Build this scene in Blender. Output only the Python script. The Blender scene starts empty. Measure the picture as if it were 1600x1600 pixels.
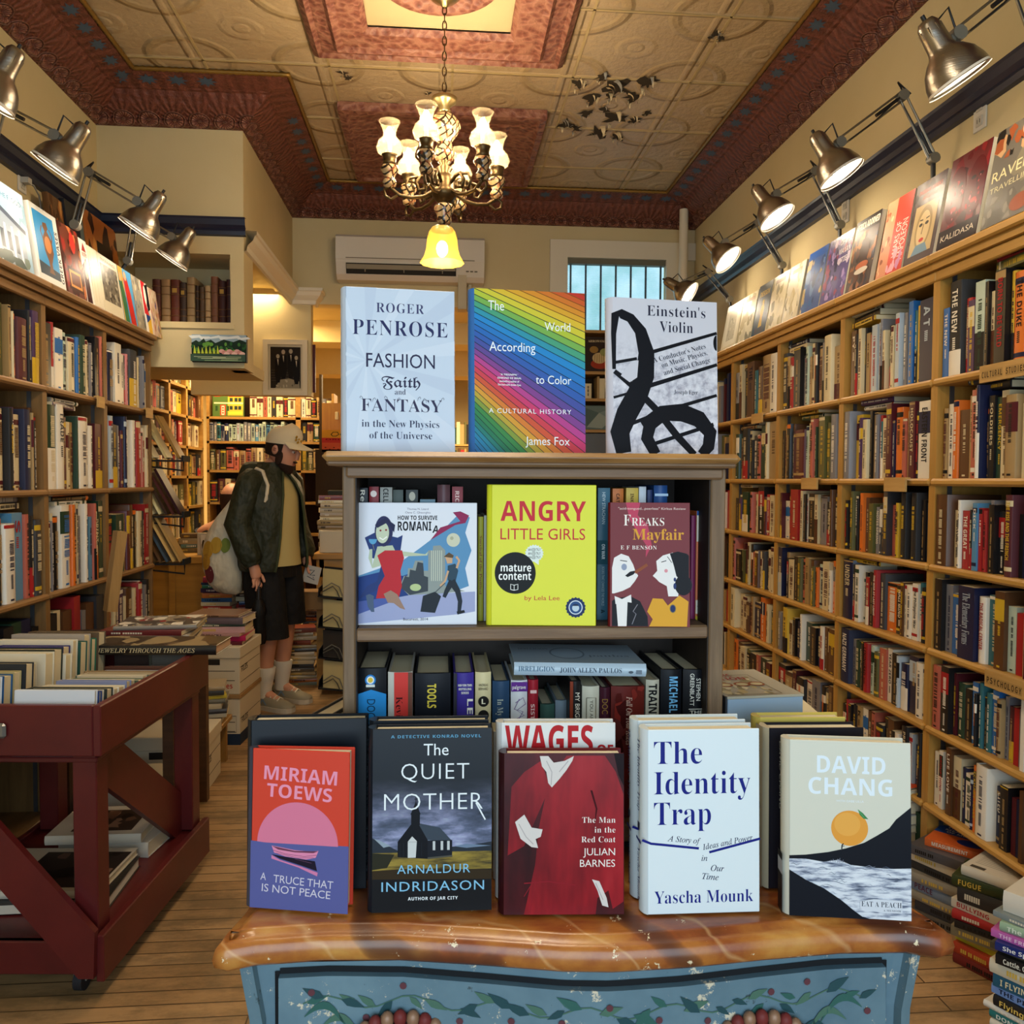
import bpy, math, random
from mathutils import Vector, Matrix, Euler
random.seed(7)
S = bpy.context.scene
COL = S.collection
PI = math.pi

def lin(h):
    h = h.lstrip('#')
    o = []
    for i in (0, 2, 4):
        c = int(h[i:i+2], 16) / 255
        o.append(c / 12.92 if c <= .04045 else ((c + .055) / 1.055) ** 2.4)
    return (*o, 1)

# ------------------------------------------------------------------ camera, world, light, exposure
F = 1300.0
CAMZ = 1.40
YAW, PITCH, ROLL = math.radians(4.84), math.radians(2.2), math.radians(0.3)
cam = bpy.data.cameras.new('camera')
cam.sensor_width = 36
cam.lens = 36 * F / 1600
cam.clip_start = .02
cam.clip_end = 60
camo = bpy.data.objects.new('camera', cam)
COL.objects.link(camo)
camo.location = (0, 0, CAMZ)
CAMROT = Matrix.Rotation(-YAW, 3, 'Z') @ Matrix.Rotation(PI / 2 - PITCH, 3, 'X') @ Matrix.Rotation(ROLL, 3, 'Z')
camo.rotation_euler = CAMROT.to_euler()
S.camera = camo

def at(px, py, x=None, y=None, z=None):
    """the point of the room that the photograph shows at a pixel, on the plane x=, y= or z="""
    d = CAMROT @ Vector(((px - 800) / F, (800 - py) / F, -1))
    if y is not None: t = y / d.y
    elif x is not None: t = x / d.x
    else: t = (z - CAMZ) / d.z
    return Vector((0, 0, CAMZ)) + d * t

S.view_settings.view_transform = 'Standard'
S.view_settings.look = 'None'
S.view_settings.exposure = 0.0
S.view_settings.gamma = 1
S.view_settings.use_curve_mapping = False
S.cycles.use_denoising = True
S.cycles.max_bounces = 7
S.cycles.diffuse_bounces = 4
S.cycles.glossy_bounces = 3
S.cycles.transmission_bounces = 4
S.cycles.transparent_max_bounces = 6
S.cycles.caustics_reflective = False
S.cycles.caustics_refractive = False
S.cycles.sample_clamp_indirect = 4
S.cycles.use_adaptive_sampling = True
S.cycles.adaptive_threshold = .02

wd = bpy.data.worlds.new('daylight')
S.world = wd
wd.use_nodes = True
wd.node_tree.nodes['Background'].inputs[0].default_value = lin('#b9d3ee')
wd.node_tree.nodes['Background'].inputs[1].default_value = 1.0

def light(name, kind, loc, energy, color, size=.1, rot=None, size_y=None, spot=None, parent=None, blend=.5):
    l = bpy.data.lights.new(name, kind)
    l.energy = energy
    l.color = lin(color)[:3]
    if kind == 'AREA':
        l.size = size
        if size_y: l.shape = 'RECTANGLE'; l.size_y = size_y
    else:
        l.shadow_soft_size = size
    if kind == 'SPOT':
        l.spot_size = spot; l.spot_blend = blend
    o = bpy.data.objects.new(name, l)
    COL.objects.link(o)
    o.location = loc
    if rot: o.rotation_euler = rot
    if parent: o.parent = parent
    return o

# cool daylight through the shop window behind the camera
light('shop_window_daylight', 'AREA', (0, -1.55, 1.55), 86, '#d3eaf8', 2.9, (PI / 2, 0, 0), 2.0)
# warm light: unseen fill added over the bookcase, ceiling fixtures of the rooms behind
light('added_warm_fill', 'SPOT', (0.03, 1.35, 2.86), 125, '#ffe9cb', .2, (0, 0, 0), None, math.radians(165), blend=.4)
light('back_room_lamp', 'AREA', (0, 8.2, 2.4), 140, '#ffdba4', 1.6, (0, 0, 0), 1.4)
light('passage_lamp', 'AREA', (-1.5, 6.55, 2.7), 80, '#ffe0ac', .7, (0, 0, 0), 1.2)

# ------------------------------------------------------------------ materials
MATS = {}
def M(col, rough=.55, spec=.2, metal=0, emit=None, name=None, coat=0):
    key = (col, rough, spec, metal, emit, coat)
    if key in MATS: return MATS[key]
    m = bpy.data.materials.new(name or 'mat_' + col.strip('#'))
    m.use_nodes = True
    b = m.node_tree.nodes['Principled BSDF']
    b.inputs['Base Color'].default_value = lin(col)
    b.inputs['Roughness'].default_value = rough
    b.inputs['Specular IOR Level'].default_value = spec
    b.inputs['Metallic'].default_value = metal
    b.inputs['Coat Weight'].default_value = coat
    b.inputs['Coat Roughness'].default_value = .12
    if emit:
        b.inputs['Emission Color'].default_value = lin(emit[0])
        b.inputs['Emission Strength'].default_value = emit[1]
    MATS[key] = m
    return m

class NT:
    """small node-tree writer"""
    def __init__(s, name):
        s.m = bpy.data.materials.new(name)
        s.m.use_nodes = True
        s.t = s.m.node_tree
        s.b = s.t.nodes['Principled BSDF']
    def n(s, typ, ins=None, **kw):
        nd = s.t.nodes.new(typ)
        for k, v in kw.items(): setattr(nd, k, v)
        for k, v in (ins or {}).items():
            if hasattr(v, 'bl_idname') and hasattr(v, 'links') or isinstance(v, bpy.types.NodeSocket):
                s.t.links.new(v, nd.inputs[k])
            else:
                nd.inputs[k].default_value = v
        return nd
    def math(s, op, a, b=None, c=None):
        ins = {0: a}
        if b is not None: ins[1] = b
        if c is not None: ins[2] = c
        return s.n('ShaderNodeMath', ins, operation=op).outputs[0]
    def ramp(s, fac, stops, interp='LINEAR'):
        r = s.n('ShaderNodeValToRGB', {0: fac})
        cr = r.color_ramp
        cr.interpolation = interp
        while len(cr.elements) < len(stops): cr.elements.new(.5)
        for e, (p, c) in zip(cr.elements, stops):
            e.position = p
            e.color = lin(c) if isinstance(c, str) else (c, c, c, 1)
        return r.outputs[0]
    def coord(s, which='Object'):
        return s.n('ShaderNodeTexCoord').outputs[which]
    def noise(s, vec, scale, detail=3, rough=.55):
        return s.n('ShaderNodeTexNoise', {'Vector': vec, 'Scale': scale, 'Detail': detail, 'Roughness': rough}).outputs[0]
    def scale(s, vec, v):
        return s.n('ShaderNodeVectorMath', {0: vec, 1: v}, operation='MULTIPLY').outputs[0]
    def mix(s, fac, a, b, blend='MIX'):
        nd = s.n('ShaderNodeMix', None, data_type='RGBA', blend_type=blend)
        for i, v in ((0, fac), (6, a), (7, b)):
            if isinstance(v, bpy.types.NodeSocket): s.t.links.new(v, nd.inputs[i])
            else: nd.inputs[i].default_value = lin(v) if isinstance(v, str) else v
        return nd.outputs[2]
    def bump(s, h, dist, strength=1.0):
        nd = s.n('ShaderNodeBump', {'Height': h, 'Distance': dist, 'Strength': strength})
        s.t.links.new(nd.outputs[0], s.b.inputs['Normal'])
    def base(s, c, rough=.6, spec=.3):
        if isinstance(c, bpy.types.NodeSocket): s.t.links.new(c, s.b.inputs['Base Color'])
        else: s.b.inputs['Base Color'].default_value = lin(c)
        if isinstance(rough, bpy.types.NodeSocket): s.t.links.new(rough, s.b.inputs['Roughness'])
        else: s.b.inputs['Roughness'].default_value = rough
        s.b.inputs['Specular IOR Level'].default_value = spec
        return s.m

def wood(name, c1, c2, axis=0, scale=1.0, rough=.45, c3=None, wear=None, bump=.0008):
    t = NT(name)
    co = t.coord()
    sc = [14, 14, 14]; sc[axis] = 1.1
    v = t.scale(co, [a * scale for a in sc])
    n = t.noise(v, 2.2, 5, .6)
    c = t.ramp(n, [(.28, c1), (.72, c2)] if not c3 else [(.25, c1), (.5, c2), (.75, c3)])
    if wear:
        w = t.ramp(t.noise(co, wear[1], 6, .7), [(wear[2], 0.0), (wear[2] + .04, 1.0)])
        c = t.mix(w, c, wear[0])
    t.bump(n, bump)
    return t.base(c, rough, .35)

def plaster(name, c1, c2, rough=.75):
    t = NT(name)
    co = t.coord()
    c = t.ramp(t.noise(co, 1.3, 4, .6), [(.3, c1), (.7, c2)])
    t.bump(t.noise(co, 60, 3, .6), .0006)
    return t.base(c, rough, .25)

# ------------------------------------------------------------------ mesh builder
class MB:
    def __init__(s):
        s.v = []; s.f = []; s.mi = []; s.mats = []; s.sm = []; s.uv = {}
        s.X = Matrix.Identity(4)
    def m(s, mat):
        if mat not in s.mats: s.mats.append(mat)
        return s.mats.index(mat)
    def add(s, vs, fs, mat, smooth=False, uvs=None):
        o = len(s.v)
        s.v += [tuple(s.X @ Vector(p)) for p in vs]
        k = s.m(mat)
        for i, f in enumerate(fs):
            if uvs: s.uv[len(s.f)] = uvs[i]
            s.f.append(tuple(o + j for j in f)); s.mi.append(k); s.sm.append(smooth)
    def box(s, lo, hi, mat):
        x0, y0, z0 = lo; x1, y1, z1 = hi
        v = [(x0,y0,z0),(x1,y0,z0),(x1,y1,z0),(x0,y1,z0),(x0,y0,z1),(x1,y0,z1),(x1,y1,z1),(x0,y1,z1)]
        s.add(v, [(0,3,2,1),(4,5,6,7),(0,1,5,4),(1,2,6,5),(2,3,7,6),(3,0,4,7)], mat)
    def cbox(s, lo, hi, mat, b=.004):
        """box with chamfered edges"""
        x0,y0,z0 = lo; x1,y1,z1 = hi
        b = min(b, (x1-x0)*.45, (y1-y0)*.45, (z1-z0)*.45)
        V = []; idx = {}
        for ix in (0,1):
            for iy in (0,1):
                for iz in (0,1):
                    for a in range(3):
                        p = [x0 if ix==0 else x1, y0 if iy==0 else y1, z0 if iz==0 else z1]
                        q = [(x0+b) if ix==0 else (x1-b), (y0+b) if iy==0 else (y1-b), (z0+b) if iz==0 else (z1-b)]
                        q[a] = p[a]
                        idx[(ix,iy,iz,a)] = len(V); V.append(q)
        Fs = []
        for a in range(3):
            o1, o2 = (a+1)%3, (a+2)%3
            for e in (0,1):
                loop = []
                for (p, q) in ((0,0),(1,0),(1,1),(0,1)):
                    k = [0,0,0]; k[a]=e; k[o1]=p; k[o2]=q
                    loop.append(idx[(*k, a)])
                Fs.append(tuple(loop if e else loop[::-1]))
        for a in range(3):
            o1, o2 = (a+1)%3, (a+2)%3
            for p in (0,1):
                for q in (0,1):
                    k0=[0,0,0]; k1=[0,0,0]; k0[a]=0; k1[a]=1
                    for k in (k0,k1): k[o1]=p; k[o2]=q
                    fl = (idx[(*k0,o1)], idx[(*k1,o1)], idx[(*k1,o2)], idx[(*k0,o2)])
                    Fs.append(fl if p != q else fl[::-1])
        for ix in (0,1):
            for iy in (0,1):
                for iz in (0,1):
                    fl = tuple(idx[(ix,iy,iz,a)] for a in range(3))
                    Fs.append(fl if (ix+iy+iz)%2 else fl[::-1])
        s.add(V, Fs, mat)
    def prism(s, pts, axis, a, b, mat):
        """polygon (2d, other two axes in order) extruded along axis from a to b"""
        n = len(pts)
        def P(p, t):
            q = list(p); q.insert(axis, t); return q
        v = [P(p, a) for p in pts] + [P(p, b) for p in pts]
        f = [tuple(range(n)), tuple(range(2*n-1, n-1, -1))]
        f += [(i, i+n, (i+1)%n+n, (i+1)%n) for i in range(n)]
        s.add(v, f, mat)
    def tube(s, pts, r, mat, n=8, cap=True, smooth=True):
        pts = [Vector(p) for p in pts]
        rs = r if isinstance(r, (list, tuple)) else [r] * len(pts)
        V = []; Fs = []
        up = None
        for i, p in enumerate(pts):
            d = (pts[min(i+1, len(pts)-1)] - pts[max(i-1, 0)])
            d = d.normalized() if d.length > 1e-9 else Vector((0,0,1))
            if up is None:
                up = Vector((0,0,1)) if abs(d.z) < .9 else Vector((1,0,0))
            a = d.cross(up)
            a = a.normalized() if a.length > 1e-6 else d.orthogonal().normalized()
            b = a.cross(d); up = b
            for k in range(n):
                t = 2*PI*k/n
                V.append(p + (a*math.cos(t) + b*math.sin(t))*rs[i])
        for i in range(len(pts)-1):
            for k in range(n):
                Fs.append((i*n+k, i*n+(k+1)%n, (i+1)*n+(k+1)%n, (i+1)*n+k))
        s.add(V, Fs, mat, smooth)
        if cap:
            s.add(V[:n], [tuple(range(n-1,-1,-1))], mat); s.add(V[-n:], [tuple(range(n))], mat)
    def lathe(s, prof, mat, n=20, c=(0,0,0), smooth=True, wob=None, X=None):
        """profile [(r,z)] about z through c"""
        V = []; Fs = []
        for j, (r, z) in enumerate(prof):
            for k in range(n):
                t = 2*PI*k/n
                rr = r * (wob(t, j) if wob else 1)
                p = Vector((rr*math.cos(t), rr*math.sin(t), z))
                if X: p = X @ p
                V.append(p + Vector(c))
        for j in range(len(prof)-1):
            for k in range(n):
                Fs.append((j*n+k, j*n+(k+1)%n, (j+1)*n+(k+1)%n, (j+1)*n+k))
        s.add(V, Fs, mat, smooth)
    def loft(s, rings, mat, smooth=True, caps=True, closed=True, uv=False):
        n = len(rings[0]); V = [p for r in rings for p in r]; Fs = []; U = []
        for j in range(len(rings)-1):
            for k in range(n if closed else n-1):
                Fs.append((j*n+k, j*n+(k+1)%n, (j+1)*n+(k+1)%n, (j+1)*n+k))
        s.add(V, Fs, mat, smooth)
        if caps:
            s.add(rings[0], [tuple(range(n-1,-1,-1))], mat); s.add(rings[-1], [tuple(range(n))], mat)
    def ell(s, c, r, mat, n=14, m=8, X=None):
        """ellipsoid"""
        V = []; Fs = []
        for j in range(m+1):
            a = PI*j/m
            for k in range(n):
                t = 2*PI*k/n
                p = Vector((r[0]*math.sin(a)*math.cos(t), r[1]*math.sin(a)*math.sin(t), r[2]*math.cos(a)))
                V.append((X @ p if X else p) + Vector(c))
        for j in range(m):
            for k in range(n):
                Fs.append((j*n+k, (j+1)*n+k, (j+1)*n+(k+1)%n, j*n+(k+1)%n))
        s.add(V, Fs, mat, True)
    def build(s, name, parent=None, loc=(0,0,0), rot=None, **tags):
        me = bpy.data.meshes.new(name)
        me.from_pydata(s.v, [], s.f)
        for m in s.mats: me.materials.append(m)
        me.polygons.foreach_set('material_index', s.mi)
        me.polygons.foreach_set('use_smooth', s.sm)
        if s.uv:
            ul = me.uv_layers.new(name='UVMap')
            for fi, us in s.uv.items():
                p = me.polygons[fi]
                for li, u in zip(p.loop_indices, us): ul.data[li].uv = u
        me.update()
        o = bpy.data.objects.new(name, me)
        COL.objects.link(o)
        o.location = loc
        if rot: o.rotation_euler = rot
        if parent is not None: o.parent = parent
        for k, v in tags.items(): o[k] = v
        return o

def empty(name, label=None, cat=None, loc=(0,0,0), rot=(0,0,0), group=None, parent=None):
    o = bpy.data.objects.new(name, None)
    o.empty_display_size = .02
    COL.objects.link(o)
    o.location = loc; o.rotation_euler = rot
    if label: o['label'] = label
    if cat: o['category'] = cat
    if group: o['group'] = group
    if parent: o.parent = parent
    return o

def tag(o, label, cat, group=None):
    o['label'] = label; o['category'] = cat
    if group: o['group'] = group
    return o

def struct(mb, name, **k):
    return mb.build(name, kind='structure', **k)

def dup(root, loc, rot=None, label=None, scale=None):
    r = root.copy(); COL.objects.link(r)
    r.location = loc
    if rot is not None: r.rotation_euler = rot
    if scale is not None: r.scale = scale
    if label: r['label'] = label
    for ch in root.children:
        c = ch.copy(); COL.objects.link(c); c.parent = r
        for g in ch.children:
            d = g.copy(); COL.objects.link(d); d.parent = c
    return r

# ------------------------------------------------------------------ lettering
def mathfont(s, U, L, ex={}):
    o = ''
    for c in s:
        if c in ex: o += ex[c]
        elif 'A' <= c <= 'Z': o += chr(U + ord(c) - 65)
        elif 'a' <= c <= 'z': o += chr(L + ord(c) - 97)
        else: o += c
    return o
FONTS = {
    'sans': (lambda s: s, 0.0), 'thin': (lambda s: s, -.012), 'bold': (lambda s: mathfont(s, 0x1D5D4, 0x1D5EE), 0), 'black': (lambda s: mathfont(s, 0x1D5D4, 0x1D5EE), .008),
    'serif': (lambda s: mathfont(s, 0x1D400, 0x1D41A), -.009), 'serifb': (lambda s: mathfont(s, 0x1D400, 0x1D41A), 0),
    'ital': (lambda s: mathfont(s, 0x1D434, 0x1D44E, {'h': '\u210e'}), .004),
    'frak': (lambda s: mathfont(s, 0x1D504, 0x1D51E), .012),
}
TXT = {}
def textmesh(s, font, space=1.0):
    """(vertices, faces, x0, x1) of a line of lettering, cap height 1"""
    key = (s, font, space)
    if key in TXT: return TXT[key]
    fn, off = FONTS[font]
    def mk(body):
        c = bpy.data.curves.new('lettering', 'FONT')
        c.body = fn(body); c.size = 1; c.resolution_u = 3; c.offset = off; c.space_character = space
        o = bpy.data.objects.new('lettering', c)
        me = bpy.data.meshes.new_from_object(o)
        v = [tuple(p.co) for p in me.vertices]; f = [tuple(p.vertices) for p in me.polygons]
        bpy.data.meshes.remove(me); bpy.data.objects.remove(o); bpy.data.curves.remove(c)
        return v, f
    if ('cap', font) not in TXT:
        v, f = mk('H')
        TXT[('cap', font)] = max(p[1] for p in v) - min(p[1] for p in v) if v else .7
    cap = TXT[('cap', font)]
    v, f = mk(s)
    v = [(p[0]/cap, p[1]/cap) for p in v]
    xs = [p[0] for p in v] or [0, 1]
    TXT[key] = (v, f, min(xs), max(xs))
    return TXT[key]

class Art:
    """flat printed artwork: pixel box (x0,y0,x1,y1) of the photograph mapped to a face of origin o, axes u (right), w (up)"""
    def __init__(s, mb, box, o, u, w, nrm, rough=.4, step=.00002):
        s.mb, s.box = mb, box
        s.o, s.u, s.w, s.nm = Vector(o), Vector(u), Vector(w), Vector(nrm)
        s.k = 1; s.step = step; s.rough = rough
    def P(s, x, y, k):
        x0, y0, x1, y1 = s.box
        return s.o + s.u*((x-x0)/(x1-x0)) + s.w*((y1-y)/(y1-y0)) + s.nm*(s.step*k)
    def mat(s, c):
        return M(c, s.rough, .09) if isinstance(c, str) else c
    def poly(s, pts, c, k=None):
        if k is None: s.k += 1; k = s.k
        s.mb.add([s.P(x, y, k) for x, y in pts], [tuple(range(len(pts)))], s.mat(c))
    def rect(s, x0, y0, x1, y1, c, k=None):
        s.poly([(x0,y1),(x1,y1),(x1,y0),(x0,y0)], c, k)
    def circ(s, cx, cy, r, c, ry=None, a0=0, a1=360, n=28):
        ry = ry or r
        s.poly([(cx + r*math.cos(math.radians(a0+(a1-a0)*i/n)), cy - ry*math.sin(math.radians(a0+(a1-a0)*i/n))) for i in range(n + (a1-a0 < 360))], c)
    def line(s, pts, wd, c):
        s.k += 1
        m = s.mat(c)
        n = len(pts); V = []
        w = wd if isinstance(wd, (list, tuple)) else [wd]*n
        for i, (x, y) in enumerate(pts):
            ax, ay = pts[max(i-1,0)]; bx, by = pts[min(i+1,n-1)]
            dx, dy = bx-ax, by-ay; L = math.hypot(dx, dy) or 1
            nx, ny = -dy/L*w[i]/2, dx/L*w[i]/2
            V += [s.P(x+nx, y+ny, s.k), s.P(x-nx, y-ny, s.k)]
        s.mb.add(V, [(2*i, 2*i+2, 2*i+3, 2*i+1) for i in range(n-1)], m)
    def text(s, t, x0, x1, yb, cap, c, font='sans', rot=0, space=1.0, k=None):
        """a line of lettering from x0 to x1 on baseline yb with capitals cap high; rot in degrees (up)"""
        v, f, a, b = textmesh(t, font, space)
        if not v or b <= a: return
        if k is None: s.k += 1; k = s.k
        sx = (x1-x0)/(b-a); cr, sr = math.cos(math.radians(rot)), math.sin(math.radians(rot))
        V = []
        for p in v:
            lx, ly = (p[0]-a)*sx, p[1]*cap
            V.append(s.P(x0 + lx*cr - ly*sr, yb - lx*sr - ly*cr, k))
        s.mb.add(V, f, s.mat(c))
    def ctext(s, t, cx, wdt, yb, cap, c, font='sans', **k):
        s.text(t, cx-wdt/2, cx+wdt/2, yb, cap, c, font, **k)
# ------------------------------------------------------------------ the room
XL, XR, YF, YB = -1.83, 1.88, -1.75, 6.15
YA, XA, ZA = 4.66, -1.07, 2.0          # the boxed-out alcove over the passage
ZC, ZK = 3.45, 3.28                    # ceiling, lower edge of the cornice
WALL = plaster('cream_paint', '#d0c096', '#c6b588')
WALL2 = plaster('back_room_paint', '#d9c48e', '#ccb67c')
NAVY = M('#1b2036', .35, .5, name='navy_gloss_paint')
WHITEPAINT = M('#dcd3bc', .45, .4)

# floor of worn strip boards
t = NT('worn_floor_boards')
co = t.coord()
br = t.n('ShaderNodeTexBrick', {'Vector': co, 'Color1': lin('#b8966a'), 'Color2': lin('#a07e54'), 'Mortar': lin('#2c1d10'), 'Scale': 1.0,
         'Mortar Size': .0022, 'Brick Width': 1.35, 'Row Height': .062, 'Bias': 0.0}, offset=.37)
g = t.noise(t.scale(co, (3, 40, 3)), 2.0, 4, .6)
c = t.mix(t.math('MULTIPLY', g, .45), br.outputs[0], '#75532e')
w = t.ramp(t.noise(t.scale(co, (.8, 1.9, 1)), 2.6, 7, .72), [(.46, 0.0), (.60, 1.0)])
c = t.mix(t.math('MULTIPLY', w, .62), c, '#54462f')
t.bump(br.outputs[1], .0015, -1)
FLOORM = t.base(c, .5, .35)
b = MB(); b.box((-2.5, YF-.1, -.08), (XR+.1, 11.2, 0), FLOORM); struct(b, 'floor')

# pressed tin ceiling
t = NT('pressed_tin_ceiling')
co = t.coord()
p = t.n('ShaderNodeVectorMath', {0: t.scale(co, (1/.61, 1/.61, 0))}, operation='FRACTION').outputs[0]
p = t.n('ShaderNodeVectorMath', {0: p, 1: (.5, .5, 0)}, operation='SUBTRACT').outputs[0]
r = t.n('ShaderNodeVectorMath', {0: p}, operation='LENGTH').outputs[1]
q = t.n('ShaderNodeVectorMath', {0: p}, operation='ABSOLUTE').outputs[0]
qc = t.n('ShaderNodeVectorMath', {0: (.5, .5, 0), 1: q}, operation='SUBTRACT').outputs[0]
rc = t.n('ShaderNodeVectorMath', {0: qc}, operation='LENGTH').outputs[1]
sx = t.n('ShaderNodeSeparateXYZ', {0: qc})
e = t.math('MINIMUM', sx.outputs[0], sx.outputs[1])
h1 = t.ramp(r, [(0, .7), (.05, .7), (.07, .4), (.11, .65), (.14, .65), (.17, .3), (.2, .3)])
h2 = t.ramp(rc, [(0, .5), (.27, .5), (.30, .95), (.34, .95), (.37, .3)])
h3 = t.ramp(e, [(0, 1.0), (.018, .9), (.035, .25), (.06, .3)])
hn = t.noise(t.scale(co, (1, 1, 0)), 26, 3, .6)
hh = t.math('ADD', t.math('ADD', h1, h2), t.math('ADD', h3, t.math('MULTIPLY', hn, .55)))
t.bump(hh, .014, .9)
n2 = t.noise(co, 1.7, 5, .65)
c = t.ramp(n2, [(.3, '#b8a27e'), (.7, '#a88f6a')])
c = t.mix(t.ramp(rc, [(.26, 0.0), (.31, .35), (.34, .35), (.38, 0.0)]), c, '#8f7644')
CEILM = t.base(c, .42, .4)
b = MB(); b.box((XL-.1, YF-.1, ZC), (XR+.1, YB+.1, ZC+.1), CEILM); struct(b, 'ceiling')

# walls
b = MB(); b.box((XL-.12, YF, 0), (XL, YA+.1, ZC), WALL); b.box((-2.4, YA, 0), (XL-.12, YA+.1, ZC), WALL); b.box((-2.4, YA+.1, 0), (-2.28, 10.6, ZC), WALL2); struct(b, 'wall_left')
b = MB(); b.box((XR, YF, 0), (XR+.12, 10.6, ZC), WALL); struct(b, 'wall_right')
b = MB()
OXR = .62                                # right edge of the opening to the rooms behind
ZO = 2.66
b.box((-2.4, YB, ZO), (.92, YB+.14, ZC), WALL)
b.box((.92, YB, 3.05), (1.66, YB+.14, ZC), WALL); b.box((.92, YB, 0), (1.66, YB+.14, 2.12), WALL)
b.box((1.66, YB, 0), (XR, YB+.14, ZC), WALL); b.box((OXR, YB, 0), (.92, YB+.14, ZO), WALL)
struct(b, 'wall_back')
b = MB()                                 # shop front, behind the camera
b.box((XL, YF-.12, 0), (XR, YF, .55), WALL); b.box((XL, YF-.12, 2.6), (XR, YF, ZC), WALL)
b.box((XL, YF-.12, .55), (-1.5, YF, 2.6), WALL); b.box((1.5, YF-.12, .55), (XR, YF, 2.6), WALL)
struct(b, 'wall_front')
b = MB()
for x in (-1.5, -.03, 1.44): b.box((x, YF-.09, .55), (x+.06, YF-.03, 2.6), NAVY)
for z in (.55, 2.54): b.box((-1.5, YF-.09, z), (1.5, YF-.03, z+.06), NAVY)
struct(b, 'window_1')
# alcove box over the passage, with the niche
nx0, nx1 = -1.76, at(360, 450, y=YA).x
nz0, nz1 = at(300, 503, y=YA).z, at(300, 396, y=YA).z
b = MB()
b.box((XL, YA, nz1), (XA, YA+.1, ZC), WALL)
b.box((XL, YA, ZA), (XA, YA+.1, nz0), WALL)
b.box((nx1, YA, nz0), (XA, YA+.1, nz1), WALL); b.box((XL, YA, nz0), (nx0, YA+.1, nz1), WALL)
b.box((nx0, YA+.34, nz0), (nx1, YA+.38, nz1), WALL)
b.box((nx0, YA+.1, nz0-.02), (nx1, YA+.34, nz0), WALL); b.box((nx0, YA+.1, nz1), (nx1, YA+.34, nz1+.02), WALL)
b.box((nx1, YA+.1, nz0), (nx1+.02, YA+.34, nz1), WALL); b.box((nx0-.02, YA+.1, nz0), (nx0, YA+.34, nz1), WALL)
b.box((XA-.1, YA+.1, 2.72), (XA, YB, ZC), WALL)                     # side above the moulding
b.box((XA-.1, YA+.1, ZA), (XA, YA+.22, 2.72), WALL)                 # pier below it
b.box((XL, YA+.1, ZA), (XA-.02, YA+.6, ZA+.06), WALL)               # underside
b.box((nx0+.1, YA-.012, nz0-.035), (nx1+.02, YA, nz0-.012), WALL)   # lip of the niche
struct(b, 'wall_alcove')
# pier at the far wall that carries the framed photograph
px0, px1 = at(404, 560, y=YB-.02).x, at(489, 560, y=YB-.02).x
b = MB(); b.box((px0-.45, YB-.1, 1.99), (px1, YB, 2.76), WALL); struct(b, 'wall_pier')

# cornice
t = NT('red_embossed_cornice')
uvn = t.n('ShaderNodeUVMap').outputs[0]
s3 = t.n('ShaderNodeSeparateXYZ', {0: uvn})
fu = t.math('SUBTRACT', t.math('FRACT', t.math('MULTIPLY', s3.outputs[0], 1/.13)), .5)
dx = t.math('MULTIPLY', fu, .13)
dv = t.math('SUBTRACT', s3.outputs[1], .055)
rr = t.math('SQRT', t.math('ADD', t.math('MULTIPLY', dx, dx), t.math('MULTIPLY', dv, dv)))
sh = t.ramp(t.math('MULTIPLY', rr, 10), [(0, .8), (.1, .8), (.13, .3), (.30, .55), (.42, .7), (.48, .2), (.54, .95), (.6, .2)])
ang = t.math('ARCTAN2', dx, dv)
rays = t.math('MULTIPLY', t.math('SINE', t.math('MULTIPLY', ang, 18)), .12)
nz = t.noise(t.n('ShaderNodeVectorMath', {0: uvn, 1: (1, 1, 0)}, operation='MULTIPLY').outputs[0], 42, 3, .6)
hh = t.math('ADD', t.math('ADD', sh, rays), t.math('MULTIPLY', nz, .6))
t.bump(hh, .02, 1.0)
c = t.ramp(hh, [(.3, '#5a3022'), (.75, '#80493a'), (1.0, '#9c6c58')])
CORM = t.base(c, .5, .35)
GOLD = M('#8d6a2c', .38, .5, .55, name='gold_paint')
BLUEF = M('#46586a', .5)
path = [(XL, YF), (XL, YA), (XA, YA), (XA, YB), (XR, YB), (XR, YF)]
prof = [(0, ZK-.01), (.03, ZK-.005), (.042, ZK+.012), (.034, ZK+.022), (.045, ZK+.03), (.075, ZK+.043), (.11, ZK+.068), (.14, ZK+.098), (.155, ZK+.118),
        (.17, ZK+.12), (.178, ZK+.125), (.285, ZK+.15), (.29, ZC-.001)]
def offset_path(path, d):
    out = []
    for i, p in enumerate(path):
        def nr(a, b_):
            v = Vector((b_[0]-a[0], b_[1]-a[1])).normalized(); return Vector((v.y, -v.x))
        if i == 0: n = nr(path[0], path[1]); o = Vector(p) + n*d
        elif i == len(path)-1: n = nr(path[-2], path[-1]); o = Vector(p) + n*d
        else:
            n1, n2 = nr(path[i-1], p), nr(p, path[i+1])
            o = Vector(p) + (n1+n2)*d
        out.append(o)
    return out
def loft_path(mb, path, prof, mat):
    lines = [[(q.x, q.y, z) for q in offset_path(path, d)] for d, z in prof]
    vl = [0]
    for (a, b_), (c_, d_) in zip(prof, prof[1:]): vl.append(vl[-1] + math.hypot(c_-a, d_-b_))
    for j in range(len(prof)-1):
        ul = 0
        for i in range(len(path)-1):
            a, b_, c_, d_ = lines[j][i], lines[j][i+1], lines[j+1][i+1], lines[j+1][i]
            L = math.dist(path[i], path[i+1])
            def U(q): return ((Vector(q[:2]) - Vector(path[i])).dot((Vector(path[i+1])-Vector(path[i])).normalized()) + ul)
            mb.add([a, b_, c_, d_], [(0, 1, 2, 3)], mat, False, [[(U(a), vl[j]), (U(b_), vl[j]), (U(c_), vl[j+1]), (U(d_), vl[j+1])]])
            ul += L
b = MB(); loft_path(b, path, prof, CORM)
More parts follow.
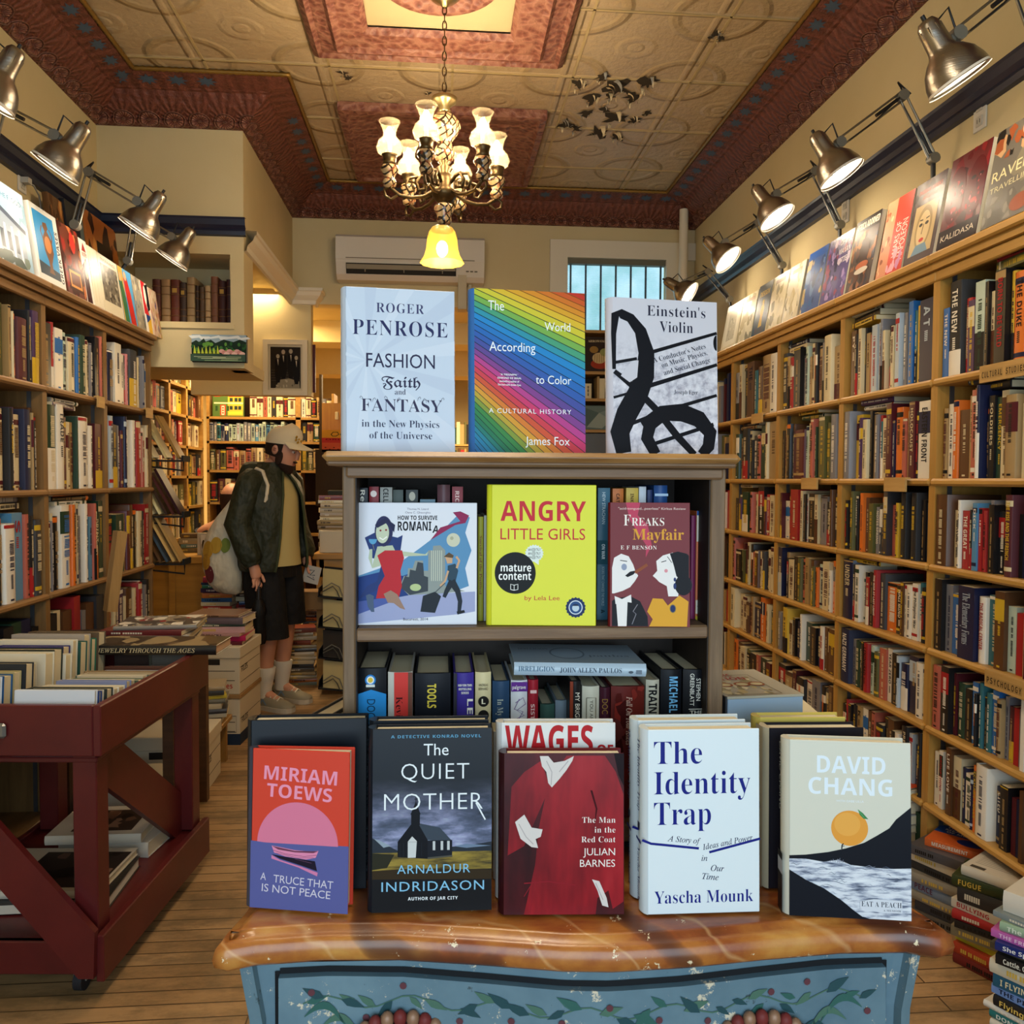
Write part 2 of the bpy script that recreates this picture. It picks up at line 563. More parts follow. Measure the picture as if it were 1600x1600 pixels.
# painted flowers on the flat band
for i in range(len(path)-1):
    A, B = Vector(path[i]), Vector(path[i+1]); L = (B-A).length; dr = (B-A)/L; nr = Vector((dr.y, -dr.x))
    k = .2
    while k < L - .12:
        ctr = A + dr*k
        V = []
        for q in range(16):
            r_ = .052 if q % 2 == 0 else .026
            a = q*PI/8
            d = .232 + r_*.75*math.sin(a); s_ = r_*math.cos(a)*1.05
            xy = ctr + nr*d + dr*s_
            V.append((xy.x, xy.y, ZK+.125+(d-.178)*.025/.107 - .002))
        b.add(V, [tuple(range(16))], BLUEF)
        k += .145
struct(b, 'trim_1')
b = MB()
op = offset_path(path, .297)
ring = []
for a, c_ in zip(op, op[1:]):
    n = max(2, int((c_-a).length/.016))
    for i in range(n):
        q = a + (c_-a)*i/n
        ring.append((q.x, q.y, ZC-.012))
b.tube(ring, [.013 if i % 2 else .0095 for i in range(len(ring))], GOLD, 6)
struct(b, 'trim_2')
# picture rails: navy gloss on three walls, cream moulding on the alcove's side
railp = [(0, 2.705), (.018, 2.71), (.022, 2.73), (.016, 2.745), (.03, 2.76), (.034, 2.79), (.04, 2.8), (0, 2.803)]
b = MB(); loft_path(b, [(XL, YF), (XL, YA), (XA+.015, YA)], railp, NAVY); struct(b, 'trim_3')
b = MB(); loft_path(b, [(XR, YB), (XR, YF)], railp, NAVY); struct(b, 'trim_4')
cm = [(0, 2.66), (.015, 2.665), (.02, 2.69), (.05, 2.72), (.06, 2.745), (.07, 2.75), (.07, 2.77), (0, 2.772)]
b = MB(); loft_path(b, [(XA, YA), (XA, YB-.1), (px1+.02, YB-.1), (px1+.02, YB)], [(d, z-.03) for d, z in cm], WHITEPAINT); struct(b, 'trim_5')

# embossed red panels on the ceiling
t = NT('red_embossed_panel')
co = t.coord()
v = t.n('ShaderNodeTexVoronoi', {'Vector': co, 'Scale': 30.0}).outputs[0]
nz = t.noise(co, 55, 2)
hh = t.math('ADD', v, t.math('MULTIPLY', nz, .5))
t.bump(hh, .008, 1.0)
PANM = t.base(t.ramp(hh, [(.2, '#5c3428'), (.6, '#774638'), (.9, '#90624e')]), .5, .35)
PANC = M('#b8a47a', .45, .4)
def ceiling_panel(x0, x1, y0, y1, name, prof, inner, inner_z, disc):
    b = MB()
    rings = []
    for d, z in prof:
        rings.append([(x0+d, y0+d, z), (x1-d, y0+d, z), (x1-d, y1-d, z), (x0+d, y1-d, z)])
    b.loft(rings, PANM, False, False)
    d = prof[-1][0]
    b.add([(x0+d, y0+d, inner_z), (x1-d, y0+d, inner_z), (x1-d, y1-d, inner_z), (x0+d, y1-d, inner_z)], [(0, 1, 2, 3)], inner)
    cx, cy = (x0+x1)/2, (y0+y1)/2
    b.lathe([(0, inner_z-.012), (disc*.25, inner_z-.02), (disc*.3, inner_z-.008), (disc*.75, inner_z-.006), (disc*.82, inner_z-.022), (disc*.95, inner_z-.022), (disc, inner_z)], PANM, 36, (cx, cy, 0))
    return struct(b, name)
pa = at(490, 80, z=ZC); pb = at(880, 95, z=ZC)
CHX, CHY = .015, at(697, 22, z=ZC).y
ceiling_panel(pa.x, pb.x, 2.78, pa.y, 'trim_6', [(0, ZC-.002), (.0, ZC-.02), (.03, ZC-.045), (.05, ZC-.03), (.11, ZC-.04), (.13, ZC-.065), (.16, ZC-.05), (.26, ZC-.045), (.28, ZC-.02)], PANC, ZC-.012, .27)
pc = at(527, 157, z=ZC); pd = at(857, 165, z=ZC); pe = at(560, 272, z=ZC)
ceiling_panel(pc.x, pd.x, pc.y, pe.y, 'trim_7', [(0, ZC-.002), (0, ZC-.05), (.035, ZC-.055), (.05, ZC-.04), (.19, ZC-.012), (.21, ZC-.02), (.24, ZC-.006)], PANM, ZC-.006, .24)

# tin seams
b = MB()
SE = M('#b09a6c', .45)
for k in range(-2, 4): b.box((k*.61-.006+.05, YF, ZC-.004), (k*.61+.006+.05, YB-.29, ZC+.01), SE)
for k in range(-2, 10): b.box((XL+.29, k*.61-.006, ZC-.004), (XR-.29, k*.61+.006, ZC+.01), SE)
struct(b, 'trim_8')
# peeling paint: dark bare patches with curled flakes hanging from the ceiling
rnd = random.Random(5)
DARKP = M('#3a3227', .9); FL1 = M('#c9b68e', .6); FL2 = M('#8d8a80', .6)
b = MB()
spots = [(905,130,14),(940,118,12),(965,135,20),(990,150,16),(1012,128,16),(925,155,14),(955,150,10),(885,192,14),(915,175,12),(960,183,18),(990,186,12),
         (935,205,18),(965,212,14),(900,200,10),(1118,52,10),(1125,58,8),(535,112,9),(545,120,7),(668,145,6),(1012,175,8),(945,170,9)]
for sx_, sy_, r_ in spots:
    c0 = at(sx_, sy_, z=ZC)
    R = r_*c0.y/F*1.15
    n = 15
    V = [(c0.x + R*.95*rq_*math.cos(2*PI*q/n), c0.y + R*1.2*rq_*math.sin(2*PI*q/n), ZC-.0055) for q in range(n) for rq_ in [rnd.choice((.35, .55, .8, 1.15))]]
    b.add(V, [tuple(range(n))], DARKP)
    for q in range(5 if r_ > 9 else 2):
        a = rnd.uniform(0, 2*PI); L = R*rnd.uniform(.3, .75); w_ = L*rnd.uniform(.4, .8)
        o = Vector((c0.x + R*.7*math.cos(a), c0.y + R*1.1*math.sin(a), ZC-.006))
        d = Vector((math.cos(a+2.6), math.sin(a+2.6), 0)); s_ = Vector((-d.y, d.x, 0))
        rings = []
        for j in range(5):
            u = j/4
            pz = o + d*(L*math.sin(u*1.9)*.8) + Vector((0, 0, -L*(1-math.cos(u*1.9))*.75))
            ww = w_*(1-.75*u)*(1 + .2*rnd.uniform(-1, 1))
            rings.append([pz - s_*ww*.5, pz + s_*ww*.5])
        b.loft(rings, FL1 if rnd.random() < .7 else FL2, False, False, False)
struct(b, 'trim_9')

# far wall: window with ribbed glass, casing, pipe
WX0, WX1, WZ0, WZ1 = .92, 1.66, 2.12, 3.05
wa, wb_ = at(891, 404, y=YB+.05), at(1042, 512, y=YB+.05)
b = MB()
b.box((WX0-.13, YB-.025, 3.04), (XR, YB-.001, at(960, 378, y=YB).z), WHITEPAINT)
b.box((WX0-.13, YB-.025, 2.0), (WX0, YB-.001, 3.04), WHITEPAINT)
b.box((WX1, YB-.025, 2.0), (WX1+.13, YB-.001, 3.04), WHITEPAINT)
b.box((WX0-.13, YB-.03, WZ0-.1), (WX1+.13, YB+.1, WZ0), WHITEPAINT)
b.box((WX0, YB-.001, 3.0), (WX1, YB+.1, 3.05), M('#6d6a5a', .6))
BARM = M('#4d5a62', .6)
for k in range(7):
    x = WX0 + .03 + k*(WX1-WX0-.06)/6
    b.box((x-.006, YB+.02, WZ0), (x+.006, YB+.035, WZ1-.05), BARM)
struct(b, 'window_2')
t = NT('ribbed_daylit_glass')
co = t.coord()
s3 = t.n('ShaderNodeSeparateXYZ', {0: co})
rib = t.math('SINE', t.math('MULTIPLY', s3.outputs[2], 420))
t.bump(t.math('ADD', rib, t.math('MULTIPLY', t.noise(co, 60), 3)), .003)
c = t.ramp(t.noise(co, 3.2, 4), [(.3, '#6fa3ac'), (.5, '#92bccb'), (.75, '#b4d2e2')])
t.t.links.new(c, t.b.inputs['Emission Color']); t.b.inputs['Emission Strength'].default_value = 1.5
t.base('#7fb0bf', .15, .5)
b = MB(); b.box((WX0, YB+.05, WZ0), (WX1, YB+.06, WZ1), t.m)
b.build('window_pane', kind='structure')
pp = at(1069, 400, y=5.95)
b = MB(); b.tube([(pp.x, 5.97, .0), (pp.x, 5.97, 3.36)], .032, WHITEPAINT, 14); b.lathe([(.032, 2.2), (.04, 2.2), (.04, 2.26), (.032, 2.26)], WHITEPAINT, 14, (pp.x, 5.97, 0))
tag(b.build('heating_pipe'), 'cream painted vertical pipe in the far right corner', 'pipe')

# rooms behind
b = MB()
b.box((-2.4, YA+.1, 2.74), (XA-.1, YB+.14, 2.84), WALL2); b.box((-2.4, YB+.14, 2.74), (XR, 10.6, 2.84), WALL2)
for y, z in ((7.2, 2.56), (8.5, 2.45)): b.box((-2.4, y, z), (XR, y+.35, 2.75), WALL2)
struct(b, 'ceiling_rear')
b = MB(); b.box((-2.4, 10.5, 0), (XR, 10.6, 2.8), WALL2); struct(b, 'wall_rear')
b = MB()
b.box((XL, YF, 0), (XL+.015, 2.1, .14), WHITEPAINT); struct(b, 'baseboard_left')
b = MB(); b.box((XR-.015, YF, 0), (XR, 1.9, .14), WHITEPAINT); struct(b, 'baseboard_right')
# ------------------------------------------------------------------ wall bookcases
OAK = wood('honey_oak', '#bd9048', '#a37836', 1, 1.0, .42)
OAKV = wood('honey_oak_upright', '#b88c44', '#9e7434', 2, 1.0, .42)
OAKD = wood('brown_oak', '#8f6a3e', '#6d4f2b', 1, 1.0, .5)  # left bookcase oak, darker and browner than the right one
OAKDV = wood('brown_oak_upright', '#8b683c', '#6b4e2a', 2, 1.0, .5)
BACKP = M('#3a2817', .7, name='brown_back_panel')
METAL = M('#6f7072', .4, .5, .8, name='shelf_standard')
RXF, LXF = 1.60, -1.50
def shelf_unit(label, side, xf, y0, y1, levels, top, depth, wd, wv, base=.08, th=.024):
    root = empty('bookcase', label, 'bookcase', (xf, y0, 0), group=None)
    L = y1 - y0
    def mb():
        b = MB(); b.X = Matrix.Scale(side, 4, (1, 0, 0)) if side < 0 else Matrix.Identity(4); return b
    for yy in (0, L-.018):
        b = mb(); b.box((0, yy, 0), (depth, yy+.018, top-.02), wv); b.build('upright', root)
        b = mb(); b.box((.04, yy+(.018 if yy == 0 else -.004), .1), (.055, yy+(.022 if yy == 0 else 0), top-.06), METAL); b.build('shelf_standard', root)
    b = mb(); b.box((depth-.008, .018, base), (depth, L-.018, top-.03), BACKP); b.build('back_panel', root)
    for z in levels:
        b = mb(); b.cbox((-.012, .004, z-th), (depth-.008, L-.004, z), wd, .007); b.build('shelf', root)
    b = mb(); b.box((.02, .018, 0), (.035, L-.018, base-.02), wd); b.build('plinth', root)
    b = mb(); b.cbox((-.035, 0, top-.028), (depth, L, top), wd, .006); b.box((-.018, 0, top-.05), (depth-.01, L, top-.028), wd); b.build('top_board', root)
    b = mb(); b.cbox((-.006, 0, top-.085), (.012, L, top-.05), wd, .004); b.build('top_rail', root)
    return root
RL = [1.735, 1.412, 1.132, .857, .600, .342, .08]
RTOP, RDEP = 2.135, .27
RB = [1.965, 2.60, 3.235, 3.868, 4.503, 5.138]
nm = ['nearest', 'second', 'third', 'fourth', 'farthest']
for i in range(5):
    shelf_unit(f'honey oak bookcase bay on the right wall, {nm[i]} of its five bays', 1, RXF, RB[i], RB[i+1], RL, RTOP, RDEP, OAK, OAKV)
LL = [1.748, 1.354, .957, .56, .12]
LTOP, LDEP = 2.135, .32
LB = [2.73, 3.305, 3.88, 4.47]
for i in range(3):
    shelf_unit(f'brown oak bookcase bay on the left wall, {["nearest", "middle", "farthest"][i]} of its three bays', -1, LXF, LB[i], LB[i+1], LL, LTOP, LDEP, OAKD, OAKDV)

# ------------------------------------------------------------------ shelf books
PAL = dict(k='#191718', w='#ddd6c6', c='#cbbd98', r='#9c2426', b='#2562a6', n='#171c3c', g='#1f3a2a', t='#27606a', o='#cf6a22', y='#c4a22c', m='#4e1a22',
           s='#74747a', p='#43264e', u='#54361f', l='#9d8154', v='#57562e', i='#a9b6c0', d='#35363a', a='#aebfb0', e='#ad5a48', h='#c77f84', f='#4f86ad')
CN = dict(k='black', w='white', c='cream', r='red', b='blue', n='navy', g='dark green', t='teal', o='orange', y='yellow', m='maroon', s='grey', p='purple', u='brown',
          l='tan', v='olive', i='pale grey', d='charcoal', a='pale green', e='rust', h='pink', f='light blue')
INK = dict(k='wcryol', w='knrgb', c='kmnru', r='wcky', b='wcy', n='wcil', g='ycw', t='wck', o='kwn', y='kmn', m='ycl', s='kwn', p='wyc', u='ylc', l='kmu', v='kyc',
           i='nkr', d='wrcy', a='kgn', e='kwc', h='kmw', f='wkn')
PAGES = M('#d8cba8', .8, .2, name='book_pages')
PGM = {}
def page_mesh(hard):
    if hard in PGM: return PGM[hard]
    b = MB()
    if hard: b.box((-.41, .02, .012), (.41, .965, .988), PAGES)
    else: b.box((-.46, .01, .001), (.46, .998, .999), PAGES)
    o = b.build('page_block'); me = o.data; bpy.data.objects.remove(o); PGM[hard] = me
    return me
CVM = {}
def cover_mesh(code, var, hard, text=None):
    key = (code, var, hard, text)
    if key in CVM: return CVM[key]
    rn = random.Random(str(key))
    ink = PAL[rn.choice(INK[code])]; acc = PAL[rn.choice(INK[code])]
    rough = .34 if not hard or rn.random() < .5 else .6
    main = M(PAL[code], rough, .45)
    b = MB()
    bd = .07 if hard else .035
    bulge = .028 if hard else .004
    xs = [-.5 + i/8 for i in range(9)]
    outer = [(.5 - 1*0, 1.0)] ; pts_o = [(-.5, 1.0)] + [(x, -bulge*(1-(2*x)**2)) for x in xs] + [(.5, 1.0)]
    pts_i = [(.5-bd, 1.0), (.5-bd, .012), (-.5+bd, .012), (-.5+bd, 1.0)]
    n = len(pts_o)
    V = [(x, y, z) for z in (0, 1) for x, y in pts_o]
    b.add(V, [(i, i+1, i+1+n, i+n) for i in range(n-1)], main, hard)
    m_ = len(pts_i)
    V = [(x, y, z) for z in (0, 1) for x, y in pts_i]
    b.add(V, [(i, i+1, i+1+m_, i+m_) for i in range(m_-1)], main)
    poly = pts_o + pts_i
    for z in (0, 1):
        # end caps as three strips: two boards and the spine
        q = [(-.5, 1.0, z), (-.5, 0, z), (-.5+bd, .012, z), (-.5+bd, 1.0, z)]
        b.add(q, [(0, 1, 2, 3)], main)
        q = [(.5, 1.0, z), (.5, 0, z), (.5-bd, .012, z), (.5-bd, 1.0, z)]
        b.add(q, [(0, 1, 2, 3)], main)
        q = [(-.5+bd, .012, z)] + [(x, -bulge*(1-(2*x)**2), z) for x in xs] + [(.5-bd, .012, z)]
        b.add(q, [tuple(range(len(q)))], main)
    b.add([(.5, 1, 0), (.5-bd, 1, 0), (.5-bd, 1, 1), (.5, 1, 1)], [(0, 1, 2, 3)], main)
    b.add([(-.5, 1, 0), (-.5+bd, 1, 0), (-.5+bd, 1, 1), (-.5, 1, 1)], [(0, 1, 2, 3)], main)
    yb = -bulge - .0025
    def R(x0, x1, z0, z1, c, k=0):
        y = yb - .0015*k
        b.add([(x0, y, z0), (x1, y, z0), (x1, y, z1), (x0, y, z1)], [(0, 1, 2, 3)], M(c, .45))
    def band(z0, z1, c):
        b.add([(x, -bulge*(1-(2*x)**2)-.003, z) for z in (z0, z1) for x in xs], [(i, i+1, i+10, i+9) for i in range(8)], M(c, .45), True)
    if var == 1:
        band(.86, .93, acc); band(.07, .12, acc)
    elif var == 2:
        band(rn.uniform(.55, .66), rn.uniform(.8, .94), acc)
    elif var == 3:
        band(0.001, rn.uniform(.25, .5), acc)
    elif var == 4:
        band(rn.uniform(.9, .97), .985, acc)
    if text:
        tx, tc = text.rsplit('|', 1)
        font = 'bold'
        if tc[0].isupper(): font = 'serif'; tc = tc.lower()
        L = min(.84, .062*len(tx)+.12)
        a = Art(b, (0, 0, 1, 1), (-.5, yb-.004, .93), (0, 0, -.86), (1, 0, 0), (0, -1, 0))
        a.text(tx.replace('_', ' '), .02, L, .70, .46, PAL[tc], font)
        z = .93 - .86*L - .05
        if z > .16: 
            for j in range(6): R(-.12, .12, z-.022*j-.014, z-.022*j, PAL[tc], 1)
    else:
        # small unreadable title marks running down the spine
        z = rn.uniform(.78, .9); zend = rn.uniform(.2, .5); wx = rn.choice((.2, .28, .13))
        while z > zend:
            if rn.random() < .17: z -= .02; continue
            hh = rn.uniform(.009, .017)
            R(-wx*rn.uniform(.75, 1), wx, z-hh, z, ink, 1); z -= hh + .006
        if rn.random() < .6:
            z = zend - .05
            while z > max(.1, zend-.22):
                R(-.1, .1, z-.009, z, ink, 1); z -= .014
        if rn.random() < .6: R(-.16, .16, .03, .055, ink, 1)
    o = b.build('cover'); me = o.data; bpy.data.objects.remove(o); CVM[key] = me
    return me
COUNT = {}
def shelf_book(code, var, hard, t, h, dp, loc, rot, label, group, name, text=None, parent=None):
    root = bpy.data.objects.new(name, None); root.empty_display_size = .02
    COL.objects.link(root)
    root.location = loc; root.rotation_euler = rot; root.scale = (t, dp, h)
    root['label'] = label; root['category'] = 'book'; root['group'] = group
    c = bpy.data.objects.new('cover', cover_mesh(code, var, hard, text)); COL.objects.link(c); c.parent = root
    p = bpy.data.objects.new('page_block', page_mesh(hard)); COL.objects.link(p); p.parent = root
    COUNT[name] = COUNT.get(name, 0) + 1
    return root
NTH = 'first second third fourth fifth sixth seventh eighth ninth tenth eleventh twelfth thirteenth fourteenth fifteenth sixteenth seventeenth eighteenth nineteenth twentieth'.split()
SHN = 'top second third fourth fifth sixth bottom'.split()
def parse(code):
    out = []
    for tk in code.split():
        tx = None
        if '=' in tk: tk, tx = tk.split('=', 1)
        c = tk[0]; w = tk[1:]
        fl = None
        if w.endswith('!'): fl = 'tall'; w = w[:-1]
        out.append((c, float(w) if w else 1.0, fl, tx))
    return out
def size_word(w): return 'slim' if w < 1.15 else ('thick' if w > 2.2 else 'medium')
STUFF = MB()
def fill(code, y0, y1, xf, z, gap, side, where, group, kind, hmin=.68, hmax=.86, dp=(.13, .19), stuff=False, partial=1.0, rnd=None, kinds=('paperback_book', 'hardcover_book'), maxh=9):
    """a row of books in the photo's left-to-right order; side +1 = right wall (far to near), -1 = left wall (near to far)"""
    rnd = rnd or random.Random(where)
    bk = parse(code); tot = sum(w for _, w, _, _ in bk)
    u = (y1-y0)*partial/tot
    s = 0
    for i, (c, w, fl, tx) in enumerate(bk):
        t = w*u
        ctr = s + t/2; s += t
        y = (y1 - ctr) if side > 0 else (y0 + ctr)
        tall = fl or rnd.random() < .12
        h = min(gap*(rnd.uniform(hmax, min(.96, hmax+.08)) if tall else rnd.uniform(hmin, hmax)), maxh)
        d = rnd.uniform(*dp); inset = rnd.uniform(.008, .03) if not tall else rnd.uniform(.0, .012)
        if stuff:
            x0 = xf + side*inset; x1 = x0 + side*d
            STUFF.box((min(x0, x1), y-t*.48, z), (max(x0, x1), y+t*.48, z+h), M(PAL[c], .5)); continue
        hard = rnd.random() < .5 if kinds[0] == 'paperback_book' else rnd.random() < .75
        name = kinds[1] if hard else kinds[0]
        nth = NTH[i] if i < 20 else 'last'
        lab = f'{size_word(w)} {CN[c]} {kind}, {nth} from left on {where}'
        if tx: lab = f'{CN[c]} {kind} lettered {" ".join(tx.split("|")[0].split("_")[:3])}, {where}'
        lean = rnd.uniform(-.012, .012)
        shelf_book(c, rnd.choice((0, 0, 0, 1, 2, 3, 4)), hard, t*.97, h, d, (xf + side*inset, y, z+.0005), (0, 0, -PI/2*side), lab, group, name, tx)
def flat_stack(codes, y, xf, z, side, where, group, rnd, h=.2, kinds=('paperback_book', 'hardcover_book'), yaw=0.0):
    """books lying flat on top of a row; codes from the bottom up"""
    for i, (c, w, fl, tx) in enumerate(parse(codes)):
        t = .011*w + .006; hh = h*rnd.uniform(.85, 1.05); d = rnd.uniform(.13, .16)
        rm = Matrix.Rotation(-PI/2*side + yaw + rnd.uniform(-.12, .12), 3, 'Z') @ Matrix.Rotation(PI/2, 3, 'Y')
        hard = rnd.random() < .5
        dirv = rm @ Vector((0, 0, 1))
        loc = Vector((xf + side*rnd.uniform(.005, .03), y, z + t/2 + .0005)) - dirv*hh/2
        lab = f'{CN[c]} book lying flat, {"lowest" if i == 0 else NTH[i] + " up"}, on the row of {where}'
        shelf_book(c, rnd.choice((0, 1, 4)), hard, t, hh, d, loc, rm.to_euler(), lab, group, kinds[1] if hard else kinds[0], tx)
        z += t + .0008
RBK = {
 0: ["b2=THE_NEW|w k4!=THE_NEW|w r2=TWO_PLANES_AND_A_PASSION|c p2 a3 k1 c1 r1 k3!=BORN_TO_BE_WILD|r y1.5 o3=THE_DUKE|k",
     "l1.4 w2.2 o1.6 u2.8 l1 e1.6 n1 k1 k1.5=SOLDIERS|c g1.6=EMERGENCY|y c1.8 l3",
     "u4! c2.2 w1 r2.4=THE_GREAT|w k1 f1.4=DICK|w r1 r1.2 s1 k1.5 k2 u1.5 m2=THE_RISE_AND_THE_FRENCH|y",
     "k2.2! s2 b3 n4.5!=The_Elementary_Forms|I w2=THE_RADICAL_CENTER|r t2.6 u2.4 a2",
     "e3.5! k3! m1 g3 k2.4 b2 k.8 t1.4 k1 t1.8 b2 l1.6 s1.2 m2",
     "w2.2 w1.6=GROUPTHINK|r f2=KIDS|w u2=LIFE_LOVE|w c3 n1.6 w2.2 n1.2 o1.6=ECKHART_TOLLE|y w4.4 n3=CITED|w k2.6"],
 1: ["k1.4 u2.2=PY|w k1 c1.4 k.7 l1.6 e2 i2.2 i1.8 s1 c1 k2.2 c1 f.8 i1.5 s1.6 s1.6=MORAL_IMPERATIVE|d b1.6 t1 y1.6 n4.6!=A_T|i",
     "s3! y3=M|k p1.6 c2.2 k1 l1.6 s1.6 r1 t1 c2 m2 n1 o2.6 e1.6 l1 u1 m2!=HOLOCAUST|c k1 w4!=EASTERN_FRONT|k",
     "k1.2 k1.1 c1.3 v1.4 k1=SUMMERS|w w1 p1 o1.4 u1.6 v2 s2=NOTES_SPRING|w d1.6 k1 d1.6 e3.2=MASTER|k y1.5 r1 k2.2! d2=STALINGRAD|c k2.2! k1.5 d1.8",
     "n4.2!=UNDER|c k1.2 w1.6 w1.3 k1 r1.3 k1.6 r1.4=THE_WAR_AT_LAST_LIGHT|w d2.2 o3.4 k2.2=NAZI_MIND|w u1 w.7 w2 w1.8=The_Philippine_War|k t1 k1.3 d1.3",
     "n3.4!=NAZI_GERMANY|w s1.2 g2 g1.2=DAM|w k.8 r1.7=LENINGRAD|k a1.6 v1.7 e2.2 w1.6=YEAR_ZERO|k k2.2 i1 n2.2 n2.8 w2.2 c1",
     "k2 r1 k1.2 k1.6 l2.2=K|k w2 u2.2 e1.2 k2.6 k1.6 u2 k1 w1.6 d1.6 k1.6=PREUSSEN|c i1.1 n1.4 u1.1 k1"],
 2: ["d2.2 l1.6 r1.7 k3 s1 w.8 a1.4 l1 c1.6 k1.2 l2 s2 c3! l3",
     "k1 l.8 k1.6 u1 m4.6 a1.2 c.9 l1 e1.2 g.7 v2.1 v2.1 v1.6 s2.2! w.8",
     "m.8 w2.2 k1.9 r3.2! o.8 c.9 k1 i1.2 k2.1 c1.3 u.7 s2.2 k2.2 u.9 d1.3",
     "n1.6! l1.4 k.7 c2.2 k1.6 v1.4 e1.1 l1.4 u1.4 v.9 o1 a1.6 c2.2 w1.1 o.7 c1.1",
     "s1.6 g1.3 y2.4 c1.3 k1.1 n1.7 m.8 w1.1 g2.4 k2.2 n1.8 w1.6 u1.3 c.9 u2.6",
     "k2 u2 m1 k2 w2 s2 k1 d1.5 u1"],
 3: ["s1.6 c1.1 k2.4 u2.8=THE|n t1.1 u1.6 l3.4! w2.2!", "g1.6 l2.2 k2.4 c.9 k1 d1.3 p1 e1.2 k.8 g1.6 c.9 l3!", "k1.6 u1.1 p1.3 g2.7 l1.1 e.9 c1.3 p1.1 k2.4 m1.1 r1.1 c1.8 v.9",
     "e.9 k2.5 m.8 v.7 m2.4 c.7 k1.3 e1.1 u1.6 c1 d1.3 k1.5 c1.1 k.8 c1.1", "c2.2 c1.9 c1.9 u1.3 e1.1 l1.1 n2.8 o1.6 c1.1 g2", "o1.6 u2 c2 v1.5 k2.4 e1 g2.4 m1.6 k1"],
}
for bay in range(4):
    for sh in range(6):
        z = RL[sh]; top = RTOP-.085 if sh == 0 else RL[sh-1]-.024
        gap = top - z
        bn = ['nearest', 'second', 'third', 'fourth'][bay]
        y0, y1 = RB[bay]+.026, RB[bay+1]-.026
        if bay == 0:
            # only the far part of the nearest bay is in the picture
            fill(RBK[0][sh], y0+.22, y1, RXF, z, gap, 1, f'{SHN[sh]} shelf of right wall\'s {bn} bay', f'books on the {SHN[sh]} shelf of the right wall', 'book', maxh=.30, stuff=False)
            rq = random.Random(sh)
            fill(' '.join(rq.choice('kwcrbnstum') + str(round(rq.uniform(.8, 2), 1)) for _ in range(9)), y0, y0+.215, RXF, z, gap, 1, 'stuff', '', '', stuff=True, maxh=.28)
        else:
            fill(RBK[bay][sh], y0, y1, RXF, z, gap, 1, f'{SHN[sh]} shelf of right wall\'s {bn} bay', f'books on the {SHN[sh]} shelf of the right wall', 'book', maxh=.30)
rq = random.Random(31)
for sh in range(7):
    z = RL[sh]; gap = (RTOP-.085 if sh == 0 else RL[sh-1]-.024) - z
    mk = lambda n: ' '.join(rq.choice('kwclrunvgmes') + str(round(rq.uniform(.7, 2.2), 1)) for _ in range(n))
    fill(mk(14), RB[4]+.026, RB[5]-.026, RXF, z, gap, 1, 'far' + str(sh), '', '', stuff=True, maxh=.27)
    if sh == 6:
        for bay in range(1, 4): fill(mk(16), RB[bay]+.026, RB[bay+1]-.026, RXF, z, gap, 1, 'low' + str(bay), '', '', stuff=True, maxh=.22)
RF = random.Random(77)
def rs(codes, bay, frac, sh, dz, yaw=0, h=.2):
    g = 'books lying on the rows of the right wall'
    bn = ['nearest', 'second', 'third', 'fourth'][bay]
    y = RB[bay+1] - .03 - frac*(RB[1]-RB[0]-.06)
    flat_stack(codes, y, RXF+.012, RL[sh]+dz, 1, f'{bn} right bay\'s {SHN[sh]} shelf', g, RF, h, yaw=yaw)
rs("y1 k1.6 c1.2 c1.2 d1.6", 1, .17, 0, .272)
rs("w1 p1.6 k1", 1, .34, 1, .262); rs("c1 k1 y.8", 3, .25, 0, .235); rs("g1.6 y1.3 c1", 2, .45, 1, .262); rs("c2 n1.2", 2, .18, 0, .26)
rs("k1.6 d1.2", 0, .36, 1, .262)
rs("y1", 1, .22, 3, .226); rs("l1 n1.2", 3, .3, 1, .262); rs("c.8", 3, .2, 2, .234)
rs("v2 r1.6 c1.6 c2", 0, .52, 0, .285)

LBK = {
 0: ["w2.2 c1.4 c2.6! m.8 t2.2 c1 l1.3 k1.4=Atlas_of_Reproductions|c s1.5 v3 l1.1 c.8 o1.3 m4.2 k.7 s1.1 p3!",
     "w1.5 m.7 g3! u1.8 c1.9=SHARI_POLLINO|u m.7 s1.1 c1.1 v1.1 c2.2 k1.5 p1.1 c3.2 n2.6 l.7 u1.1 d1.6",
     "w2.2 k1.1 c1.4 g.9=LANDSCAPE|k l2.2 k1.1 w2.6 f2.6=S|r e1.2 k1.1 d1.8", "k2 u2 m2 d1.5 k2 g2 n2 k1.5"],
 1: ["k3 r1.1 w2.8 a1.8 c2.7 b1.1 g2.2 c1.1 c1.4 s1.1 k1.8! e.7", "g3.6! w3=TRADE|d m1.5 c2 l1.8 g.7 w3.7 w1.1 w1.7 l.6 m3.2",
     "c1.1 s.9 c1.1 k2.2 w4.2! o1.8 m1.1 c.8 s1.1 c1.1 w1.7! w1.6 f1.3 e1.1 k2.4=PRINT|c g2.2!", "k2 c1.5 u2 r1.5 k1 s1 u2 d2"],
 2: ["k1.1 e.6 n2.7 w3.2! w1.6 d.7 h1.4 d4.2! o1.4 c1.1 s.7 n1.6 w1.7", "p1.1 i1.6 k2.2 s1.1 m.7 n1.1 l.8 s1.1 w1.5 u1.3 r2.2 h.9 w1.6 c1.1",
     "k2.2 g2.2 l.7 m1.1 u1.1 k1.1 c1.6 d1 r1.2", "k1.4 c.7 v.7 s1.1 p1.7 c.6 u2.2 c1.1 r1.3 w.7 s1 k1.2"],
}
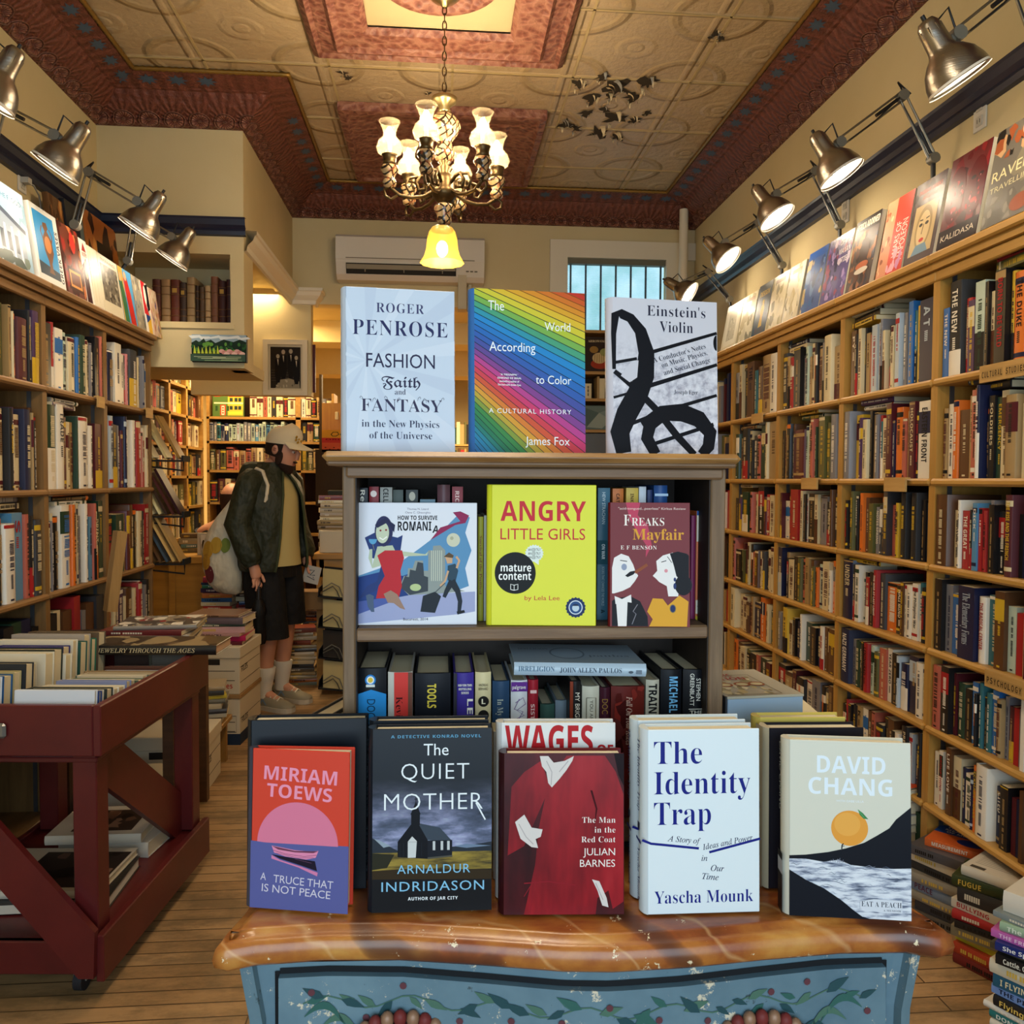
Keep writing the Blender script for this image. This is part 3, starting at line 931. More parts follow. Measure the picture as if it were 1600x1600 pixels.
for bay in range(3):
    for sh in range(4):
        z = LL[sh]; gap = (LTOP-.085 if sh == 0 else LL[sh-1]-.024) - z
        bn = ['nearest', 'middle', 'farthest'][bay]
        fill(LBK[bay][sh], LB[bay]+.024, LB[bay+1]-.024, LXF, z, gap, -1, f'{["top", "second", "third", "fourth"][sh]} shelf of left wall\'s {bn} bay',
             f'art books on the {["top", "second", "third", "fourth"][sh]} shelf of the left wall', 'art book', .72, .86, (.2, .27), kinds=('art_book', 'art_book'),
             stuff=(sh == 3 and bay < 2))
LF = random.Random(78)
def ls(codes, bay, frac, sh, dz, h=.26):
    y = LB[bay] + .03 + frac*(LB[1]-LB[0]-.06)
    flat_stack(codes, y, LXF-.012, LL[sh]+dz, -1, f'{["nearest", "middle", "farthest"][bay]} left bay\'s {["top", "second", "third"][sh]} shelf', 'art books lying on the rows of the left wall', LF, h, kinds=('art_book', 'art_book'))
ls("c1.2 s2 d2", 0, .55, 2, .33); ls("w1 k1.2 o1", 1, .45, 2, .33, .3); ls("p1 w1", 1, .35, 1, .325); 

# wooden shelf signs
SIGN = wood('pale_sign_wood', '#c09a5c', '#a67f45', 1, 2.0, .55)
def shelf_sign(y0, y1, z, xf, side, label, text=None):
    r = empty('shelf_sign', label, 'sign', (xf, (y0+y1)/2, z), group='wooden shelf signs')
    L = abs(y1-y0)/2
    b = MB(); b.box((-.016*side - .004, -L, -.045), (-.016*side + .004, L, -.002), SIGN)
    b.box((min(-.02*side, .0), -L, -.002), (max(-.02*side, 0), L, .004), SIGN)
    if text:
        a = Art(b, (0, 0, 1, 1), (-.0205*side, L*side, -.045), (0, -2*L*side, 0), (0, 0, .043), (-side, 0, 0))
        n = len(text); 
        for i, ch in enumerate(text):
            x = .05 + .9*i/n
            if ch == ' ': continue
            a.rect(x, .2, x+.9/n*.94, .8, '#a58450')
            if ch == 'I': a.rect(x+.45/n-.006, .3, x+.45/n+.006, .7, '#3a2a18')
            else: a.text(ch, x+.12/n, x+.74/n, .7, .4, '#3a2a18', 'bold')
    b.build('sign_board', r)
    return r
def rs_y(px): return at(px, 750, x=RXF-.02).y
shelf_sign(2.12, rs_y(1532), RL[0], RXF-.012, 1, 'long wooden sign lettered CULTURAL STUDIES on the nearest right bay', 'CULTURAL STUDIES')
shelf_sign(2.10, rs_y(1553), RL[3], RXF-.012, 1, 'long wooden sign lettered PSYCHOLOGY on the nearest right bay', 'PSYCHOLOGY')
shelf_sign(rs_y(1419), rs_y(1386), RL[1], RXF-.012, 1, 'small wooden sign block under the soldier book, second right bay')
shelf_sign(rs_y(1280), rs_y(1256), RL[1], RXF-.012, 1, 'small wooden sign block on the second shelf, third right bay')
shelf_sign(rs_y(1192), rs_y(1176), RL[0], RXF-.012, 1, 'small wooden sign block on the top shelf, fourth right bay')
shelf_sign(at(142, 630, x=LXF).y, at(152, 630, x=LXF).y, LL[0], LXF+.012, -1, 'small wooden sign peg under the top shelf of the middle left bay')
shelf_sign(at(220, 645, x=LXF).y, at(229, 645, x=LXF).y, LL[0], LXF+.012, -1, 'small wooden sign peg under the top shelf of the farthest left bay')
# ------------------------------------------------------------------ books standing face out
def facebook(name, w, h, t, col, label, loc, rot, box=None, art=None, spine=None, hard=True, group=None, spcol=None, rough=.33, flare=0, pages=None, right=False):
    """front cover in the plane y=0 facing -y, spine at x=-w/2; art(a) draws on the cover in the photo's pixel box"""
    root = empty(name, label, 'book', loc, rot, group)
    cm = M(col, rough, .2); sm_ = M(spcol or col, rough, .2)
    b = MB(); bt = .0028 if hard else .0006
    if flare:
        b.X = Matrix.Translation((-w/2, 0, 0)) @ Matrix.Rotation(-flare, 4, 'Z') @ Matrix.Translation((w/2, 0, 0))
    b.cbox((-w/2, 0, 0), (w/2, bt, h), cm, .0008)
    if art:
        a = Art(b, box, (-w/2, 0, 0), (w, 0, 0), (0, 0, h), (0, -1, 0), rough)
        art(a)
    b.X = Matrix.Identity(4)
    b.cbox((-w/2, t-bt, 0), (w/2, t, h), cm, .0008)
    n = 8; bl = .006 if hard else .001
    V = []
    for z in (0, h):
        for i in range(n+1):
            s_ = i/n
            V.append((-w/2 - bl*math.sin(PI*s_) - (.0015 if 0 < i < n else 0), t*(1-s_), z))
    b.add(V, [(i, i+1, i+n+2, i+n+1) for i in range(n)], sm_, True)
    V2 = [(-w/2+bt, t-bt, 0), (-w/2+bt, bt, 0), (-w/2+bt, t-bt, h), (-w/2+bt, bt, h)]
    b.add(V2, [(0, 1, 3, 2)], sm_)
    for z in (0, h):
        q = [(-w/2 - bl*math.sin(PI*i/n) - (.0015 if 0 < i < n else 0), t*(1-i/n), z) for i in range(n+1)] + [(-w/2+bt, bt, z), (-w/2+bt, t-bt, z)]
        b.add(q, [tuple(range(len(q)))], sm_)
    if spine:
        a = Art(b, (0, 0, 1, 1), (-w/2-bl-.0022, t*.9, h), (0, 0, -h), (0, -t*.8, 0), (-1, 0, 0), rough)
        spine(a)
    b.build('dust_jacket' if hard else 'cover', root)
    b = MB(); m_ = .0035 if hard else .0004
    pm = M(pages or '#d9cfb4', .8, .2)
    b.box((-w/2+.004, bt, m_), (w/2-m_-.001, t-bt, h-m_), pm)
    b.build('page_block', root)
    return root

def quad(bl, br, tl, zs, tilt):
    """place an upright face from the photo: bottom corners on height zs, top-left corner, leaning back by tilt (degrees)"""
    A, B = at(*bl, z=zs), at(*br, z=zs)
    return quadAB(A, B, tl, tilt)
def quadAB(A, B, tl, tilt):
    d = B - A; w = d.length; ang = math.atan2(d.y, d.x)
    R = Matrix.Rotation(ang, 3, 'Z') @ Matrix.Rotation(-math.radians(tilt), 3, 'X')
    n = R @ Vector((0, -1, 0)); up = R @ Vector((0, 0, 1))
    C = Vector((0, 0, CAMZ)); D = at(*tl, y=1.0) - C
    P = C + D * ((A - C).dot(n) / D.dot(n))
    h = (P - A).dot(up)
    return (A + B)/2, R.to_euler(), w, h

# covers of the books propped along the top of the wall bookcases
def blotch(a, cols, n, seed, box=None, s=(.06, .22)):
    rn = random.Random(seed); x0, y0, x1, y1 = box or a.box
    W, H = x1-x0, y1-y0
    for i in range(n):
        cx, cy = rn.uniform(x0, x1), rn.uniform(y0, y1)
        r = rn.uniform(*s)*W
        m = rn.randint(5, 9)
        pts = []
        for q in range(m):
            t_ = 2*PI*q/m
            pts.append((min(x1, max(x0, cx + r*rn.uniform(.4, 1)*math.cos(t_))), min(y1, max(y0, cy + r*rn.uniform(.5, 1.4)*math.sin(t_)))))
        a.poly(pts, rn.choice(cols))
U = (0, 0, 100, 140)
def art_raven(a):
    blotch(a, ['#6b665c', '#5a564e', '#77705f'], 14, 1)
    blotch(a, ['#8c4a2a', '#3b2a22', '#b08c66', '#1f1c1a'], 16, 2, (0, 0, 100, 46), (.06, .16))
    a.circ(62, 14, 9, '#d8cbb4', 12); a.circ(62, 12, 3, '#26201c')
    a.text('RAVENS', 6, 96, 76, 15, '#d9cfa0', 'sans', rot=2)
    a.text('TRAVELLING', 6, 92, 92, 8, '#cfc69e', 'sans', rot=2)
    blotch(a, ['#8a857a'], 6, 3, (0, 98, 60, 138))
    a.circ(74, 122, 20, '#8c4a30', 12)
def art_faces(a):
    blotch(a, ['#5a1418', '#7c2024', '#3a0c10', '#6e1a20'], 40, 4)
    for cx in (26, 76):
        a.circ(cx, 62, 24, '#541216', 44); a.circ(cx-8, 48, 6, '#220608', 3); a.circ(cx+10, 48, 6, '#220608', 3); a.line([(cx+2, 52), (cx+5, 68)], 3, '#2c080b'); a.circ(cx+1, 84, 8, '#9c2a2e', 4)
    blotch(a, ['#c8727a', '#a83c42'], 26, 5, (18, 40, 90, 110), (.02, .05))
    a.rect(0, 112, 100, 140, '#1d0a0c'); a.text('KALIDASA', 8, 92, 130, 9, '#d9c9b4', 'sans')
def art_icon(a):
    blotch(a, ['#3c2420', '#4c2e26', '#2e1c1a'], 20, 6)
    a.text('INDIAN MASKS', 14, 90, 22, 7, '#a83a2a', 'bold'); a.text('of Carnival', 30, 76, 33, 7, '#a83a2a', 'sans')
    a.rect(12, 42, 88, 128, '#c2a878')
    a.circ(50, 84, 27, '#9c8458', 38); a.circ(50, 86, 21, '#d2b98a', 31)
    for s_ in (-1, 1): a.circ(50+s_*10, 78, 6, '#2c211a', 3); a.line([(50+s_*5, 70), (50+s_*16, 69)], 2.2, '#2c211a')
    a.line([(50, 78), (47, 95)], 2.4, '#4c3626'); a.circ(50, 105, 8, '#b8382c', 3.5)
    a.poly([(22, 128), (34, 112), (66, 112), (78, 128)], '#6f8ca0')
def art_napoleon(a):
    a.rect(0, 0, 40, 140, '#c98a6a'); blotch(a, ['#b4492c', '#d8b48c', '#8a4a30'], 16, 7, (2, 2, 38, 138))
    a.text('WARS OF', 52, 126, 66, 16, '#efe4da', 'sans', rot=90) if 0 else a.text('WARS OF', 70, 134, 112, 18, '#efdcd2', 'sans', rot=90)
    a.text('NAPOLEON', 94, 168, 122, 20, '#efdcd2', 'sans', rot=90)
    blotch(a, ['#e9a8b4', '#c98ab0'], 10, 8, (34, 96, 98, 138))
def art_africa(a):
    a.rect(0, 0, 100, 26, '#241c18'); a.text('AFRICA ADORNED', 4, 96, 20, 13, '#e6dcc8', 'bold')
    blotch(a, ['#5a3a2a', '#8a5a3c', '#2c1d16', '#a8764c', '#3c3a44'], 46, 9, (0, 26, 100, 140), (.06, .16))
    a.circ(55, 70, 20, '#3a241a', 27); a.circ(55, 96, 26, '#a65c3a', 8); a.circ(55, 106, 28, '#c9c0b2', 6)
def art_purple(a):
    blotch(a, ['#4a3a7c', '#7a62a8', '#2c2450', '#a890c8', '#8c3a5c', '#d8c8e0'], 60, 10, None, (.04, .13))
    for i, w_ in enumerate(('OF THE', 'MAYAN', 'CITIES')): a.text(w_, 50, 96, 24+20*i, 12, '#e8e2ee', 'bold')
def art_blue(a):
    a.rect(0, 0, 100, 18, '#24509c'); blotch(a, ['#3a5e9c', '#6a86b4', '#2a3c6c', '#b8a478'], 30, 11, (0, 18, 100, 140))
def art_mapish(a, seed=12): blotch(a, ['#c9bfa0', '#b4a67e', '#dcd3b8', '#8c8468', '#a09468'], 26, seed); a.rect(20, 12, 80, 22, '#8a6a44')
def art_blackgold(a):
    a.text('DESIGN', 16, 84, 34, 14, '#c9a23a', 'bold')
    a.poly([(42, 60), (56, 54), (64, 70), (60, 96), (66, 120), (40, 122), (44, 92), (36, 78)], '#d0ac3c'); a.circ(50, 52, 7, '#d0ac3c')
    blotch(a, ['#5a3a30', '#4a4438'], 8, 13, (10, 122, 90, 138))
def art_frame(a): a.rect(12, 8, 88, 132, '#d8d0b8'); a.rect(26, 20, 74, 116, '#b4ab90'); blotch(a, ['#c9c1a8', '#8f8870'], 14, 14, (28, 22, 72, 114))
def art_house(a):
    blotch(a, ['#a9c2d4', '#c3d6e2', '#8fb0c8'], 16, 15, (0, 0, 100, 70)); a.text('AFTER THE FLOOD', 16, 92, 26, 8, '#3f5c78', 'sans')
    a.poly([(10, 140), (10, 70), (40, 48), (80, 60), (90, 72), (90, 140)], '#8f9db0'); a.poly([(4, 72), (40, 42), (94, 66), (94, 74), (40, 52)], '#4c5668')
    for i in range(5): a.rect(16+15*i, 72, 20+15*i, 140, '#dfe6ee')
    for i in range(4): a.rect(22+15*i, 84, 29+15*i, 116, '#384456')
    blotch(a, ['#3c4a44', '#6a786e'], 10, 16, (0, 118, 100, 140))
def art_vase(a):
    a.rect(8, 10, 84, 128, '#2f86bf'); a.poly([(8, 128), (84, 128), (84, 112), (8, 104)], '#23303c')
    a.poly([(42, 26), (56, 24), (60, 34), (54, 40), (68, 54), (70, 78), (58, 100), (58, 112), (64, 120), (42, 120), (47, 110), (46, 98), (36, 80), (34, 58), (46, 42), (40, 34)], '#6a4426')
    a.circ(52, 66, 12, '#b8743a', 16); a.line([(36, 34), (30, 46), (36, 58)], 3, '#6a4426'); a.line([(64, 34), (72, 46), (68, 58)], 3, '#6a4426')
    a.text('GREEK VASES', 96, 196, 130, 11, '#22262c', 'bold', rot=90)
def art_redbrown(a):
    blotch(a, ['#5a2a1c', '#7c3424', '#3a1a14', '#8c2c24', '#a8643c'], 50, 17, None, (.05, .15)); a.rect(14, 84, 86, 130, '#3c2014'); a.rect(20, 90, 80, 124, '#c08440'); a.rect(26, 95, 74, 119, '#5a2c18')
    a.circ(60, 30, 14, '#a83028', 22)
def art_zen(a):
    a.poly([(20, 26), (50, 6), (80, 26)], '#8c2420'); a.text('MODERN', 18, 84, 38, 9, '#6a1f1c', 'bold'); a.poly([(0, 60), (60, 40), (70, 140), (0, 140)], '#3a1c1c'); a.circ(44, 66, 16, '#c9a48c', 22)
def art_pale(a): a.text('SCULPTURE', 96, 190, 116, 10, '#8c846c', 'sans', rot=90) if 0 else None; a.rect(12, 12, 30, 130, '#cfc6ac'); a.line([(60, 10), (54, 130)], 2, '#b0a788')
def art_engrave(a):
    a.rect(8, 22, 92, 112, '#6a6254'); blotch(a, ['#4a4438', '#8a8270', '#a29a86', '#3a342c'], 50, 18, (8, 22, 92, 112), (.03, .1)); a.text('ENGRAVINGS', 14, 86, 16, 7, '#6a6048', 'sans')
def art_figures(a):
    a.rect(0, 0, 34, 140, '#c89a34'); a.rect(34, 0, 100, 140, '#4a86b0'); a.poly([(36, 24), (62, 20), (78, 60), (92, 140), (52, 140), (40, 70)], '#b02c24'); a.circ(50, 18, 10, '#c9a07a', 12)
    a.poly([(0, 40), (22, 30), (34, 80), (38, 140), (8, 140)], '#3a6a44'); a.circ(14, 26, 9, '#c9a07a', 12)
def art_greyfigs(a): blotch(a, ['#8a8272', '#a89c84', '#5c564a', '#c0b49a', '#6a7480'], 40, 19, None, (.06, .16))
def art_rbw(a):
    a.poly([(0, 0), (60, 0), (40, 60), (70, 90), (0, 90)], '#b8242a'); a.poly([(40, 10), (100, 0), (100, 70), (60, 80)], '#16161a'); a.circ(46, 36, 18, '#e6e0d4', 26); a.rect(20, 90, 80, 112, '#1f3a78'); a.poly([(30, 112), (90, 96), (84, 140), (30, 140)], '#d8a82c')
def art_small(a): blotch(a, ['#c9a890', '#a85a44', '#d8cdb4', '#6a5a7a', '#b89a5c'], 40, 20, None, (.06, .14))

TR = 10.0
def topbook(xl, xr, h, col, art, label, t=.02, side=1, dx=0, tilt=TR, hard=False, yb=300, spcol=None, xplane=None):
    X = xplane if xplane is not None else ((RXF - .02 + dx) if side > 0 else (LXF + .02 - dx))
    A, B = at(xl, yb, x=X), at(xr, yb, x=X)
    zt = (RTOP if side > 0 else LTOP)
    A.z = B.z = zt + t*math.sin(math.radians(tilt)) + .0008
    d = B - A; ang = math.atan2(d.y, d.x)
    R = Matrix.Rotation(ang, 3, 'Z') @ Matrix.Rotation(-math.radians(tilt), 3, 'X')
    facebook('art_book' if side < 0 else 'illustrated_book', d.length, h, t, col, label, (A+B)/2, R.to_euler(), U, art, None, hard, 'books propped on top of the bookcases', spcol)
topbook(1533, 1612, .29, '#5f5a52', art_raven, 'tall grey book lettered RAVENS TRAVELLING leaning on top of right bookcase', .03)
topbook(1465, 1526, .29, '#5a1418', art_faces, 'dark red glossy book with two shadowy faces on top of right bookcase', .03)
topbook(1413, 1459, .28, '#3c2420', art_icon, 'dark brown book with a drawn bearded face on top of right bookcase', .02)
topbook(1370, 1410, .28, '#c23a28', art_napoleon, 'bright red book lettered WARS OF NAPOLEON on top of right bookcase', .02)
topbook(1347, 1368, .27, '#b87a34', art_mapish, 'ochre patterned book peeping out behind the bright red book', .018, dx=.04)
topbook(1323, 1360, .28, '#3a2a22', art_africa, 'dark photo book lettered AFRICA ADORNED on top of right bookcase', .02)
topbook(1283, 1320, .27, '#4a3a7c', art_purple, 'purple speckled book about Mayan cities on top of right bookcase', .02)
topbook(1252, 1281, .27, '#2c4a8c', art_blue, 'blue glossy book leaning beside the purple speckled book', .02)
topbook(1224, 1248, .26, '#c9c2ac', lambda a: art_mapish(a, 21), 'pale green-grey book leaning between blue and cream books', .02)
topbook(1199, 1223, .26, '#d0c4a0', lambda a: art_mapish(a, 22), 'cream book with faded print beside the black and gold book', .02)
topbook(1177, 1198, .26, '#1c1a18', art_blackgold, 'black book with a golden figure leaning on top of right bookcase', .02)
topbook(1154, 1176, .25, '#d8cfae', lambda a: art_mapish(a, 23), 'cream book with a bright lamp glare next to the black and gold book', .02)
topbook(1129, 1153, .25, '#cbbf9c', art_frame, 'framed pale picture book at the far end of the right bookcase top', .02)
TL = 8.0
topbook(-22, 54, .285, '#8fb0c8', art_house, 'pale blue book with a white porched house on top of left bookcase', .02, -1, tilt=TL, yb=420)
topbook(63, 104, .285, '#cfd0cc', art_vase, 'book with an ancient vase on blue leaning on top of left bookcase', .022, -1, tilt=TL, yb=440)
topbook(108, 137, .285, '#5a2a1c', art_redbrown, 'dark reddish brown glossy book beside the blue vase book', .02, -1, tilt=TL, yb=470)
topbook(138, 149, .27, '#d8d0c4', art_zen, 'white book with a dark red triangle on top of left bookcase', .02, -1, tilt=TL, yb=470)
topbook(150, 164, .26, '#d4ccb4', art_pale, 'thick plain cream book on top of left bookcase', .03, -1, tilt=TL, yb=470)
topbook(165, 195, .26, '#d2c9ae', art_engrave, 'cream book with a grey engraving on top of left bookcase', .02, -1, tilt=TL, yb=490)
topbook(196, 216, .26, '#4a86b0', art_figures, 'book with painted red and yellow robed figures on top of left bookcase', .02, -1, tilt=TL, yb=510)
topbook(217, 230, .26, '#8a8272', art_greyfigs, 'grey-brown book beside the painted robed figures', .02, -1, tilt=TL, yb=520)
topbook(231, 241, .26, '#d8d0c4', art_rbw, 'red, black and white poster-like book on top of left bookcase', .02, -1, tilt=TL, yb=530)
topbook(242, 254, .25, '#c9a890', art_small, 'pinkish patterned book at the far end of the left bookcase top', .02, -1, tilt=TL, yb=530)
def art_orn(a): blotch(a, ['#b0703a', '#5a3a24', '#c99a5c', '#3a2a1e'], 40, 24, None, (.05, .14))
topbook(96, 126, .54, '#6a4a2c', art_orn, 'large ornate brown book leaning on the wall behind the front row', .025, -1, tilt=6, yb=420, xplane=-1.70)
topbook(122, 156, .56, '#23252c', lambda a: (a.poly([(55, 0), (75, 0), (100, 140), (70, 140)], '#5c6a6a'), a.poly([(0, 60), (40, 50), (50, 140), (0, 140)], '#1a1c22')), 'large black book with a grey stripe leaning on the wall, left', .025, -1, tilt=6, yb=440, xplane=-1.69)
topbook(152, 199, .58, '#a8642c', lambda a: (blotch(a, ['#3a2418', '#c98a44', '#7c4420'], 30, 25), a.rect(30, 30, 80, 60, '#2a1c14')), 'large orange and brown book leaning on the wall by the alcove', .025, -1, tilt=6, yb=460, xplane=-1.68)

# old leather books in the alcove niche
zc = nz0 + .001
OLD = [('#4c2418', 13, 66), ('#8a6c48', 14, 66), ('#5c2a1a', 14, 66), ('#33241c', 10, 62), ('#8c7450', 13, 70), ('#2a1c14', 6, 58), ('#4a3826', 8, 56), ('#a08660', 9, 58), ('#6a4430', 11, 72), ('#3c1a14', 12, 66), ('#3a1c1a', 9, 68)]
x = at(231, 500, y=YA).x
k_ = (at(358, 500, y=YA).x - x)/sum(w for _, w, _ in OLD)
for i, (c_, w_, hp) in enumerate(OLD):
    wd_ = w_*k_; h_ = hp*4.7/F
    r_ = empty('leather_book', f'old {"pale" if i in (1, 4, 7) else "dark"} brown leather-bound book, {NTH[i]} from left in the alcove niche', 'book', (x+wd_/2, YA+.075, zc), group='old leather books in the niche')
    b = MB(); lm = M(c_, .55, .3); nn = 8
    V = [(wd_*.48*math.cos(PI+PI*q/nn), -.012*math.sin(PI*q/nn), z) for z in (0, h_) for q in range(nn+1)]
    b.add(V, [(q, q+1, q+nn+2, q+nn+1) for q in range(nn)], lm, True)
    b.box((-wd_*.48, 0, 0), (-wd_*.40, .17, h_), lm); b.box((wd_*.40, 0, 0), (wd_*.48, .17, h_), lm); b.box((-wd_*.42, 0, 0), (wd_*.42, .01, h_), lm)
    for zz in (.18, .34, .66, .84):
        b.tube([(wd_*.48*math.cos(PI+PI*q/nn)*1.02, -.0125*math.sin(PI*q/nn)-.0005, h_*zz) for q in range(nn+1)], .0022, M('#6a4a28', .5), 5)
    if i in (2, 3, 9): b.box((-wd_*.25, -.0142, h_*.7), (wd_*.25, -.013, h_*.8), M('#a8843c', .4))
    b.build('cover', r_)
    b = MB(); b.box((-wd_*.4, .01, .004), (wd_*.4, .165, h_-.004), PAGES); b.build('page_block', r_)
    x += wd_

# painting on the alcove box
A_, B_ = at(300, 565, y=YA-.03), at(385, 524, y=YA-.03)
r_ = empty('landscape_painting', 'small unframed landscape painting with dark green trees and pink rocks', 'painting', (A_.x, YA-.002, A_.z))
W_, H_ = B_.x-A_.x, B_.z-A_.z
b = MB(); b.box((0, -.03, 0), (W_, 0, H_), M('#15171a', .6))
a = Art(b, (0, 0, 170, 84), (0, -.03, 0), (W_, 0, 0), (0, 0, H_), (0, -1, 0), .5, .0004)
a.rect(0, 0, 170, 30, '#8fa6b4')
for i in range(6): a.poly([(i*30-10, 4+3*(i%3)), (i*30+25, 2+4*(i%2)), (i*30+34, 9+3*(i%2)), (i*30, 13+3*(i%2))], '#d3dbdc')
a.poly([(0, 26), (14, 18), (24, 24), (38, 12), (44, 22), (60, 16), (74, 26), (100, 15), (130, 22), (150, 14), (170, 22), (170, 58), (0, 58)], '#1d2f24')
rn = random.Random(3)
for i in range(34): a.circ(rn.uniform(2, 168), rn.uniform(28, 52), rn.uniform(4, 8), rn.choice(['#2c5a30', '#3f7238', '#1f3d26', '#5a8c3c']), 6, n=10)
for i in range(7): a.poly([(8+i*12, 60), (11+i*12, 34+3*(i%3)), (17+i*12, 60)], '#a8b83c')
for i in range(9): a.circ(96+i*8, 52+4*(i%3), 9, ['#c79a96', '#b8807c', '#d4b0a8'][i%3], 6, n=12)
a.rect(0, 62, 170, 84, '#3a5244')
for i in range(9): a.line([(rn.uniform(0, 100), 66+2*i), (rn.uniform(100, 170), 66+2*i)], 1.4, rn.choice(['#8fa67c', '#1c2820', '#a8b494']))
b.build('canvas', r_)
# framed photograph on the pier
A_, B_ = at(411, 617, y=YB-.13), at(480, 531, y=YB-.13)
r_ = empty('framed_photograph', 'white-framed old black and white photograph of a seated musical group', 'picture', (A_.x, YB-.10, A_.z))
W_, H_ = B_.x-A_.x, B_.z-A_.z
FRM = M('#d6ccb2', .45); b = MB(); fw = .035
b.box((0, -.03, 0), (W_, 0, fw), FRM); b.box((0, -.03, H_-fw), (W_, 0, H_), FRM); b.box((0, -.03, fw), (fw, 0, H_-fw), FRM); b.box((W_-fw, -.03, fw), (W_, 0, H_-fw), FRM)
b.build('frame', r_)
b = MB(); b.box((fw, -.012, fw), (W_-fw, -.002, H_-fw), M('#c9bea2', .6))
a = Art(b, (0, 0, 100, 125), (fw, -.012, fw), (W_-2*fw, 0, 0), (0, 0, H_-2*fw), (0, -1, 0), .4, .0006)
a.rect(6, 6, 94, 119, '#2b241d')
for i in range(5): a.line([(8, 70+7*i), (92, 68+7*i)], 1.5, '#4a4036')
a.poly([(20, 119), (32, 96), (60, 92), (90, 100), (92, 119)], '#8f8672')
for cx, cy, s_ in ((28, 50, 1), (44, 40, 1.1), (66, 38, 1.1), (82, 54, 1)):
    a.circ(cx, cy-18*s_, 5*s_, '#a89c86', 6*s_, n=12); a.poly([(cx-9*s_, cy+30), (cx-8*s_, cy-10*s_), (cx+8*s_, cy-10*s_), (cx+10*s_, cy+30), (cx+5, cy+54), (cx-5, cy+54)], '#16120f'); a.poly([(cx-2, cy-10), (cx+2, cy-10), (cx+1, cy+8)], '#b8ae9a')
blotch(a, ['#b4aa94', '#6a6252'], 12, 8, (20, 96, 90, 118), (.02, .06))
b.build('print', r_)
b = MB(); b.box((0, -.02, 0), (.02, 0, .34), M('#4a1a1c', .5)); tag(b.build('picture_frame_edge', loc=(px1+.005, YB-.06, at(488, 615, y=YB).z)), 'narrow dark red picture edge beside the framed photograph', 'picture')
# ------------------------------------------------------------------ the painted dresser in the middle
ZD = .84
t = NT('faux_marbled_wood_top')
co = t.coord()
n1 = t.noise(t.scale(co, (3, 9, 3)), 2.2, 6, .62)
c = t.ramp(n1, [(.25, '#4c2814'), (.42, '#854420'), (.56, '#a86a2e'), (.72, '#bf8f48')])
wv = t.n('ShaderNodeTexWave', {'Vector': t.scale(co, (1, .55, 1)), 'Scale': 2.3, 'Distortion': 5.0, 'Detail': 3.0, 'Detail Scale': 1.6}, bands_direction='DIAGONAL').outputs[1]
c = t.mix(t.ramp(wv, [(.0, .85), (.05, .5), (.09, 0.0)]), c, '#4c2a20')
c = t.mix(t.ramp(wv, [(.62, 0.0), (.68, .35), (.74, 0.0)]), c, '#d8b27c')
ch = t.ramp(t.noise(co, 30, 5, .75), [(.635, 0.0), (.65, 1.0)])
c = t.mix(ch, c, '#d8c7a4')
c = t.mix(t.ramp(t.noise(t.scale(co, (1, 8, 1)), 16, 5, .75), [(.69, 0.0), (.705, 1.0)]), c, '#3a1e12')
t.bump(ch, .0006, -1)
TOPM = t.base(c, .3, .5)
t = NT('chipped_blue_paint')
co = t.coord()
c = t.ramp(t.noise(co, 5, 5, .65), [(.3, '#4a6676'), (.7, '#66828f')])
ch = t.ramp(t.noise(co, 17, 7, .78), [(.60, 0.0), (.625, 1.0)])
c = t.mix(ch, c, '#c9bfa8')
c = t.mix(t.ramp(t.noise(co, 26, 6, .75), [(.645, 0.0), (.67, .9)]), c, '#3a4a50')
t.bump(ch, .0006, -1)
BLUEM = t.base(c, .5, .35)
fe = [(331,1496),(352,1499),(400,1490),(500,1483),(620,1482),(750,1490),(880,1500),(960,1501),(1080,1494),(1200,1482),(1320,1472),(1420,1471),(1470,1480),(1492,1474)]
fpts = [at(px, py, z=ZD-.02) for px, py in fe]
out = [(p.x, p.y) for p in fpts]
YDB = 1.475
xl_, xr_ = fpts[0].x, fpts[-1].x
out += [(xr_-.004, fpts[-1].y+.03), (xr_-.018, fpts[-1].y+.09), (xr_-.02, fpts[-1].y+.2), (xr_-.012, YDB)]
out += [(xl_+.012, YDB), (xl_+.02, fpts[0].y+.2), (xl_+.018, fpts[0].y+.09), (xl_+.004, fpts[0].y+.03)]
def inset(poly, d):
    n = len(poly); R = []
    for i in range(n):
        a, p, c_ = Vector(poly[i-1]), Vector(poly[i]), Vector(poly[(i+1) % n])
        t1, t2 = (p-a).normalized(), (c_-p).normalized()
        nn = Vector((-t1.y-t2.y, t1.x+t2.x)); nn = nn.normalized()
        s_ = max(.5, nn.dot(Vector((-t1.y, t1.x))))
        R.append(p + nn*d/s_)
    return R
dres = empty('painted_dresser', 'blue painted dresser with bowed orange marbled wooden top, chipped edges', 'dresser', (.17, 1.2, 0))
OFF = Matrix.Translation((-.17, -1.2, 0))
b = MB(); b.X = OFF
rings = []
for d, z in [(.045, ZD-.042), (.012, ZD-.042), (.002, ZD-.034), (0, ZD-.024), (.003, ZD-.012), (.009, ZD-.006), (.018, ZD-.007), (.021, ZD-.001), (.026, ZD)]:
    rings.append([(p.x, p.y, z) for p in inset(out, d)])
b.loft(rings, TOPM, True, False)
from mathutils.geometry import tessellate_polygon
tp = [Vector(p) for p in rings[-1]]
b.add(tp, [tuple(q) for q in tessellate_polygon([tp])], TOPM)
b.build('dresser_top', dres)
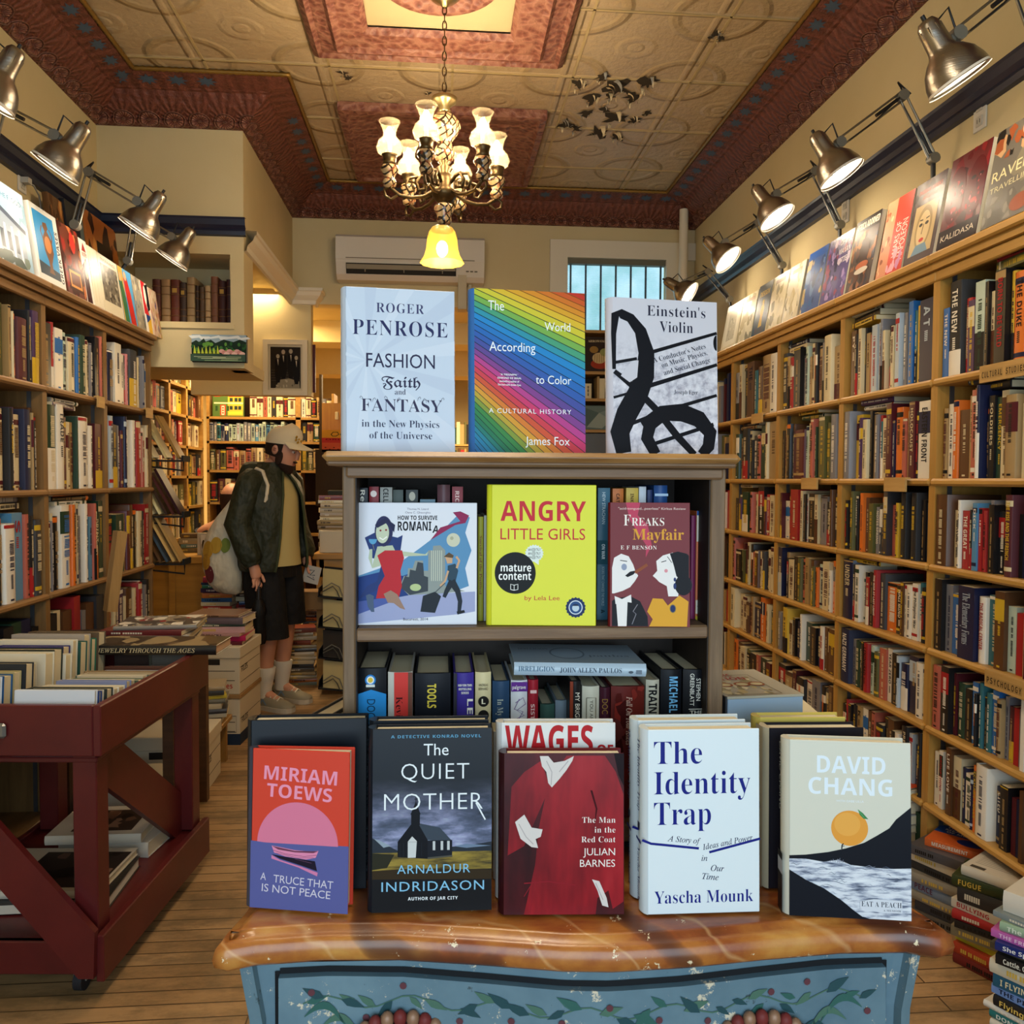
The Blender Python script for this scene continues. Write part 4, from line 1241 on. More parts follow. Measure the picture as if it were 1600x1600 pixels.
# carcass: bowed front, sides drawn in below
body = inset(out, .032)
b = MB(); b.X = OFF
rings = []
cx = (xl_+xr_)/2
for z, k in [(.12, .90), (.2, .955), (.35, .97), (.55, .95), (.72, .955), (.798, .985)]:
    rings.append([(cx + (p.x-cx)*k, 1.25+(p.y-1.25)*(.94+.06*k), z) for p in body])
b.loft(rings, BLUEM, False, True); b.build('carcass', dres)
for sx in (-1, 1):
    for yy in (1.03, 1.42):
        b = MB(); b.X = OFF
        b.tube([(cx+sx*.36, yy, .13), (cx+sx*.37, yy-.01, .07), (cx+sx*.375, yy-.015, 0)], [.035, .028, .022], BLUEM, 10); b.build('leg', dres)
# drawers
LEAF = [M('#2f5a54', .5), M('#46685a', .5), M('#24454c', .5)]; BERRY = M('#5a343c', .5); DARK = M('#15181c', .8)
def front_y(x, z, k):
    """y of the carcass front at x, on the level of width factor k"""
    xs = cx + (x-cx)/k
    f = [(p.x, p.y) for p in body[:len(fe)]]
    for (x0, y0), (x1, y1) in zip(f, f[1:]):
        if x0 <= xs <= x1: return 1.25+(y0+(y1-y0)*(xs-x0)/(x1-x0)-1.25)*(.94+.06*k)
    return f[0][1]
dl, dr = at(425, 1545, y=1.0).x, at(1387, 1530, y=1.0).x
ztop = .775
for di, (z0, z1) in enumerate([(.575, ztop), (.36, .55), (.15, .335)]):
    b = MB(); b.X = OFF
    NX = 40
    rows = []
    for z in (z0, z1):
        k = .955 + .03*max(0, (z-.72)/.078) if z > .5 else .96
        rows.append([(dl+(dr-dl)*i/NX, front_y(dl+(dr-dl)*i/NX, z, k)-.012 - (0 if z > .7 else .004), z - (.006*math.sin(PI*i/NX) if z == ztop else 0)) for i in range(NX+1)])
    b.add(rows[0]+rows[1], [(i, i+1, NX+2+i, NX+1+i) for i in range(NX)], BLUEM)
    b.add([(p[0], p[1]+.02, p[2]) for p in rows[1]] + rows[1], [(NX+1+i, NX+2+i, i+1, i) for i in range(NX)], BLUEM)
    for e in (0, NX): b.add([rows[0][e], rows[1][e], (rows[1][e][0], rows[1][e][1]+.02, rows[1][e][2]), (rows[0][e][0], rows[0][e][1]+.02, rows[0][e][2])], [(0, 1, 2, 3)], BLUEM)
    # dark groove round the drawer
    gr = [(dl-.006, z0), (dl-.006, z1), (dr+.006, z1), (dr+.006, z0)]
    b.add([(p[0], p[1]+.0105, p[2]+.007) for p in rows[1]] + [(p[0], p[1]+.0095, p[2]) for p in rows[1]], [(i, i+1, NX+2+i, NX+1+i) for i in range(NX)], DARK)
    for xx in (dl-.006, dr):
        y = front_y(xx, z1, .97)-.0025
        b.add([(xx, y, z0), (xx+.006, y, z0), (xx+.006, y, z1+.004), (xx, y, z1+.004)], [(0, 1, 2, 3)], DARK)
    def pt(x, z, off=.0135):
        k = .955 + .03*max(0, (z-.72)/.078) if z > .5 else .96
        f_ = (z-z0)/(z1-z0)
        kk0 = .955 if z0 > .5 else .96; kk1 = (.955 + .03*max(0, (z1-.72)/.078)) if z1 > .5 else .96
        y0_ = front_y(x, z0, kk0)-.016; y1_ = front_y(x, z1, kk1)-.012 - (0 if z1 > .7 else .004)
        return Vector((x, y0_+(y1_-y0_)*f_ - .0012, z))
    rn = random.Random(di+2)
    # painted vine with leaves and berries along the upper edge
    zc_ = z1 - .034
    xs = [dl+.03+(dr-dl-.06)*i/46 for i in range(47)]
    for side_ in (0,):
        V = []
        for i, x in enumerate(xs):
            zz = zc_ + .008*math.sin(i*.9)
            V += [pt(x, zz+.0009), pt(x, zz-.0009)]
        b.add(V, [(2*i, 2*i+2, 2*i+3, 2*i+1) for i in range(len(xs)-1)], LEAF[1])
    for i in range(34):
        x = dl+.035+(dr-dl-.07)*i/33; zz = zc_ + .006*math.sin(i*1.3); a = rn.choice((.5, -.6, 2.6, -2.5))+rn.uniform(-.25, .25); L = rn.uniform(.022, .036)
        q = []
        for s_, w_ in ((0, 0), (.3, .20), (.6, .17), (1, 0), (.6, -.12), (.3, -.16)):
            q.append(pt(x+L*(s_*math.cos(a)-w_*math.sin(a)), min(z1-.004, zz+L*(s_*math.sin(a)+w_*math.cos(a))), 0) + Vector((0, -.0002*(i % 3+1), 0)))
        b.add(q, [tuple(range(6))], rn.choice(LEAF))
        if i % 3 == 0:
            x2, z2 = x+rn.uniform(-.012, .012), zz+rn.choice((-.016, .014))
            b.add([pt(x2+.0045*math.cos(2*PI*k/8), z2+.0045*math.sin(2*PI*k/8))+Vector((0, -.0009, 0)) for k in range(8)], [tuple(range(8))], BERRY)
    for sx_, x0 in ((1, dl+.02), (-1, dr-.02)):
        for j in range(3):
            V = []
            for i in range(10):
                u_ = i/9
                x = x0 + sx_*(.012+.055*u_+.02*j); zz = z1-.05-.016*j+.022*math.sin(PI*u_)-.02*u_
                w_ = .0045*math.sin(PI*u_)+.0006
                V += [pt(x, zz+w_)+Vector((0, -.0009, 0)), pt(x, zz-w_)+Vector((0, -.0009, 0))]
            b.add(V, [(2*i, 2*i+2, 2*i+3, 2*i+1) for i in range(9)], LEAF[j])
    dobj = b.build('drawer', dres)
    # carved gilt and red pulls
    GILT = M('#8c6a52', .45, .5, .2, name='gilt_carving'); REDP = M('#6e2c2a', .5)
    for hx in (at(622, 1590, y=.98).x, at(1197, 1585, y=.98).x):
        b = MB(); b.X = OFF
        c0 = pt(hx, z1-.095)
        for k in range(13):
            a = PI*k/12
            p = c0 + Vector((.062*math.cos(a), -.006, .044*math.sin(a)))
            b.ell(p, (.009, .008, .011), GILT if k % 2 else REDP, 8, 6)
        for k in range(-1, 2):
            b.tube([c0+Vector((-.05, -.004, -.012+.012*k)), c0+Vector((-.02, -.016, .016+.008*k)), c0+Vector((.02, -.016, .016+.008*k)), c0+Vector((.05, -.004, -.012+.012*k))], .0055, (GILT, REDP, GILT)[k+1], 6)
        b.ell(c0+Vector((0, -.004, 0)), (.055, .008, .036), REDP, 14, 8)
        for s_ in (-1, 1):
            b.ell(c0+Vector((.062*s_, -.008, -.012)), (.012, .009, .012), GILT, 8, 6)
            b.ell(c0+Vector((.045*s_, -.01, -.03)), (.018, .008, .008), GILT, 8, 6)
        b.build('carved_pull', dobj)

# ------------------------------------------------------------------ small bookcase standing on the dresser
BO = wood('weathered_oak', '#86694c', '#6a5038', 0, 1.2, .5, c3='#94785a')
BOV = wood('weathered_oak_upright', '#806449', '#665039', 2, 1.2, .55, c3='#8c7154')
BOT = wood('worn_golden_oak_edge', '#9c6f38', '#7a5630', 0, 1.4, .35, c3='#b48a50')
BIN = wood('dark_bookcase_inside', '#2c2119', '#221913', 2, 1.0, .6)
YK = 1.20
kx0, kx1 = at(535, 850, y=YK).x, at(1133, 850, y=YK).x
ki0, ki1 = at(555, 850, y=YK).x, at(1110, 850, y=YK).x
kz = lambda py: at(832, py, y=YK).z
KD = .20
bc = empty('small_bookcase', 'small weathered oak bookcase standing on the painted dresser', 'bookcase', ((kx0+kx1)/2, YK, ZD+.001))
OFF = Matrix.Translation((-(kx0+kx1)/2, -YK, -ZD-.001))
ZT = kz(708); Z1 = kz(730); Z2 = kz(748); Z3 = kz(980); Z4 = kz(1001); Z5 = kz(1293); Z6 = kz(1322)
b = MB(); b.X = OFF; b.cbox((kx0, YK, ZD+.001), (ki0, YK+KD, Z1), BOV, .002); b.build('upright', bc)
b = MB(); b.X = OFF; b.cbox((ki1, YK, ZD+.001), (kx1, YK+KD, Z1), BOV, .002); b.build('upright', bc)
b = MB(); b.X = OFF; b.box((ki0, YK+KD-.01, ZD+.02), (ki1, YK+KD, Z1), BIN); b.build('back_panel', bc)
b = MB(); b.X = OFF
tx0, tx1 = at(502, 715, y=YK-.03).x, at(1160, 715, y=YK-.03).x
b.cbox((tx0, YK-.03, Z1+.006), (tx1, YK+KD+.02, ZT), BOT, .007); b.cbox((tx0+.006, YK-.026, Z1), (tx1-.006, YK+KD+.015, Z1+.008), BO, .003)
b.build('top_board', bc)
b = MB(); b.X = OFF; b.cbox((at(541, 740, y=YK).x, YK-.008, Z2), (at(1128, 740, y=YK).x, YK+.014, Z1), BO, .003); b.build('frieze', bc)
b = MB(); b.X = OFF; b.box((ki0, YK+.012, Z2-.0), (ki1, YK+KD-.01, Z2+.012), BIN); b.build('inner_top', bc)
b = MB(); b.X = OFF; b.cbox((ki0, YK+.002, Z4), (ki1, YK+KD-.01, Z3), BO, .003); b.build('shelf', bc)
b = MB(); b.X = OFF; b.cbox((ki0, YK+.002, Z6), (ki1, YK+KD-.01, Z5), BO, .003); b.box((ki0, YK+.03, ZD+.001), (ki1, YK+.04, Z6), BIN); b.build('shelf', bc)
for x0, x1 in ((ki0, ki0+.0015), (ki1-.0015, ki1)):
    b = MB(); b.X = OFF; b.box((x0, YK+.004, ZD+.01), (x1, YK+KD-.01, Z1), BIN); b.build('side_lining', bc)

# ------------------------------------------------------------------ three books on its top
def clip(poly, box):
    x0, y0, x1, y1 = box
    for ax, lim, sgn in ((0, x0, 1), (0, x1, -1), (1, y0, 1), (1, y1, -1)):
        o = []
        for i in range(len(poly)):
            p, q = poly[i-1], poly[i]
            ip, iq = (p[ax]-lim)*sgn >= 0, (q[ax]-lim)*sgn >= 0
            if ip != iq:
                tt = (lim-p[ax])/(q[ax]-p[ax]); o.append((p[0]+(q[0]-p[0])*tt, p[1]+(q[1]-p[1])*tt))
            if iq: o.append(q)
        poly = o
        if not poly: return poly
    return poly
def art_penrose(a):
    cx, cy = 130, 330
    for i in range(14):
        a0 = 2*PI*i/14+.2; a1 = a0+.16
        q = clip([(cx, cy), (cx+700*math.cos(a0), cy+700*math.sin(a0)), (cx+700*math.cos(a1), cy+700*math.sin(a1))], a.box)
        if len(q) > 2: a.poly(q, '#ccd6e4' if i % 2 else '#bcc8da', 1+i*.05)
    a.k = 3
    a.text('ROGER', 168, 358, 137, 37, '#3e3f66', 'serif', space=1.1)
    a.text('PENROSE', 76, 452, 228, 58, '#2b2e58', 'serif', space=1.1)
    a.text('FASHION', 128, 400, 355, 55, '#2c2a48', 'sans')
    a.rect(129, 300, 136, 355, '#2c2a48')
    a.text('Faith', 188, 342, 432, 56, '#2c2a48', 'frak')
    a.text('and', 240, 283, 462, 22, '#34324e', 'serif')
    a.text('FANTASY', 108, 428, 530, 48, '#34324e', 'serif')
    for x, y, d in ((116, 480, -1), (152, 486, 1), (212, 478, -1), (248, 484, 1), (330, 478, 1), (366, 484, -1), (424, 480, 1)):
        a.line([(x, y+8), (x+3*d, y-4), (x+9*d, y-9), (x+13*d, y-4), (x+10*d, y)], [1, 2, 2, 2, 1], '#4a4a5a')
    a.text('in the New Physics', 110, 417, 592, 27, '#343650', 'serif'); a.text('of the Universe', 140, 388, 638, 27, '#343650', 'serif')
loc, rot, w, h = quad((541, 706), (711, 708), (540, 447), ZT+.0006, 3)
facebook('hardcover_novel', w, h, .036, '#c2cede', 'pale blue book lettered FASHION Faith and FANTASY, on the small bookcase', loc, rot, (50, 40, 480, 692), art_penrose)
STR = [(-220, '#b8302a'), (-105, '#bf3a2c'), (-70, '#cb682c'), (-22, '#d6942e'), (28, '#d9c23a'), (66, '#a9bd3c'), (92, '#5fa05a'), (118, '#3a9690'), (150, '#2a86c4'), (195, '#2c6cb4'), (235, '#3a58a4'),
       (268, '#5a4a90'), (298, '#84448a'), (322, '#bc4488'), (350, '#cc3c62'), (380, '#c9483c'), (412, '#d47a34'), (445, '#d3a238'), (478, '#90983a'), (508, '#3c8448'), (560, '#2a7456'), (610, '#2a80a0'), (700, '#2a62a0')]
def art_fox(a):
    bx = a.box
    def yr(yl): return yl + 172 + max(0, yl)*.3 + max(0, yl-150)*.3
    ys = [-210+23.5*i for i in range(42)]
    def col(y):
        for (p, c0), (q, c1) in zip(STR, STR[1:]):
            if p <= y <= q:
                f = (y-p)/(q-p); A = [int(c0[i:i+2], 16) for i in (1, 3, 5)]; B = [int(c1[i:i+2], 16) for i in (1, 3, 5)]
                return '#%02x%02x%02x' % tuple(int(A[i]+(B[i]-A[i])*f) for i in range(3))
        return STR[-1][1]
    for y0, y1 in zip(ys, ys[1:]):
        q = clip([(bx[0], y0), (bx[2], yr(y0)), (bx[2], yr(y1)), (bx[0], y1)], bx)
        if len(q) > 2: a.poly(q, col((y0+y1)/2), 1)
        q = clip([(bx[0], y1-1.6), (bx[2], yr(y1)-1.6), (bx[2], yr(y1)+1.6), (bx[0], y1+1.6)], bx)
        if len(q) > 2: a.poly(q, '#1c2a30' if y1 > 20 else '#7a4a1c', 2)
    a.k = 3
    W = '#eef2f2'
    a.text('The', 604, 667, 132, 38, W); a.text('World', 830, 935, 205, 34, W); a.text('According', 608, 792, 293, 36, W); a.text('to Color', 793, 938, 418, 33, W)
    a.text('A CULTURAL HISTORY', 605, 937, 538, 18, W, 'sans', space=1.2); a.text('James Fox', 750, 930, 663, 33, W)
    for i, (s_, x0, x1) in enumerate((('"A TRIUMPH."', 650, 722), ('EDMUND DE WAAL', 640, 735), ('bestselling author of', 648, 726), ('The Hare with Amber Eyes', 640, 733))): a.text(s_, x0, x1, 389+13.5*i, 7, W, 'bold')
loc, rot, w, h = quad((742, 708), (915, 710), (743, 450), ZT+.0006, 3)
facebook('hardcover_novel', w, h, .03, '#3a70b0', 'rainbow striped book lettered The World According to Color', loc, rot, (549, 48, 995, 698), art_fox)
def art_einstein(a):
    K = '#15161c'
    t = NT('rough_paper_print'); co = t.coord(); n = t.noise(co, 70, 5, .65)
    z = t.n('ShaderNodeSeparateXYZ', {0: co}).outputs[2]
    pm = t.base(t.mix(t.ramp(t.math('MULTIPLY', z, 4), [(.5, 0.0), (.75, 1.0)]), t.ramp(n, [(.36, '#9c9aa8'), (.5, '#c6c4ce'), (.64, '#dddbe2')]), '#cbc9d2'), .3, .45)
    a.rect(*a.box, pm, 1); a.k = 2
    a.line([(1240, 300), (1517, 210)], [15, 12], K); a.line([(1222, 437), (1517, 338)], [18, 13], K); a.line([(1150, 590), (1300, 530), (1515, 462)], [14, 16, 12], K)
    a.line([(1096, 482), (1160, 462)], 10, K); a.line([(1096, 345), (1190, 325)], 12, K)
    a.line([(1099, 370), (1098, 230), (1105, 155), (1128, 150), (1165, 165), (1205, 215), (1228, 300), (1222, 390), (1190, 470), (1148, 545), (1120, 620), (1135, 700)], [14, 20, 32, 38, 38, 48, 64, 74, 84, 84, 76, 60], K)
    a.line([(1100, 378), (1180, 440), (1270, 530), (1350, 630), (1420, 703)], [18, 26, 28, 30, 26], K)
    a.line([(1210, 590), (1290, 540), (1370, 535), (1440, 560), (1486, 615), (1478, 670), (1450, 703)], [44, 62, 72, 68, 56, 50, 40], K)
    a.line([(1290, 545), (1240, 585), (1228, 640), (1262, 703)], [52, 54, 50, 42], K); a.line([(1262, 660), (1500, 580)], 15, K)
    a.circ(1516, 250, 14, K, 32, 90, 270)
    a.poly([(1125, 395), (1160, 345), (1196, 332), (1190, 400), (1160, 420)], '#c9c7d0')
    a.text("Einstein's", 1232, 1470, 152, 40, '#26263a', 'serif', space=1.05); a.text('Violin', 1282, 1418, 215, 42, '#26263a', 'serif', space=1.05)
    for s_, x0, x1, y in (("A Conductor's Notes", 1258, 1482, 340), ('on Music, Physics,', 1292, 1488, 358), ('and Social Change', 1300, 1500, 388)): a.text(s_, x0, x1, y, 20, '#2c2c3a', 'serif', rot=17.5)
    a.text('Joseph Eger', 1338, 1436, 461, 16, '#34343f', 'serif')
loc, rot, w, h = quad((959, 710), (1122, 712), (960, 464), ZT+.0006, 3)
facebook('hardcover_novel', w, h, .026, '#cbc9d2', 'grey book lettered Einstein\'s Violin with black music notation, on small bookcase', loc, rot, (1095, 85, 1518, 706), art_einstein)

# ------------------------------------------------------------------ books in the small bookcase: face out, then spines
def art_romania(a):
    a.text('Thomas N. Lizard', 287, 372, 241, 8, '#55506a', 'sans'); a.text('Oana C. Gheorghiu', 280, 380, 255, 8, '#55506a', 'sans')
    a.text('HOW TO SURVIVE', 250, 408, 280, 17, '#1c1a22', 'black'); a.text('ROMANI', 250, 384, 322, 36, '#1c1a22', 'black'); a.text('A', 388, 412, 330, 30, '#1c1a22', 'black', rot=-8)
    a.poly([(94, 500), (180, 470), (270, 440), (340, 390), (420, 330), (500, 250), (538, 270), (520, 330), (545, 400), (520, 470), (535, 540), (480, 560), (92, 640)], '#5a8cb4')
    a.poly([(470, 250), (500, 246), (535, 262), (520, 292), (480, 300), (430, 330), (380, 360), (420, 310), (500, 285)], '#8c2450')
    a.poly([(94, 505), (200, 480), (270, 500), (330, 480), (380, 560), (300, 600), (94, 610)], '#1f3a7a')
    a.poly([(260, 540), (276, 500), (290, 500), (292, 470), (310, 470), (320, 440), (352, 440), (352, 480), (372, 480), (372, 400), (390, 400), (392, 382), (420, 380), (440, 400), (440, 540), (520, 560), (300, 580)], '#8c9490')
    a.poly([(262, 545), (280, 500), (296, 505), (300, 475), (322, 480), (330, 445), (352, 450), (356, 500), (372, 505), (372, 560), (300, 575)], '#3a4148')
    for i in range(6):
        a.rect(384+8*i, 400, 387+8*i, 520, '#c3c6b4')
    a.circ(322, 545, 22, '#b4c48c', 14); a.circ(472, 359, 27, '#c9c8b0'); a.circ(466, 352, 7, '#aaa88c')
    a.poly([(94, 612), (300, 575), (560, 562), (560, 640), (500, 650), (300, 668), (94, 686)], '#9aa0c4'); a.poly([(94, 600), (200, 585), (230, 600), (94, 650)], '#4a5a9c')
    # a woman in a red dress with a dark cloak
    a.poly([(98, 590), (130, 540), (170, 520), (190, 440), (150, 430), (120, 350), (160, 330), (250, 350), (270, 340), (262, 400), (230, 440), (220, 520), (160, 560)], '#23366e')
    a.poly([(150, 460), (170, 385), (230, 380), (240, 400), (360, 415), (372, 404), (368, 420), (240, 425), (250, 440), (150, 470), (135, 430), (140, 395), (150, 395)], '#b7c0a4')
    a.poly([(170, 420), (200, 400), (268, 400), (276, 430), (262, 480), (268, 540), (256, 585), (166, 588), (176, 540), (200, 500)], '#b8262e')
    a.circ(195, 325, 36, '#2a2a52', 60); a.circ(190, 330, 26, '#c3c9ae', 42); a.poly([(160, 300), (200, 272), (240, 300), (236, 330), (210, 290), (170, 312)], '#222246')
    a.line([(178, 350), (192, 358), (208, 346)], 5, '#f0eee6'); a.circ(182, 322, 4, '#8c2a30'); a.circ(204, 320, 4, '#8c2a30'); a.circ(152, 356, 16, '#5a9cc4', 20, 180, 360); a.line([(152, 376), (158, 400)], 2.5, '#7a7a6a')
    # a man running with a suitcase
    a.poly([(438, 420), (470, 415), (468, 450), (448, 452)], '#c9a07c'); a.poly([(434, 425), (455, 408), (474, 420), (470, 430)], '#5a4630')
    a.poly([(450, 460), (480, 452), (492, 480), (482, 520), (450, 518)], '#2c4454'); a.line([(486, 470), (496, 440), (484, 424)], 9, '#c9a07c'); a.line([(452, 480), (440, 520), (420, 540)], 8, '#c9a07c')
    a.line([(465, 520), (490, 560), (500, 600), (496, 640)], [30, 22, 18, 14], '#1f2630'); a.line([(468, 520), (446, 560), (436, 584)], [26, 18, 14], '#1f2630'); a.poly([(486, 640), (516, 634), (520, 644), (490, 652)], '#16181c')
    a.poly([(352, 578), (400, 562), (424, 580), (400, 645), (342, 640)], '#20262e'); a.line([(400, 565), (440, 528)], 3, '#3c424a')
    a.poly([(126, 576), (140, 570), (158, 578), (156, 600), (160, 640), (148, 640), (134, 620)], '#4a5a74'); a.poly([(196, 570), (224, 556), (250, 572), (282, 632), (262, 626), (236, 606), (212, 604)], '#9a7a68')
    a.text('Bucuresti, 2014', 274, 372, 674, 10, '#3a3a54', 'sans')
loc, rot, w, h = quad((558, 977), (745, 976), (559, 785), Z3+.0006, 4)
facebook('hardcover_picture_book', w, h, .016, '#d9dae2', 'white picture book lettered HOW TO SURVIVE ROMANIA in the small bookcase', loc, rot, (92, 212, 567, 692), art_romania, spcol='#c9cad2')
def art_angry(a):
    R_, K = '#c22c38', '#141414'
    a.text('ANGRY', 646, 988, 285, 78, R_, 'bold'); a.text('LITTLE GIRLS', 646, 985, 358, 43, R_, 'sans')
    n = 40
    a.poly([(782+(38 if i % 2 else 33)*math.cos(2*PI*i/n), 412-(35 if i % 2 else 30)*math.sin(2*PI*i/n)) for i in range(n)], '#dde6e0')
    a.poly([(768, 436), (800, 440), (800, 458)], '#dde6e0')
    for i in range(3): a.text('#@%!', 757, 806, 402+15*i, 10, '#3a3a3a', 'sans')
    a.circ(706, 490, 82, K, n=48); a.text('mature', 648, 770, 484, 30, '#f2f2ee', 'bold'); a.text('content', 640, 770, 517, 30, '#f2f2ee', 'bold')
    a.line([(688, 555), (688, 534), (702, 538), (717, 534), (717, 555), (702, 558), (688, 555)], 2.4, '#f2f2ee'); a.line([(702, 538), (702, 558)], 2, '#f2f2ee')
    a.text('by Lela Lee', 744, 884, 596, 17, R_, 'sans')
    a.poly([(948+(41 if i % 2 else 37)*math.cos(2*PI*i/36), 624-(41 if i % 2 else 37)*math.sin(2*PI*i/36)) for i in range(36)], '#1f2f58'); a.circ(948, 624, 28, '#c9d3de'); a.circ(948, 624, 24, '#2a4a7c'); a.circ(948, 626, 14, '#b9c9d6'); a.circ(948, 618, 12, '#1c2a4a', 8, 0, 180)
loc, rot, w, h = quad((767, 977), (931, 978), (768, 757), Z3+.0006, 3)
facebook('hardcover_picture_book', w, h, .018, '#d8d82e', 'bright yellow book lettered ANGRY LITTLE GIRLS with black round sticker', loc, rot, (610, 142, 1029, 696), art_angry)
def art_freaks(a):
    a.poly([(1142, 212), (1200, 212), (1190, 262), (1230, 300), (1246, 380), (1222, 428), (1224, 380), (1190, 330), (1158, 280)], '#b8405a')
    a.text('"acid-tongued...peerless" Kirkus Review', 1112, 1382, 240, 9, '#e0c9c0', 'sans')
    a.text('F', 1134, 1162, 303, 42, '#efe6dc', 'serif'); a.text('REAKS', 1166, 1296, 303, 30, '#efe6dc', 'serif'); a.text('Mayfair', 1170, 1374, 358, 42, '#d69a34', 'serifb')
    a.text('E F BENSON', 1122, 1266, 397, 15, '#efe6dc', 'serif', space=1.1)
    P = '#e6e2e0'; K = '#16141a'
    a.poly([(1088, 470), (1096, 430), (1124, 414), (1154, 424), (1172, 456), (1180, 480), (1192, 500), (1180, 520), (1160, 545), (1130, 560), (1096, 570), (1088, 570)], P)
    a.poly([(1140, 500), (1160, 484), (1190, 478), (1172, 496), (1150, 506)], K); a.line([(1180, 488), (1228, 456)], 12, '#8c4a2c'); a.circ(1136, 466, 11, '#8f98b0', 13); a.line([(1120, 440), (1148, 444)], 3, K)
    a.poly([(1088, 600), (1100, 590), (1160, 580), (1200, 600), (1230, 660), (1232, 698), (1088, 698)], K); a.poly([(1104, 600), (1150, 600), (1146, 698), (1112, 698)], P)
    a.poly([(1098, 580), (1128, 592), (1164, 574), (1166, 606), (1130, 600), (1102, 612)], P); a.line([(1190, 612), (1172, 640), (1184, 650), (1168, 690)], 2.5, '#8c8a94')
    a.poly([(1250, 500), (1268, 480), (1264, 442), (1290, 420), (1330, 408), (1352, 440), (1356, 480), (1348, 540), (1352, 580), (1312, 580), (1306, 540), (1276, 524), (1262, 510)], P)
    a.poly([(1318, 412), (1350, 404), (1384, 412), (1394, 420), (1394, 520), (1368, 528), (1344, 500), (1334, 460)], K); a.circ(1372, 536, 34, K, 40); a.circ(1338, 514, 5, '#2c3a6a', 8); a.circ(1338, 540, 6, '#2c3a6a', 12)
    a.line([(1284, 446), (1304, 440)], 3, K); a.line([(1308, 424), (1326, 448)], 2.4, K); a.circ(1303, 480, 7, '#d8909a')
    a.poly([(1228, 640), (1250, 588), (1290, 590), (1310, 616), (1356, 576), (1392, 600), (1386, 698), (1236, 698), (1250, 670)], '#d69c2c'); a.circ(1330, 628, 13, '#8c7a4a', 17); a.circ(1330, 628, 10, '#22305e', 14)
    a.line([(1312, 566), (1352, 572)], 7, P)
loc, rot, w, h = quad((953, 979), (1078, 980), (955, 785), Z3+.0006, 4)
facebook('paperback_novel', w, h, .018, '#6e161c', 'dark red paperback lettered FREAKS Mayfair with two caricature profiles', loc, rot, (1080, 212, 1398, 700), art_freaks, hard=False)

def spine_row(items, yfront, z, where, group, kind='spine'):
    """items: (px0, px1, pytop, colour, label, art(a, box) or None, depth)"""
    for k, (x0, x1, yt, col, lab, fn, dp, hard) in enumerate(items):
        xa, xb = at(x0, 900, y=yfront).x, at(x1, 900, y=yfront).x
        w = (xb-xa)*.985; h = at((x0+x1)/2, yt, y=yfront).z - z
        r = empty('hardcover_novel' if hard else 'paperback_novel', lab, 'book', ((xa+xb)/2, yfront, z+.0006), (0, 0, 0), group)
        m = M(col, .36, .2); b = MB(); nn = 8; bu = .005 if hard else .001; bd = .003 if hard else .0008
        V = [(-w/2+w*q/nn, -bu*math.sin(PI*q/nn), zz) for zz in (0, h) for q in range(nn+1)]
        b.add(V, [(q, q+1, q+nn+2, q+nn+1) for q in range(nn)], m, True)
        b.box((-w/2, 0, 0), (-w/2+bd, dp, h), m); b.box((w/2-bd, 0, 0), (w/2, dp, h), m)
        for zz in (0, h): b.add([(-w/2+w*q/nn, -bu*math.sin(PI*q/nn), zz) for q in range(nn+1)] + [(w/2-bd, .002, zz), (-w/2+bd, .002, zz)], [tuple(range(nn+3))], m)
        if fn:
            a = Art(b, (x0, yt, x1, yt+h*F/yfront), (-w/2, -bu-.0006, 0), (w, 0, 0), (0, 0, h), (0, -1, 0), .36)
            fn(a)
        b.build('cover', r)
        b = MB(); o = .004 if hard else .0006
        b.box((-w/2+bd, .002, o), (w/2-bd, dp-o, h-o), M('#5a564e', .85, .2) if 'dark-edged' in lab else PAGES); b.build('page_block', r)
def vt(a, s_, xc, y0, y1, cap, c, font='bold'):
    """lettering running down a spine, centred on xc"""
    v, f, p, q = textmesh(s_, font)
    if not v: return
    a.k += 1
    k = (y1-y0)/(q-p)
    a.mb.add([a.P(xc-cap/2+cap*pt_[1], y0+(pt_[0]-p)*k, a.k) for pt_ in v], f, a.mat(c))
g1 = 'spines behind the face-out books in the small bookcase'
yf = YK+.055
